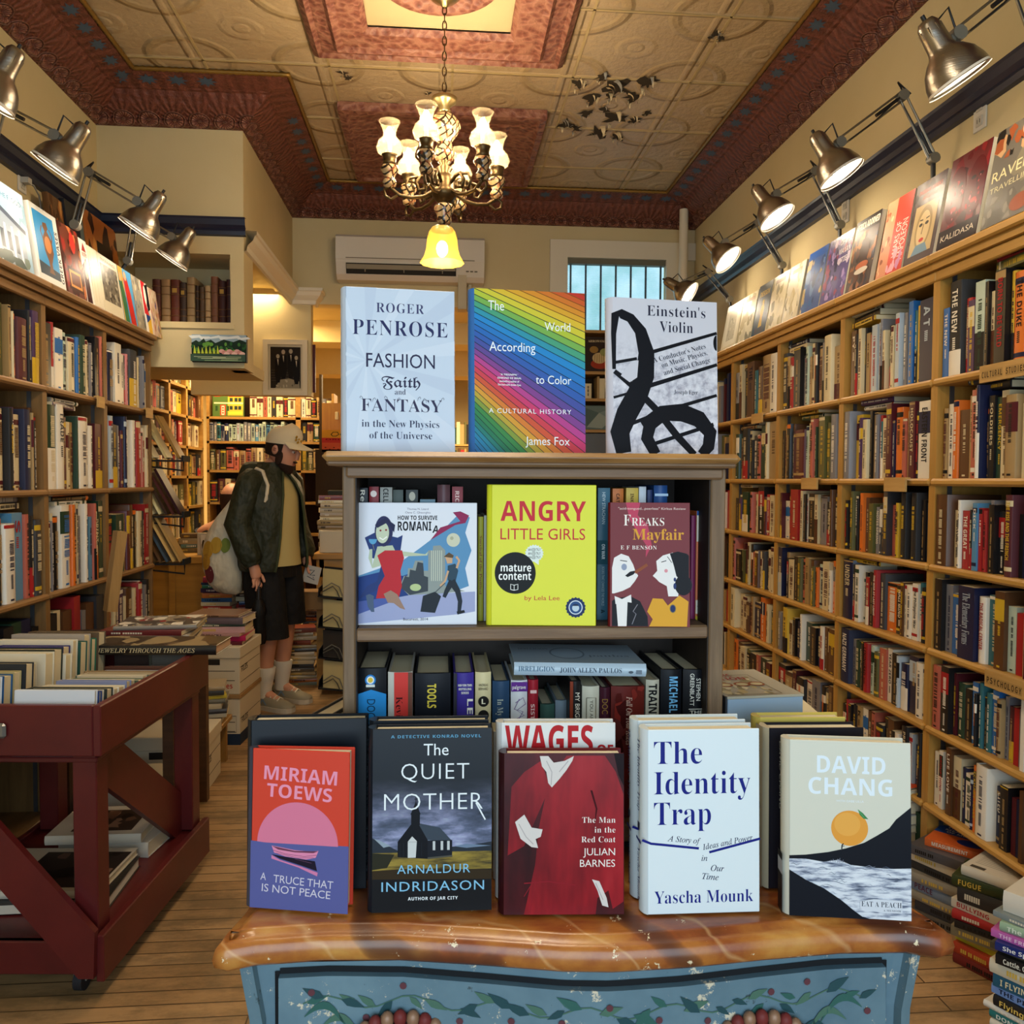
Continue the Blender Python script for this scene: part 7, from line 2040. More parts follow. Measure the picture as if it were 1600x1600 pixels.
tag(b.build('wooden_post'), 'bare tan wooden prop leaning before the left bookcase', 'post')

# ------------------------------------------------------------------ file boxes and stacks in the aisle
CARD = M('#c9c0aa', .7, .2, name='white_cardboard'); CARD2 = M('#b3a88c', .7, .2); BLK_ = M('#23262a', .6)
def file_box(label, c, w, d, h, yaw, lid=True, blue=False, text=None):
    r = empty('file_box', label, 'box', c, (0, 0, yaw), 'cardboard file boxes')
    b = MB(); b.cbox((-w/2, 0, 0), (w/2, d, h-.002), CARD, .003)
    b.box((-w*.17, -.0012, h*.62), (w*.17, .0, h*.74), M('#2a2622', .8))
    if blue: b.box((-w/2-.002, -.002, 0), (w/2+.002, d+.002, h*.24), M('#1f3048', .6)); b.box((-w/2+.02, -.003, h*.26), (w*.1, -.0005, h*.36), BLK_)
    a = Art(b, (0, 0, 100, 80), (-w/2, 0, 0), (w, 0, 0), (0, 0, h), (0, -1, 0), .6, .0002)
    for yy in (40, 56): a.rect(2, yy, 92, yy+1.2, '#3a3630')
    if text == 'WALL': a.line([(20, 30), (94, 30), (94, 58), (20, 58), (20, 30)], 1, '#3a3a44'); a.text('OF WALL', 30, 74, 46, 9, '#3a3630', 'ital')
    if text == 'S': a.text('staples', 52, 88, 70, 9, '#b8423a', 'bold')
    a = Art(b, (0, 0, 100, 80), (w/2, 0, 0), (0, d, 0), (0, 0, h), (1, 0, 0), .6, .0002)
    for yy in (34, 60): a.rect(2, yy, 96, yy+1, '#3a3630')
    a.text('FILES', 8, 36, 44, 9, '#2a2a2a', 'bold')
    b.build('box_body', r)
    if lid: b = MB(); b.cbox((-w/2-.005, -.006, h-.06), (w/2+.005, d+.006, h), CARD, .003); b.build('lid', r)
p = at(335, 1163, z=0); pr = at(376, 1163, z=0); ya = math.atan2(pr.y-p.y, pr.x-p.x)
bx, by = pr.x-.155, pr.y
file_box('lower cardboard file box with dark blue base band beside the aisle', (bx, by, 0), .31, .38, .245, ya, False, True, 'WALL')
b_ = MB(); b_.cbox((-.16, -.005, 0), (.16, .385, .022), M('#9a7a50', .7), .002)
o = b_.build('cardboard_sheet', None, (bx, by, .2455), (0, 0, ya)); tag(o, 'brown cardboard sheet lying between the two file boxes', 'cardboard')
file_box('upper cardboard file box with lid carrying books, beside the aisle', (bx, by, .268), .31, .38, .25, ya, True, False, 'S')
pl = [('#5a1622', 'dark crimson', .018), ('#b8205a', 'bright pink', .026, 'Memoir', '#e0c0c8'), ('#b08a8a', 'rose', .016), ('#c9a0a4', 'pale pink', .032), ('#4a5a4a', 'green', .014), ('#6a5f68', 'mauve patterned', .036), ('#8c6a54', 'brown', .014)]
pile(pl, bx+.02, by+.16, .519, ya, 'the pile on the upper file box', 'books piled on the file boxes', random.Random(8), .30, .22, 'softcover_book', .008)
file_box('white file box on the floor seen under the red cart', (-1.22, 3.74, .0), .36, .27, .26, .02, True, False)
file_box('second white file box under the left bookcase, behind the cart', (-1.22, 3.27, 0), .34, .3, .2, .0, True, False)
# little stool with books between cart and file boxes
st = empty('wooden_stool', 'small light wooden stool under a stack of books behind the cart', 'stool', (-1.17, 4.12, 0))
b = MB(); b.cbox((-.13, -.1, .20), (.13, .1, .225), wood('pale_stool', '#a8803f', '#8c6630', 0), .003); b.build('seat', st)
for sx in (-.11, .08):
    for sy in (-.08, .05): b = MB(); b.box((sx, sy, 0), (sx+.03, sy+.03, .20), wood('pale_stool_leg', '#9c7438', '#86602c', 2)); b.build('leg', st)
pile([('#5a5048', 'grey', .025, 'ZX', '#d8d8d0'), ('#c9c0a8', 'cream', .02), ('#3a3a40', 'charcoal', .022), ('#b8ad92', 'buff', .025), ('#6a6a60', 'grey-green', .02), ('#c9b83c', 'yellow', .018), ('#33332f', 'black', .022), ('#9a8c70', 'tan', .02)],
     -1.16, 4.12, .2258, .25, 'the stack on the wooden stool', 'books stacked on the stool', random.Random(9), .22, .16, 'softcover_book', .008)

# counter and paperback stack behind
CNT = wood('golden_counter', '#b98a3c', '#9c7030', 0, .7, .4); 
ct = empty('wooden_counter', 'light golden wooden counter behind the paperback stack, left of the man', 'counter', (-1.66, 5.6, 0))
zt_ = .89
b = MB(); b.cbox((-.24, -.02, zt_-.05), (.30, .6, zt_), CNT, .006); b.build('counter_top', ct)
b = MB(); b.box((-.08, .01, 0), (.28, .03, zt_-.05), CNT); b.box((-.24, .05, 0), (-.08, .58, zt_-.05), CNT); b.build('front_panel', ct)
b = MB(); b.box((-.12, .0, 0), (-.08, .05, zt_-.05), CNT); b.box((.26, .0, 0), (.30, .05, zt_-.05), CNT); b.build('corner_post', ct)
cr = MB(); cr.cbox((-1.52, 5.30, 0), (-1.28, 5.48, .50), M('#6a4c28', .7), .004); tag(cr.build('wooden_crate'), 'brown crate under the paperback stack by the counter', 'crate')
pbs = [('#6a5a4a', 'brown', .022), ('#5a2c22', 'rust', .024), ('#2c2420', 'black', .03), ('#a83428', 'red', .022), ('#cfc6a4', 'cream', .024), ('#2a5a8a', 'blue', .026), ('#b86a24', 'orange', .03), ('#33224a', 'purple', .028), ('#1f6a44', 'green', .022), ('#1c2c4a', 'navy', .014), ('#a8202a', 'bright red', .032)]
pile(pbs, -1.40, 5.39, .501, .0, 'the paperback stack by the counter', 'paperbacks stacked by the counter', random.Random(10), .19, .14, 'softcover_book', .008)
PAIR = [('#b8632c', 'orange'), ('#2a4a7a', 'blue'), ('#8c2a2a', 'red'), ('#cfc6a4', 'cream'), ('#3a3a3a', 'charcoal'), ('#d8b84a', 'yellow')]
pile([rn.choice(PAIR) + (rn.uniform(.016, .028),) for i in range(8)], -1.21, 5.44, .501, .1, 'the second paperback stack behind it', 'paperbacks stacked by the counter', random.Random(14), .17, .12, 'softcover_book', .008)
cr = MB(); cr.cbox((-1.27, 5.36, 0), (-1.1, 5.52, .50), M('#5c4224', .7), .004); tag(cr.build('wooden_crate'), 'narrow brown crate under the second paperback stack', 'crate')
# picture card and clutter on the counter
b = MB(); p = at(318, 866, y=5.7); b.cbox((p.x-.04, 5.7, zt_+.001), (p.x+.04, 5.72, zt_+.145), M('#b5ad98', .5), .001)
a = Art(b, (0, 0, 100, 140), (p.x-.04, 5.7, zt_), (.08, 0, 0), (0, 0, .145), (0, -1, 0)); a.rect(30, 10, 70, 70, '#d0c9b6'); a.circ(50, 84, 14, '#4a3a28', 40); a.line([(20, 30), (30, 120)], 3, '#6a6254'); a.line([(80, 30), (70, 120)], 3, '#6a6254')
tag(b.build('picture_card'), 'small grey picture card standing on the golden counter', 'card')
pile([('#7c6a44', 'tan', .03), ('#4a6a5a', 'green', .025), ('#8c8268', 'grey', .04), ('#5c4a30', 'brown', .03)], -1.72, 5.95, zt_+.001, .1, 'the small stack on the counter', 'books on the counter', random.Random(15), .17, .14, 'softcover_book', .006)

# slanted display racks at the end of the left bookcase
WIRE = M('#161618', .5)
for k, (zr_, n_, cols) in enumerate(((1.50, 5, ['#1c4030', '#d0c49c', '#c9bd94', '#bfae7a', '#8c6a34']), (1.205, 9, ['#1a1a1a', '#b0a888', '#8f8a78', '#2a3448', '#c9c3a0', '#d8cc9a', '#3a2a20', '#4a2420', '#2c1014']), (.955, 9, ['#c9c2a8', '#cfc8a4', '#8c7c58', '#9c7c50', '#6a5034', '#5a4028', '#3c4c5a', '#c9a868', '#a88850']))):
    yk = 4.5; X0 = -1.60
    rk = empty('display_rack', f'black slanted display rack, {["highest", "middle", "lowest"][k]} of three beside the left bookcase', 'rack', (X0, yk, zr_))
    b = MB(); b.box((-.2, 0, -.012), (.25, .12, -.004), WIRE); b.box((.24, 0, -.004), (.25, .12, .02), WIRE); b.build('tray', rk)
    b = MB(); b.tube([(-.215, .02, .26), (-.2, .02, -.008), (.245, .02, -.06), (.245, .02, 0)], .005, WIRE, 6); b.tube([(-.215, .11, .26), (-.2, .11, -.008)], .005, WIRE, 6); b.tube([(-.215, .02, .26), (-.215, .11, .26)], .005, WIRE, 6); b.build('wire_frame', rk)
    for i, c_ in enumerate(cols[:n_]):
        t_ = .014
        xx = X0 - .05 + .27*i/max(1, n_-1)
        th = math.radians(28)
        r = empty('art_book', f'thin book leaning {NTH[i]} from the wall in the {["highest", "middle", "lowest"][k]} slanted rack', 'book', (xx, yk+.01, zr_+.002), (0, -th, 0), 'books leaning in the slanted racks')
        b = MB(); m = M(c_, .35); L = .23 + .02*((i*7) % 3)
        b.cbox((0, 0, 0), (.002, .10, L), m, .0006); b.cbox((t_-.002, 0, 0), (t_, .10, L), m, .0006); b.cbox((0, 0, 0), (t_, .002, L), m, .0006); b.build('cover', r)
        b = MB(); b.box((.002, .002, .003), (t_-.002, .098, L-.003), PAGES); b.build('page_block', r)

# shelves along the passage and across its end
PW = wood('passage_shelf_wood', '#b08848', '#91692f', 0, 1, .5)
def open_shelf(label, x0, x1, y0, y1, levels, top, along):
    r = empty('bookcase', label, 'bookcase', (x0, y0, 0))
    W_, D_ = x1-x0, y1-y0
    for e in (0, 1):
        b = MB()
        if along == 'x': b.box((e*(W_-.02), 0, 0), (e*(W_-.02)+.02, D_, top), PW)
        else: b.box((0, e*(D_-.02), 0), (W_, e*(D_-.02)+.02, top), PW)
        b.build('upright', r)
    for z in levels: b = MB(); b.box((.0, .0, z-.02), (W_, D_, z), PW); b.build('shelf', r)
    b = MB()
    if along == 'x': b.box((.02, D_-.01, .05), (W_-.02, D_, top-.02), BACKP)
    else: b.box((0, .02, .05), (.01, D_-.02, top-.02), BACKP)
    b.build('back_panel', r)
PL = [2.095, 1.876, 1.646, 1.42, 1.19, .96, .7, .4, .1]
rq = random.Random(50)
seq = [['y1 c1 c1 v1 l1 c1 y1 k1 n1 k1', 'l1 e1 k1 u1.5 e1.2 u1.4', 'k1 u1 e1 c1 p1 r2 k1', 'c1 v1 k1 c1', 'l1 y1 v1 k1 c1'], ['k1 c1 y1 v2 k2 n1', 'g1 u1 r1 k1 s1', 'v1 c1 l1 c1.5 y1', 'o1 k1 c1 s1 l1', 'y1 c1 k1'], ['k1 t1 u1 m1 m1 o1.5', 'k1 e1 c1 y1.6', 'c1 k1 l1 e1', 'y1 v1 l1 k1', 'e1 c1 v1']]
for j, (ya_, yb_) in enumerate(((5.62, 6.10), (6.10, 6.50), (6.50, 6.93))):
    open_shelf(f'brown bookcase along the passage wall, {["nearest", "middle", "farthest"][j]} of three narrow bays', -2.16, -1.92, ya_, yb_, PL, 2.3, 'y')
    for i, z in enumerate(PL[:8]):
        cd = seq[(i+j) % 3][i % 5] if i else 'c1 y1 l1 c1 v1 c1 k1'
        fill(cd, ya_+.022, yb_-.022, -1.925, z, .2 if i else .19, -1, f'{["highest", "second", "third", "fourth", "fifth", "sixth", "seventh", "lowest"][i]} passage shelf, {["nearest", "middle", "farthest"][j]} narrow bay', 'old books in the passage', 'cloth book', .8, .95, (.12, .16), kinds=('cloth_book', 'cloth_book'), stuff=(i > 5))
BL = [1.903, 1.705, 1.47, 1.21, .95, .6, .2]
for j, (xa_, xb_) in enumerate(((-1.90, -1.17), (-1.17, -.88))):
    open_shelf(['brown bookcase across the end of the passage, behind the man', 'narrow brown bookcase right of the man at the passage end'][j], xa_, xb_, 6.95, 7.17, BL, 2.1, 'x')
def fill_x(code, x0, x1, yf, z, gap, where, group, name='cloth_book', hmin=.72, hmax=.9):
    bk = parse(code); tot = sum(w for _, w, _, _ in bk); u = (x1-x0)/tot; s = x0; rnd = random.Random(where)
    for i, (c, w, fl, tx) in enumerate(bk):
        t_ = w*u; h = gap*(.95 if fl else rnd.uniform(hmin, hmax))
        shelf_book(c, rnd.choice((0, 0, 1, 2)), True, t_*.97, h, rnd.uniform(.12, .16), (s+t_/2, yf+rnd.uniform(.003, .02), z+.0005), (0, 0, 0), f'{size_word(w)} {CN[c]} cloth book, {NTH[min(i, 19)]} from left on {where}', group, name, tx); s += t_
gB = 'old books across the end of the passage'
fill_x('s1 s1 t1 s1 n1 a1 a1 i1 a1 s1 s1 a1 f1 a1 a1 f1 a1 a1 i1 a1', -1.88, -1.28, 6.955, 1.705, .178, 'second shelf at the passage end', gB)
fill_x('v1 u1 v1 e1.4 e1 l1.3 e1 l1 c1.3 l1 k1 u1 e1', -1.88, -1.28, 6.955, 1.47, .21, 'third shelf at the passage end', gB)
fill_x('k1 m1 c.8 m1.2 l.6 e1.6 v1 l1 c1 k1', -1.88, -1.28, 6.955, 1.21, .235, 'fourth shelf at the passage end', gB)
fill_x('c1.6 c1.4 e.8 c1 k1 c1.6 k1 c1.8', -1.56, -1.19, 6.955, 1.903, .19, 'top shelf at the passage end', gB, hmin=.85, hmax=1.0)
fill_x('w1 c1 k1 l1 s1 c1', -1.15, -.9, 6.955, 1.903, .19, 'top shelf of the narrow bookcase', gB)
fill_x('k1 l1 g1 u1 c1', -1.15, -.9, 6.955, 1.705, .178, 'second shelf of the narrow bookcase', gB)
fill_x('v1 v1 l1 k1 c1', -1.15, -.9, 6.955, 1.47, .21, 'third shelf of the narrow bookcase', gB)
# painted house picture book face out on the top shelf
p = at(333, 655, y=6.96); q = at(381, 620, y=6.96)
facebook('illustrated_book', q.x-p.x, .205, .015, '#4f6a34', 'picture book with a red-awninged green and yellow house, passage top shelf', ((p.x+q.x)/2, 6.955, 1.904), (-.05, 0, 0), (0, 0, 130, 100), lambda a: (
    a.rect(62, 8, 126, 96, '#c9a83c'), a.rect(4, 4, 126, 14, '#d8cba0'), a.rect(4, 44, 126, 50, '#d8cba0'), a.rect(30, 54, 54, 96, '#b8442c'), a.rect(36, 58, 48, 94, '#e0d8c0'), [a.circ(42, 66+10*i, 4, '#b8442c') for i in range(3)],
    [a.poly([(x, 14), (x+18, 14), (x+22, 22), (x-4, 22)], '#a83028') for x in (8, 70, 96)], [a.rect(x, y, x+13, y+15, '#2c3a34') for x in (70, 90, 106) for y in (26, 58)], [a.rect(x, 58, x+10, 78, '#2f4a2a') for x in (10, 58)], a.rect(66, 80, 124, 92, '#d8c040')))
b = MB(); b.box((-1.88, 6.97, 2.11), (-1.5, 7.1, 2.2), M('#55504a', .7)); tag(b.build('grey_carton'), 'flat grey carton on top of the bookcase at the passage end', 'box')

# right of the man: poster, wooden panel, book stacks, table, bins
b = MB(); A = at(503, 706, y=6.3); Bq = at(537, 672, y=6.3); W_ = .26; H_ = Bq.z-A.z
b.box((A.x, 6.3, A.z), (A.x+W_, 6.305, Bq.z), M('#c9542c', .6))
a = Art(b, (0, 0, 100, 100), (A.x, 6.3, A.z), (W_, 0, 0), (0, 0, H_), (0, -1, 0), .6, .0002); a.rect(0, 0, 100, 36, '#d8962c'); a.line([(26, 20), (32, 10), (44, 10), (48, 20), (40, 28), (30, 28), (26, 20)], 3, '#3a3a1c'); a.line([(52, 20), (58, 10), (70, 10), (74, 20), (66, 28), (56, 28), (52, 20)], 3, '#3a3a1c'); a.rect(0, 36, 100, 58, '#b8342c'); a.text('ORDER', 10, 90, 46, 6, '#6a1a14', 'bold'); [a.circ(10+12*i, 80+8*(i % 2), 2.5, '#5a2414') for i in range(8)]
tag(b.build('poster'), 'orange and red poster with black spectacles drawn on it', 'poster')
b = MB(); A = at(503, 674, y=6.5); Bq = at(533, 630, y=6.5); b.box((A.x, 6.5, A.z), (A.x+.24, 6.53, Bq.z), wood('blond_panel', '#c08a34', '#a87428', 2)); b.cbox((A.x+.10, 6.494, A.z+.09), (A.x+.125, 6.502, A.z+.15), M('#e0d0a0', .5), .008)
tag(b.build('blond_wood_board'), 'blond wooden panel with a pale slot above the orange poster', 'panel')  # one flat wooden board with a slot, not a cupboard
b = MB(); b.box((A.x-.02, 6.3, 1.2), (A.x+.5, 6.56, 1.62), M('#3a2a18', .7)); b.box((A.x-.02, 6.5, 1.62), (A.x, 6.56, 2.2), M('#4a3a20', .6)); tag(b.build('dark_cabinet'), 'dark cabinet under the orange poster', 'cabinet')
tbl = empty('wooden_table', 'light wooden table at the back, right of the man', 'table', (-.62, 5.9, 0))
b = MB(); b.cbox((-.24, -.25, .86), (.75, .25, .90), CNT, .004); b.box((-.2, -.22, .74), (.7, -.2, .86), CNT); b.build('table_top', tbl)
for sx in (-.22, .68):
    for sy in (-.22, .17): b = MB(); b.box((sx, sy, 0), (sx+.05, sy+.05, .86), CNT); b.build('leg', tbl)
b = MB(); p = at(500, 850, y=5.72); b.cbox((p.x, 5.7, .901), (p.x+.2, 5.9, 1.05), CARD, .003); tag(b.build('white_carton'), 'white carton on the wooden table at the back', 'box')
b = MB(); p = at(512, 825, y=5.98); b.cbox((p.x, 5.98, .901), (p.x+.3, 6.1, 1.32), M('#24281c', .5), .004); b.box((p.x+.06, 5.975, 1.0), (p.x+.26, 5.98, 1.28), M('#3a4424', .4)); b.ell((p.x+.16, 5.975, 1.1), (.012, .004, .012), M('#b8a868', .4), 8, 6); tag(b.build('safe'), 'dark green box with a round dial on the table at the back', 'safe')
PAIR = [('#b8a888', 'buff'), ('#cfc4a4', 'cream'), ('#8c7450', 'brown'), ('#6a5434', 'dark brown'), ('#d8cfae', 'ivory'), ('#a08a60', 'tan')]
pile([rn.choice(PAIR) + (rn.uniform(.018, .034),) for i in range(12)] + [('#7a2a24', 'red', .03)], -.76, 5.86, .901, .1, 'the tall stack on the back table', 'books stacked on the back table', random.Random(20), .17, .13, 'softcover_book', .008)
g_ = 'books piled on the floor right of the man'
PAIR = [('#b8a888', 'buff'), ('#c9bd9c', 'cream'), ('#8c7a58', 'tan'), ('#3a3a3c', 'charcoal'), ('#5a4a34', 'brown'), ('#a8602c', 'orange'), ('#2c3a54', 'navy'), ('#9a8c6c', 'khaki'), ('#7a3a2c', 'rust'), ('#6a7264', 'grey-green')]
cl = lambda n, seed: [random.Random(seed*9+i).choice(PAIR) + (random.Random(seed*3+i).uniform(.018, .034),) for i in range(n)]
def fp(px, py): return at(px, py, z=0)
p = fp(465, 1072); zt1 = pile(cl(15, 60), p.x, p.y+.08, 0, .1, 'the front floor pile right of the man', g_, random.Random(21), .22, .16, 'softcover_book', .02)
p = fp(492, 1062); zt2 = pile(cl(20, 80), p.x, p.y+.14, 0, -.1, 'the right floor pile by the bins', g_, random.Random(22), .19, .14, 'softcover_book', .014)
p = fp(440, 1070); pile(cl(13, 100), p.x-.02, p.y+.22, 0, .15, 'the floor pile hidden behind the man\'s legs', g_, random.Random(23), .2, .15, 'softcover_book', .014)
b = MB(); p = at(476, 918, y=5.55); b.cbox((p.x-.05, 5.5, zt2+.001), (p.x+.2, 5.66, zt2+.12), M('#8a6a44', .7), .003); tag(b.build('cardboard_tray'), 'brown cardboard tray on top of the floor pile by the bins', 'tray')
for k in range(4):
    zb_ = .03 + .2*k
    p = at(516, 1000, y=5.42)
    r = empty('magazine_bin', f'black bin of papers with grey cables, {["lowest", "second", "third", "topmost"][k]} in the leaning stack', 'bin', (p.x+.02, 5.42, zb_), (0, math.radians(6), 0), 'black bins in the leaning stack')
    b = MB(); b.box((-.1, 0, 0), (.16, .2, .008), WIRE); b.box((.15, 0, 0), (.16, .2, .19), WIRE); b.box((-.1, .19, 0), (.16, .2, .18), WIRE); b.box((-.1, 0, 0), (-.095, .2, .06), WIRE); b.build('bin_body', r)
    b = MB(); b.add([(-.07, .012, .012), (.06, .005, .012), (.04, .03, .185), (-.09, .035, .185)], [(0, 1, 2, 3)], M('#b5a878' if k != 1 else '#2c2620', .6)); b.build('paper_sheet', r)
    for i in range(4):
        b = MB(); b.box((.065+.02*i, .01, .01), (.078+.02*i, .16, .17+.01*(i % 2)), M(['#26241f', '#4a3c2c', '#1c1a18', '#8c7c5c'][i], .5)); b.build('folder', r)
    b = MB(); b.tube([(-.07, -.004, .06), (-.02, -.006, .10), (.03, -.005, .08), (.06, -.004, .02)], .004, M('#6a6a62', .5), 6); b.tube([(-.07, -.006, .04), (-.01, -.008, .08), (.02, -.006, .05), (.04, -.004, .01)], .004, M('#4c4c46', .5), 6); b.build('cable', r)

# low bookcase on the far wall right of the opening, seen between two display books
fb = empty('bookcase', 'brown bookcase against the far wall under the window', 'bookcase', (.66, 5.84, 0))
for x in (0, 1.0): b = MB(); b.box((x, 0, 0), (x+.02, .28, 2.45), PW); b.build('upright', fb)
FL = [2.17, 1.98, 1.76, 1.56, 1.3, 1.0, .7, .4, .1]
for z in FL + [2.46]: b = MB(); b.box((.0, 0, z-.02), (1.02, .28, z), PW); b.build('shelf', fb)
b = MB(); b.box((.02, .27, .05), (1.0, .28, 2.44), BACKP); b.build('back_panel', fb)
p = at(918, 575, y=5.86); q = at(954, 522, y=5.86)
facebook('illustrated_book', q.x-p.x+.03, .245, .02, '#2a1c12', 'dark cookery book lettered ARROWSMITH with pale pumpkins in a red bowl', ((p.x+q.x)/2-.01, 5.85, 2.171), (-.05, 0, 0), (0, 0, 100, 140), lambda a: (a.text('ARROWSMITH', 14, 96, 22, 9, '#c9b890', 'serif'), a.circ(58, 110, 34, '#8c3420', 20), a.circ(56, 86, 26, '#b8a070', 22), a.circ(76, 62, 18, '#8a8a50', 16), a.circ(36, 52, 16, '#8c6a34', 14), [a.line([(40+8*i, 70), (38+9*i, 104)], 2, '#7c6a40') for i in range(5)]))
gF = 'books in the bookcase under the window'
fill_x('w1.5 u1 c1 w1 r1 c1', .70, 1.06, 5.85, 1.98, .13, 'shelf below the pumpkin book', gF)
b = MB(); p = at(918, 665, y=5.86); b.cbox((p.x-.03, 5.85, 1.761), (p.x+.19, 5.95, 1.93), M('#5c6a64', .4), .003)
a = Art(b, (0, 0, 100, 100), (p.x-.03, 5.85, 1.761), (.22, 0, 0), (0, 0, .169), (0, -1, 0)); a.poly([(10, 90), (50, 30), (90, 60), (60, 95)], '#8a9488'); a.poly([(50, 30), (95, 8), (90, 60)], '#75837c'); a.poly([(5, 10), (50, 30), (10, 90)], '#4c5c58'); tag(b.build('patterned_box'), 'grey-green box with pale triangles between two display books', 'box')
b = MB(); b.cbox((p.x-.02, 5.85, 1.561), (p.x+.14, 5.95, 1.735), M('#55585a', .12, .6), .006); b.box((p.x+.02, 5.848, 1.565), (p.x+.12, 5.85, 1.58), M('#c9c4b4', .5)); tag(b.build('wrapped_book'), 'clear-wrapped grey book low between two display books', 'book')
rq = random.Random(43)
for z in FL[1:]:
    x = 1.10 if z > 1.5 else .69
    while x < 1.62:
        w_ = rq.uniform(.016, .04); STUFF.box((x, 5.87, z), (x+w_*.96, 6.02, z+rq.uniform(.13, .17)), M(PAL[rq.choice('kclwrunvgem')], .6)); x += w_
# far bookcase in the rear room
rb = MB()
rq = random.Random(41)
rb.box((-1.0, 9.4, 0), (.9, 9.65, .1), PW)
for z in (.3, .6, .9, 1.2, 1.5, 1.8):
    rb.box((-1.0, 9.4, z-.02), (.9, 9.65, z), PW); x = -.98
    while x < .86:
        w_ = rq.uniform(.02, .05); rb.box((x, 9.42, z), (x+w_*.95, 9.6, z+rq.uniform(.18, .26)), M(PAL[rq.choice('kclruvgeymo')], .6)); x += w_
tag(rb.build('rear_bookshelves', kind='stuff'), 'crowded bookshelves far back in the rear room', 'shelves')
# ------------------------------------------------------------------ the man in the aisle
def skin_mesh(verts, edges, radii, mat, level=2):
    me = bpy.data.meshes.new('skin'); me.from_pydata(verts, edges, [])
    o = bpy.data.objects.new('skin', me); COL.objects.link(o)
    md = o.modifiers.new('s', 'SKIN'); md.use_smooth_shade = True
    if not me.skin_vertices: 
        bpy.context.view_layer.update()
    for i, r in enumerate(radii):
        sv = me.skin_vertices[0].data[i]; sv.radius = r if isinstance(r, tuple) else (r, r); sv.use_root = (i == 0)
    sb = o.modifiers.new('b', 'SUBSURF'); sb.levels = level; sb.render_levels = level
    dg = bpy.context.evaluated_depsgraph_get(); dg.update()
    m2 = bpy.data.meshes.new_from_object(o.evaluated_get(dg))
    v = [tuple(p.co) for p in m2.vertices]; f = [tuple(p.vertices) for p in m2.polygons]
    bpy.data.objects.remove(o); bpy.data.meshes.remove(me); bpy.data.meshes.remove(m2)
    return v, f
def figure(label, pos, heading):
    root = empty('person', label, 'person', pos, (0, 0, heading - PI/2))
    return root
# local axes: x = the man's left to right is +x, y = forward, z = up
mp_ = at(428, 1100, z=0)
man = figure('man in a cream cap, open dark green jacket and black shorts, looking down', (mp_.x, mp_.y, 0), math.radians(-28))
SKIN = M('#bf8a70', .5, .35); 
def add(nm, fn, parent=man):
    b = MB(); fn(b); return b.build(nm, parent)
R_SH, R_EL, R_WR = (.185, -.01, 1.385), (.255, -.05, 1.13), (.235, .05, .885)
L_SH, L_EL, L_WR = (-.185, -.01, 1.385), (-.25, -.03, 1.13), (-.215, .09, .90)
V, E_, R_ = [], [], []
def node(p, r, par=None):
    V.append(p); R_.append(r)
    if par is not None: E_.append((par, len(V)-1))
    return len(V)-1
pel = node((0, 0, .92), (.145, .105)); ab = node((0, 0, 1.06), (.14, .105), pel); chs = node((0, -.01, 1.25), (.16, .11), ab); up_ = node((0, -.015, 1.38), (.12, .085), chs); nk = node((0, .0, 1.47), .058, up_); hd_ = node((0, .035, 1.53), .06, nk)
for S_, sh, el, wr in ((1, R_SH, R_EL, R_WR), (-1, L_SH, L_EL, L_WR)):
    a = node(sh, .058, up_); e = node(el, .045, a); w = node(wr, .029, e)
    hx, hy, hz = wr
    pm = node((hx, hy+.012, hz-.045), (.036, .02), w); 
    tips = [(-.028, .032, -.135), (-.01, .036, -.15), (.008, .032, -.148), (.025, .024, -.125)]
    for k, (fx, fy, fz) in enumerate(tips):
        k0 = node((hx+S_*fx*.8, hy+fy*.6, hz-.092), .0098, pm); k1 = node((hx+S_*fx, hy+fy, hz+fz*.85), .0088, k0); node((hx+S_*fx, hy+fy-.012, hz+fz), .0075, k1)
    t0 = node((hx-S_*.036, hy+.03, hz-.058), .011, pm); node((hx-S_*.036, hy+.05, hz-.1), .009, t0)
for S_ in (1, -1):
    fx = .03 if S_ > 0 else .0
    h_ = node((S_*.088, 0, .86), .088, pel); k_ = node((S_*.1, .02+fx, .48), .06, h_); c_ = node((S_*.1, -.005+fx, .33), .056, k_); an = node((S_*.1, -.02+fx, .1), .036, c_); node((S_*.105, .1+fx, .045), .03, an)
v, f = skin_mesh(V, E_, R_, SKIN)
b = MB(); b.add(v, f, SKIN, True)
# head: a shaped loft, tilted down and turned a little
HX = Matrix.Translation((.01, .045, 1.475)) @ Matrix.Rotation(math.radians(13), 4, 'Z') @ Matrix.Rotation(math.radians(-17), 4, 'X')
b.X = HX
rings = []
for z, rx, ry, yo in [(-.01, .02, .02, .075), (.0, .035, .04, .058), (.02, .05, .066, .035), (.05, .062, .085, .02), (.08, .069, .093, .012), (.11, .073, .097, .006), (.145, .075, .1, 0), (.18, .073, .099, -.004), (.21, .064, .087, -.008), (.235, .042, .06, -.01), (.245, .012, .02, -.01)]:
    rings.append([(rx*math.cos(2*PI*k/18), yo+ry*math.sin(2*PI*k/18)*(1.0 if math.sin(2*PI*k/18) > 0 else .98), z) for k in range(18)])
b.loft(rings, SKIN, True)
b.loft([[(x*.9, .088+yy, z) for x, yy in ((-.011, 0), (-.006, .006), (0, .008), (.006, .006), (.011, 0), (0, -.012))] if z > .12 else [(x, .092+yy, z) for x, yy in ((-.015, 0), (-.009, .02), (0, .03), (.009, .02), (.015, 0), (0, -.012))] for z in (.138, .12, .095, .08, .074)], SKIN, True)
for s_ in (1, -1):
    b.ell((s_*.074, -.008, .105), (.012, .022, .032), SKIN, 10, 8); b.ell((s_*.08, -.008, .105), (.006, .014, .022), M('#8a5646', .6), 8, 6)
b.ell((0, .096, .048), (.024, .01, .007), M('#8c4a40', .5), 10, 6); b.ell((0, .095, .04), (.021, .01, .007), M('#9a5a4c', .5), 10, 6)
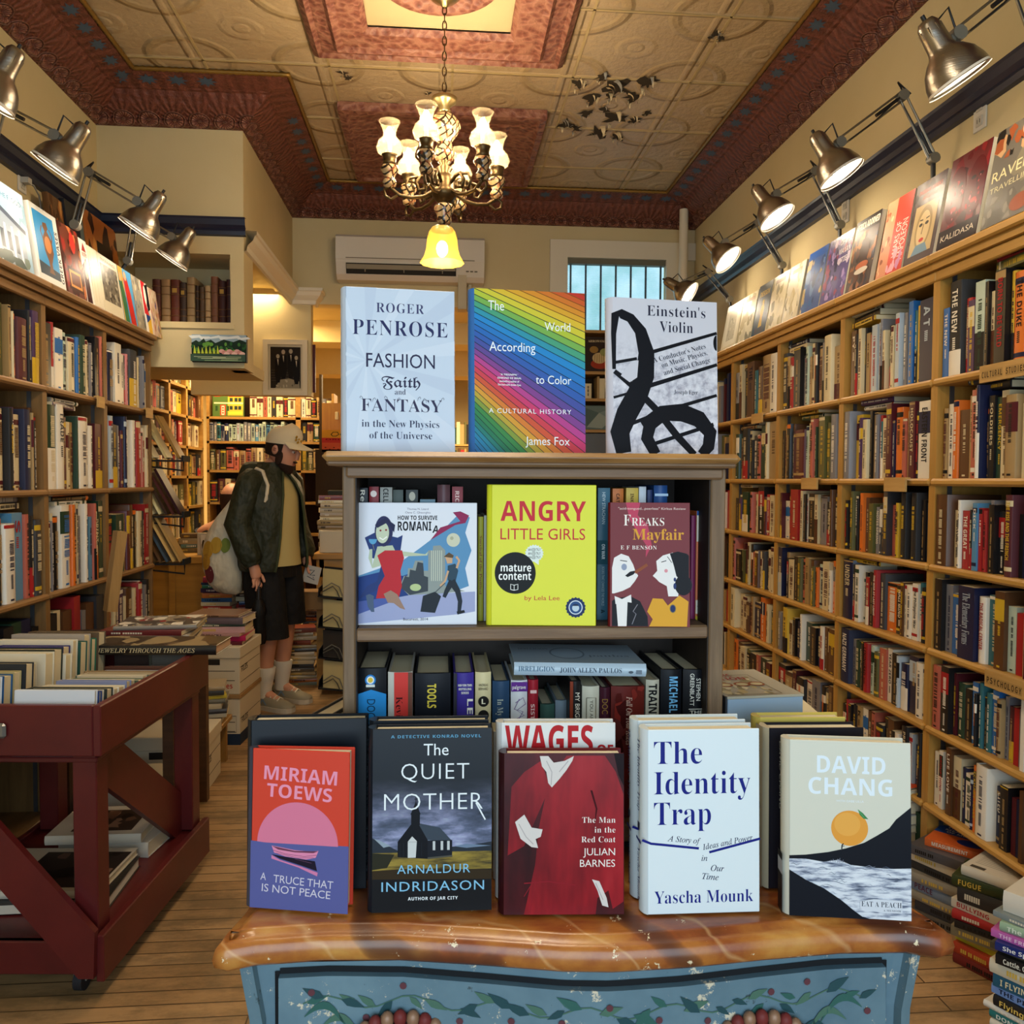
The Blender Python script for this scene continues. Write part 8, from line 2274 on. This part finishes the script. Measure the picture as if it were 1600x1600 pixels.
body = b.build('body', man)
EYE = M('#d8cfc4', .3); IR = M('#1c1410', .3); HAIR = M('#231812', .75)
def eyes(b):
    b.X = HX
    for s_ in (1, -1):
        b.ell((s_*.03, .088, .118), (.014, .01, .008), EYE, 10, 6); b.ell((s_*.03, .096, .116), (.006, .004, .006), IR, 8, 6)
        b.tube([(s_*.012, .098, .134), (s_*.03, .1, .139), (s_*.05, .088, .134)], .005, HAIR, 6)
add('eyes_and_brows', eyes)
def beard(b):
    b.X = HX
    rr = []
    for z, rx, ry, yo in [(-.022, .022, .022, .072), (-.008, .042, .047, .056), (.014, .056, .070, .036), (.034, .062, .082, .024), (.06, .069, .087, .016)]:
        rr.append([(rx*math.cos(a), yo+ry*math.sin(a)*(1 if z < .03 else .99), z + (.03*max(0, math.cos(a)**2-.2) if z > .05 else 0)) for a in [math.radians(-8+196*k/16) for k in range(17)]])
    b.loft(rr[:4], M('#2b1c15', .8), True, True, False)
    for s_ in (1, -1):
        b.ell((s_*.067, .026, .062), (.006, .024, .045), M('#2b1c15', .8), 8, 8)
    b.ell((0, .104, .058), (.03, .008, .007), M('#2b1c15', .8), 10, 6)
add('beard', beard)
def hair(b):
    b.X = HX
    b.loft([[(.079*math.cos(a)*s_, -.004+.103*math.sin(a)*s_, z) for a in [math.radians(158+224*k/16) for k in range(17)]] for z, s_ in ((.06, .90), (.085, .97), (.12, 1.02), (.17, 1.03))], HAIR, True, False, False)
add('hair', hair)
CAPM = M('#d0c3a4', .8, .2, name='cream_cotton'); CAPY = M('#a8842c', .7)
def cap(b):
    b.X = HX
    b.loft([[(rx*math.cos(2*PI*k/24), -.004+ry*math.sin(2*PI*k/24), z+.02*math.sin(2*PI*k/24)) for k in range(24)] for z, rx, ry in ((.142, .083, .108), (.165, .085, .11), (.20, .082, .106), (.232, .068, .09), (.252, .045, .06), (.262, .015, .02))], CAPM, True)
    V = []; 
    n = 14
    for z_, k1 in ((.158, 0), (.152, 1)):
        for j in range(n+1):
            a = math.radians(22+136*j/n)
            V.append((.083*math.cos(a), -.004+.108*math.sin(a), z_+.02*math.sin(a)))
        for j in range(n+1):
            a = math.radians(22+136*j/n)
            V.append((.088*math.cos(a), .02+.175*math.sin(a), z_-.004+.012*math.sin(a)-.02*abs(math.cos(a))))
    m_ = n+1
    b.add(V, [(j, j+1, m_+j+1, m_+j) for j in range(n)] + [(2*m_+j, 3*m_+j, 3*m_+j+1, 2*m_+j+1) for j in range(n)] + [(m_+j, m_+j+1, 3*m_+j+1, 3*m_+j) for j in range(n)], CAPM)
    for j in range(n): b.add([V[2*m_+m_+j], V[2*m_+m_+j+1], tuple(Vector(V[2*m_+m_+j+1])+Vector((0, .001, .003))), tuple(Vector(V[2*m_+m_+j])+Vector((0, .001, .003)))], [(0, 1, 2, 3)], CAPY)
    b.ell((0, -.004, .263), (.008, .008, .005), CAPM, 8, 6)
    for i, (x, z) in enumerate(((.0, .2), (.022, .212), (-.018, .214), (.03, .195), (.012, .182), (-.02, .192))): b.ell((x+.02, .098-.2*abs(x+.02)+.006-(z-.19)*.35, z), (.013, .005, .009), CAPY, 8, 6)
add('cap', cap)
TEE = M('#b9ab74', .85, .2, name='khaki_cotton')
def ringz(z, rx, ry, yo=0, n=28, a0=0, a1=360):
    return [(rx*math.cos(math.radians(a0+(a1-a0)*k/n)), yo+ry*math.sin(math.radians(a0+(a1-a0)*k/n)), z) for k in range(n + (0 if a1-a0 == 360 else 1))]
rnp = random.Random(4)
def wob(r, am): return [(x+rnp.uniform(-am, am), y+rnp.uniform(-am, am), z) for x, y, z in r]
def tee(b):
    b.loft([wob(ringz(z, rx, ry, yo), .002) for z, rx, ry, yo in ((.872, .185, .148, .01), (.93, .18, .144, .008), (1.05, .172, .138, .004), (1.18, .182, .142, 0), (1.30, .19, .138, -.004), (1.38, .17, .112, -.01), (1.43, .11, .085, -.008), (1.462, .074, .07, 0))], TEE, True, False)
    b.tube(ringz(1.46, .072, .07, 0, 16)+[ringz(1.46, .072, .07, 0, 16)[0]], .007, TEE, 6, False)
add('t_shirt', tee)
def cloth(nm, c, rough, sc, d):
    t = NT(nm); co = t.coord(); t.bump(t.noise(t.scale(co, (1, 1, .7)), sc, 3, .5), d); return t.base(c, rough, .3)
JK = cloth('dark_green_nylon', '#262a1c', .58, 9, .05); JK2 = M('#39402a', .6)
def jacket(b):
    n = 30
    spec = ((.845, .222, .185, .0, 132), (.875, .232, .192, 0, 130), (.95, .235, .19, 0, 126), (1.05, .226, .18, 0, 122), (1.18, .228, .178, -.004, 118), (1.30, .23, .17, -.008, 112), (1.38, .215, .145, -.014, 106), (1.43, .15, .115, -.012, 100), (1.47, .098, .1, -.004, 98), (1.50, .088, .095, 0, 96))
    for th, flip in ((0, 0), (-.008, 1)):
        rr = []
        for z, rx, ry, yo, op in spec:
            half = (180-op)/2 + 20 if False else (op-90)
            r0 = ringz(z, rx+th, ry+th, yo, n, 90+half, 450-half)
            rr.append(wob(r0, .004) if not flip else r0)
        b.loft(rr, JK, True, False, False)
    b.tube([(rx*math.cos(math.radians(90+op-90)), yo+ry*math.sin(math.radians(90+op-90)), z) for z, rx, ry, yo, op in spec], .008, JK2, 6); b.tube([(rx*math.cos(math.radians(450-(op-90))), yo+ry*math.sin(math.radians(450-(op-90))), z) for z, rx, ry, yo, op in spec], .008, JK2, 6)
add('jacket', jacket)
def sleeve(sh, el, wr):
    def f(b):
        sh_, el_, wr_ = map(Vector, (sh, el, wr))
        pts = [sh_+Vector((-.03*(1 if sh[0] > 0 else -1), 0, .02)), sh_, sh_.lerp(el_, .35), sh_.lerp(el_, .7), el_, el_.lerp(wr_, .3), el_.lerp(wr_, .6), el_.lerp(wr_, .85), el_.lerp(wr_, .93), el_.lerp(wr_, 1.0)]
        b.tube(pts, [.07, .08, .083, .076, .08, .072, .074, .07, .056, .046], JK, 16)
    return f
add('right_sleeve', sleeve(R_SH, R_EL, R_WR)); add('left_sleeve', sleeve(L_SH, L_EL, L_WR))
def hood(b):
    b.loft([[Vector((0, -.085, 1.43)) + Vector((.15*math.cos(a)*s_, -.02+.085*math.sin(a)*s_, zz)) for a in [2*PI*k/18 for k in range(18)]] for s_, zz in ((.55, -.07), (.95, -.05), (1.05, 0), (.85, .055), (.6, .075), (.5, .04))], JK, True)
add('hood', hood)
SHO = cloth('black_shorts_cloth', '#0d0d0f', .8, 8, .04)
def shorts(b):
    b.loft([ringz(z, rx, ry, 0) for z, rx, ry in ((.80, .178, .14), (.86, .178, .14), (.95, .172, .135), (1.0, .165, .132))], SHO, True)
    for s_ in (1, -1):
        fx = .03 if s_ > 0 else 0
        b.loft([[(s_*xo+rx*math.cos(2*PI*k/18), yo+ry*math.sin(2*PI*k/18), z) for k in range(18)] for z, rx, ry, xo, yo in ((.86, .095, .13, .085, 0), (.75, .105, .135, .09, .005), (.6, .106, .13, .098, .012+fx*.5), (.44 if s_ > 0 else .50, .108, .128, .102, .018+fx))], SHO, True)
add('shorts', shorts)
SOCK = M('#c9c4b8', .85)
for s_, nm_ in ((1, 'right'), (-1, 'left')):
    fx = .03 if s_ > 0 else 0
    add('sock', lambda b: b.loft([[(s_*.1+r*math.cos(2*PI*k/16), yo+fx+r*1.08*math.sin(2*PI*k/16), z) for k in range(16)] for z, r, yo in ((.07, .043, -.015), (.12, .042, -.019), (.18, .05, -.014), (.25, .058, -.008), (.255, .054, -.008))], SOCK, True))
    def shoe(b):
        MA, MBk, SOL, BLU = M('#8a8370', .6), M('#4a463e', .6), M('#b9b2a2', .6), M('#6f8ca8', .5)
        X0 = s_*.105
        prof = [(-.095, .03), (-.09, .042), (-.05, .046), (0, .043), (.05, .05), (.10, .056), (.14, .054), (.175, .042), (.19, .018)]
        def sec(y, w, z): return (X0 + w, y+fx+.01, z)
        rings = []
        for y, w in prof: rings.append([sec(y, -w, .0), sec(y, w, .0), sec(y, w*1.05, .028), sec(y, -w*1.05, .028)])
        b.loft(rings, SOL, False)
        hts = [.075, .098, .105, .10, .085, .07, .06, .05, .038]
        rings = []
        for (y, w), h in zip(prof, hts): rings.append([sec(y, w*.95*math.cos(a), .026+(h-.026)*max(0, math.sin(a))) for a in [PI*k/10 for k in range(11)]])
        b.loft(rings, MA, True, True, False)
        for y0, h in ((.04, .09), (.065, .084), (.09, .076)): b.tube([sec(y0, -.028, h-.012), sec(y0, 0, h+.004), sec(y0, .028, h-.012)], .005, M('#d0c9b8', .7), 6)
        for sd in (-1, 1):
            b.add([sec(-.03, sd*.0475, .04), sec(0, sd*.047, .075), sec(.03, sd*.05, .04), sec(.02, sd*.05, .04), sec(0, sd*.0478, .062), sec(-.015, sd*.047, .04)], [(0, 1, 4, 5), (1, 2, 3, 4)], BLU)
            b.add([sec(-.092, sd*.034, .035), sec(-.092, sd*.032, .07), sec(-.05, sd*.0475, .06), sec(-.05, sd*.049, .035)], [(0, 1, 2, 3)], MBk)
    add('shoe', shoe)
# tote bag on his shoulder
MX = Matrix.Translation((mp_.x, mp_.y, 0)) @ Matrix.Rotation(math.radians(-28)-PI/2, 4, 'Z')
bagp = MX @ Vector((.175, -.235, .70))
bag = empty('tote_bag', 'cream cotton tote bag with fruit print hanging from the man\'s shoulder', 'bag', bagp, (0, 0, math.radians(-28)-PI/2))
BAG = cloth('cream_canvas', '#c6bda6', .85, 7, .06)
def bagring(z, rx, ry, yo, xo=0): return [(xo+rx*math.cos(2*PI*k/22)*(1+.05*math.sin(5*2*PI*k/22+z*9)), yo+ry*math.sin(2*PI*k/22), z) for k in range(22)]
BR_ = ((0.0, .025, .05, .06), (.015, .06, .085, .045), (.06, .085, .11, .02), (.15, .095, .13, -.005), (.25, .085, .135, -.015), (.36, .07, .115, .0), (.46, .05, .085, .04), (.54, .03, .05, .085), (.60, .018, .028, .12))
b = MB(); b.loft([bagring(z, rx, ry, yo) for z, rx, ry, yo in BR_], BAG, True); b.build('bag_body', bag)
b = MB(); b.tube([(.0, .12, .58), (-.02, .16, .66), (-.035, .2, .725), (-.03, .235, .76), (-.03, .28, .745), (-.015, .33, .66), (0, .33, .58), (.01, .27, .48), (.015, .2, .44)], .011, BAG, 8); b.build('strap', bag)
b = MB()
for (yy, zz, ry, rz, c_) in ((-.04, .27, .045, .055, '#a8802c'), (.02, .30, .04, .05, '#b08c34'), (-.045, .20, .035, .05, '#a87c2c'), (-.02, .125, .04, .055, '#6a2c34'), (.075, .30, .025, .045, '#6c7a34')):
    # printed patches follow the side of the bag
    V = []; n = 14
    for k in range(n):
        y, z = yy+ry*math.cos(2*PI*k/n), zz+rz*math.sin(2*PI*k/n)
        for (z0, rx0, ry0, yo0), (z1, rx1, ry1, yo1) in zip(BR_, BR_[1:]):
            if z0 <= z <= z1:
                f_ = (z-z0)/(z1-z0); rx = rx0+(rx1-rx0)*f_; rY = ry0+(ry1-ry0)*f_; yo = yo0+(yo1-yo0)*f_
                q = max(-.97, min(.97, (y-yo)/rY)); V.append((rx*1.05*math.sqrt(1-q*q)+.004, y, z)); break
    b.add(V, [tuple(range(len(V)))], M(c_, .8))
b.build('fruit_print', bag)
# folded umbrella and the card he carries
q = MX @ Vector((.235, .085, .75))
um = empty('umbrella', 'black folded umbrella hanging from the man\'s right hand', 'umbrella', (q.x, q.y, .42))
b = MB(); b.lathe([(.0, .0), (.03, .005), (.038, .03), (.04, .1), (.036, .16), (.042, .2), (.03, .24), (.02, .27)], M('#101114', .5), 14, (0, 0, 0), True, lambda t_, j: 1+.18*math.sin(5*t_+j)); b.build('canopy', um)
b = MB(); b.tube([(0, 0, .26), (0, 0, .345)], .013, BLK, 10); b.tube([(0, 0, .34), (-.012, .004, .37), (0, .008, .40), (.012, .004, .37), (0, 0, .34)], .003, BLK, 5); b.build('handle', um)
q = MX @ Vector((-.215, .125, .80))
cd = MB(); cd.X = Matrix.Rotation(math.radians(14), 4, 'Y'); cd.box((-.05, -.004, -.06), (.05, .004, .05), M('#a8a8a4', .5))
a = Art(cd, (0, 0, 100, 110), (-.05, -.0045, -.06), (.1, 0, 0), (0, 0, .11), (0, -1, 0), .5, .0003); a.line([(30, 30), (60, 24), (40, 60), (70, 54)], 6, '#3a3f4a'); a.line([(24, 70), (74, 84), (60, 66)], 5, '#4a505c')
tag(cd.build('printed_card', None, (q.x+.01, q.y-.03, q.z)), 'small pale printed card held in the man\'s left hand', 'card')

# second visitor, seated behind the counter
sp = at(338, 800, y=6.0)
man2 = empty('person', 'seated balding person in dark clothes behind the counter, seen from behind', 'person', (sp.x-.01, 6.3, -.0))
V, E_, R_ = [], [], []
pel = node((0, 0, .55), (.15, .12)); ab = node((0, .02, .75), (.15, .12), pel); chs = node((0, .03, .92), (.17, .12), ab); up_ = node((0, .04, 1.03), (.12, .09), chs); nk = node((.02, .05, 1.12), .05, up_); hh_ = node((.02, .08, 1.18), .06, nk)
for S_ in (1, -1):
    a_ = node((S_*.19, .03, 1.0), .055, up_); e_ = node((S_*.24, .12, .78), .045, a_); w_ = node((S_*.15, .3, .76), .03, e_); node((S_*.12, .38, .76), .03, w_)
    h_ = node((S_*.1, .1, .52), .085, pel); k_ = node((S_*.12, .5, .5), .06, h_); f_ = node((S_*.12, .48, .1), .045, k_); node((S_*.12, .6, .05), .035, f_)
v, f = skin_mesh(V, E_, R_, SKIN)
b = MB(); b.add(v, f, SKIN, True); b.ell((.02, .09, 1.25), (.078, .1, .115), SKIN, 18, 12); 
for s_ in (1, -1): b.ell((.02+s_*.08, .09, 1.24), (.012, .022, .03), SKIN, 8, 6)
b.ell((.02, .188, 1.235), (.014, .016, .02), SKIN, 8, 6); b.build('body', man2)
b = MB(); b.loft([[(.02+.084*math.cos(a)*s_, .085+.106*math.sin(a)*s_, z) for a in [math.radians(160+220*k/16) for k in range(17)]] for z, s_ in ((1.16, .8), (1.2, .96), (1.25, 1.0), (1.285, .96))], M('#33231a', .8), True, False, False); b.build('hair', man2)
b = MB(); b.loft([[(rx*math.cos(2*PI*k/20), yo+ry*math.sin(2*PI*k/20), z) for k in range(20)] for z, rx, ry, yo in ((.5, .2, .17, .03), (.7, .19, .155, .02), (.9, .205, .15, .03), (1.0, .2, .13, .035), (1.06, .12, .1, .045), (1.1, .07, .07, .05))], M('#26242a', .7), True); 
for s_ in (1, -1): b.tube([(s_*.16, .03, 1.0), (s_*.24, .1, .8), (s_*.15, .31, .76)], [.075, .06, .042], M('#26242a', .7), 12)
b.build('jumper', man2)
b = MB()
for s_ in (1, -1): b.tube([(s_*.09, .05, .53), (s_*.12, .5, .51), (s_*.12, .48, .12)], [.1, .075, .055], M('#1c1d22', .8), 12)
b.build('trousers', man2)
st2 = empty('stool', 'dark stool under the seated person behind the counter', 'stool', (sp.x-.01, 6.3, 0))
b = MB(); b.lathe([(0, .42), (.17, .42), (.17, .45), (0, .45)], TBM, 20); b.build('seat', st2)
for k in range(4): b = MB(); b.tube([(.11*math.cos(PI/4+k*PI/2), .11*math.sin(PI/4+k*PI/2), .42), (.15*math.cos(PI/4+k*PI/2), .15*math.sin(PI/4+k*PI/2), 0)], .016, TBM, 8); b.build('leg', st2)

# ------------------------------------------------------------------ piles on the floor at the right
DY = math.radians(-57)
gR = 'books piled on the floor at the right'
def floorpile(items, cx, cy, z, where, seed, w=.215, d=.145, yaw=DY):
    return pile(items, cx, cy, z, yaw, where, gR, random.Random(seed), w, d, 'softcover_book', .008)
front = [('#b9b2a2', 'white', .022), ('#33505a', 'slate', .024), ('#8a7a60', 'tan', .022), ('#c9c2b0', 'off-white', .02), ('#1f6a68', 'teal', .02, 'DONALD', '#d8d8cc'), ('#cfc9bc', 'white', .016), ('#16171c', 'black', .026, 'Flying Wisdom', '#d8b85c'),
         ('#6f8cc0', 'light blue', .022, "THE PILOT'S HEALTH", '#1c2030'), ('#1d5068', 'dark teal', .03, 'I FLYING KNOW-HOW', '#d8c9a0'), ('#cbc2aa', 'cream', .034), ('#17171a', 'black', .024, 'Cattle, Quads, and the Cosmos', '#d8d4c4'),
         ('#4c4638', 'olive brown', .014), ('#1c2a6a', 'navy', .02, 'She Speaks/He Listens', '#e0e0dc'), ('#b85ca4', 'pink', .018, 'THE FREUDIAN READING', '#e8c8e0'), ('#8fa88c', 'pale green', .022, 'The Daily Thoughts', '#d8e0cc'), ('#7a8484', 'grey', .014)]
q = at(1545, 1590, z=0); q = Vector((q.x*.93, q.y*.93, 0))
ux = Vector((math.cos(DY), math.sin(DY), 0)); vy = Vector((-math.sin(DY), math.cos(DY), 0))
c0 = q + ux*.11 + vy*.075
zt_ = floorpile(front, c0.x, c0.y, 0, 'the tall front pile on the right floor', 31)
flat('thick white book lettered SHOCK DOCTRINE on top of the tall right floor pile', '#d3ccbd', (c0.x+.035, c0.y+.0, zt_), .05, .23, .15, DY, 'hardcover_book', gR,
     lambda a: (a.text('NAOMI', 20, 84, 34, 16, '#8c2028', 'black'), a.text('KLEIN', 20, 84, 14, 0.1, '#8c2028', 'black'), a.text('KLEIN', 24, 80, 56, 16, '#8c2028', 'black'), a.line([(14, 42), (90, 42)], 1, '#8c2028')),
     lambda a: (a.text('SHOCK', 32, 56, 5.4, 3.6, '#1c1a1a', 'bold'), a.text('DOCTRINE', 32, 60, 10, 3.2, '#1c1a1a', 'bold'), a.circ(78, 7, 5, '#3a3a3a'), a.circ(78, 7, 3.8, '#d3ccbd')))
q2 = at(1478, 1500, z=0); c1 = q2 + ux*.09 + vy*.06
mid = [('#6e1f20', 'dark red', .03), ('#a83a24', 'orange-red', .032), ('#b8b02c', 'yellow', .02), ('#7a7058', 'khaki', .03), ('#1c1a1c', 'black', .02), ('#a8242a', 'bright red', .026), ('#c9c2b2', 'white', .026, 'BULLYING', '#a8242a'), ('#2c2c30', 'charcoal', .045), ('#2f3a1c', 'dark green', .03, 'FUGUE', '#c9a84a')]
zt_ = floorpile(mid, c1.x+.03, c1.y-.02, 0, 'the middle pile on the right floor', 32, .22, .15)
flat('white book back cover with dark spectacles, top of the middle floor pile', '#cfc8b8', (c1.x+.05, c1.y-.03, zt_), .028, .22, .15, DY, 'hardcover_book', gR, lambda a: ([a.rect(8, 10+5*i, 62, 12+5*i, '#a8a294') for i in range(8)], a.circ(78, 22, 9, '#26201e', 7), a.circ(78, 46, 9, '#26201e', 7), a.line([(78, 29), (78, 39)], 2.5, '#26201e'), a.rect(8, 56, 26, 64, '#4a463e')))
q3 = at(1432, 1440, z=0); c2 = q3 + ux*.09 + vy*.10
back = [('#5a544c', 'grey-brown', .03), ('#33343a', 'charcoal', .03), ('#8c8474', 'taupe', .026), ('#7a8aa0', 'grey-blue', .034, 'PEACE', '#6a3a4a'), ('#8a8478', 'grey ringed', .03), ('#2a2a2c', 'black', .026), ('#c9bda4', 'buff', .03), ('#4a4a50', 'grey', .03)]
zt_ = floorpile(back, c2.x-.02, c2.y, 0, 'the rear pile on the right floor', 33, .22, .15)
flat('orange and blue book lettered MEASUREMENT OF MEANING on the rear floor pile', '#c9602c', (c2.x+.02, c2.y+.0, zt_), .024, .21, .15, DY+.12, 'softcover_book', gR, lambda a: (a.rect(0, 0, 100, 32, '#1f4484'), a.text('THE', 12, 30, 9, 6, '#d8d4c4', 'bold'), a.text('MEASUREMENT', 12, 86, 18, 6, '#d8d4c4', 'bold'), a.text('OF MEANING', 16, 74, 27, 6, '#d8d4c4', 'bold'), a.circ(56, 48, 18, '#2a3a7c', 12)), spt('MEASUREMENT', 10, 60, '#d8d4c4'), hard=False)
p = at(1446, 1340, y=2.66)
st3 = [[('#b5aa90', 'buff'), ('#6a6458', 'grey-brown'), ('#8a8474', 'taupe'), ('#3a3a44', 'charcoal')][(i*3+i//4) % 4] + (rnp.uniform(.024, .04),) for i in range(8)] + [('#9aa0aa', 'silver-grey', .03), ('#5a2430', 'plum', .04), ('#7a2838', 'wine', .016), ('#b8b09c', 'ivory', .03)]
zt_ = pile(st3, p.x-.05, 2.74, 0, PI+.05, 'the stack against the right bookcase upright', gR, random.Random(34), .2, .15, 'hardcover_book', .008)
b = MB()
V = []
for j in range(7):
    u_ = j/6
    for x in (-.1, .1): V.append((x*(1-.1*u_), -.075+.15*u_, .004+.09*u_**2+(.02*u_ if x > 0 else 0)))
b.add(V, [(2*j, 2*j+1, 2*j+3, 2*j+2) for j in range(6)], M('#c04a24', .45)); b.add([tuple(Vector(v_)-Vector((0, 0, .0015))) for v_ in V], [(2*j, 2*j+2, 2*j+3, 2*j+1) for j in range(6)], M('#cfc4a8', .6))
for cx_, cy_ in ((.03, 3), (-.04, 2), (.05, 4)): 
    P_ = Vector(V[2*cy_]).lerp(Vector(V[2*cy_+1]), .5+cx_*4); b.ell(P_+Vector((0, 0, .002)), (.03, .02, .004), M('#3a1a12', .5), 8, 6)
tag(b.build('curled_magazine', None, (p.x-.06, 2.74, zt_+.001), (0, 0, .3)), 'orange and brown curled magazine topping the stack by the upright', 'magazine')
# dark books leaning low on the bottom shelf at the right edge
b = MB(); pq = at(1560, 1370, x=1.58)
for i, (c_, n_) in enumerate((('#1c1d26', 'dark blue-black'), ('#2a2220', 'dark brown'))):
    flat(f'{n_} book lying on the lowest right shelf behind the floor piles', c_, (1.69, 2.38-.24*i, RL[6]+.0008), .05, .2, .15, -PI/2, 'hardcover_book', 'books lying on the lowest right shelf', None, spt('AGENDA BOOKS', 10, 70, '#c9c4b4', 'sans') if i == 0 else None)
if STUFF.f:
    o = STUFF.build('shelved_books', kind='stuff'); tag(o, 'further rows of shelved books low on the side walls and under the window', 'books')
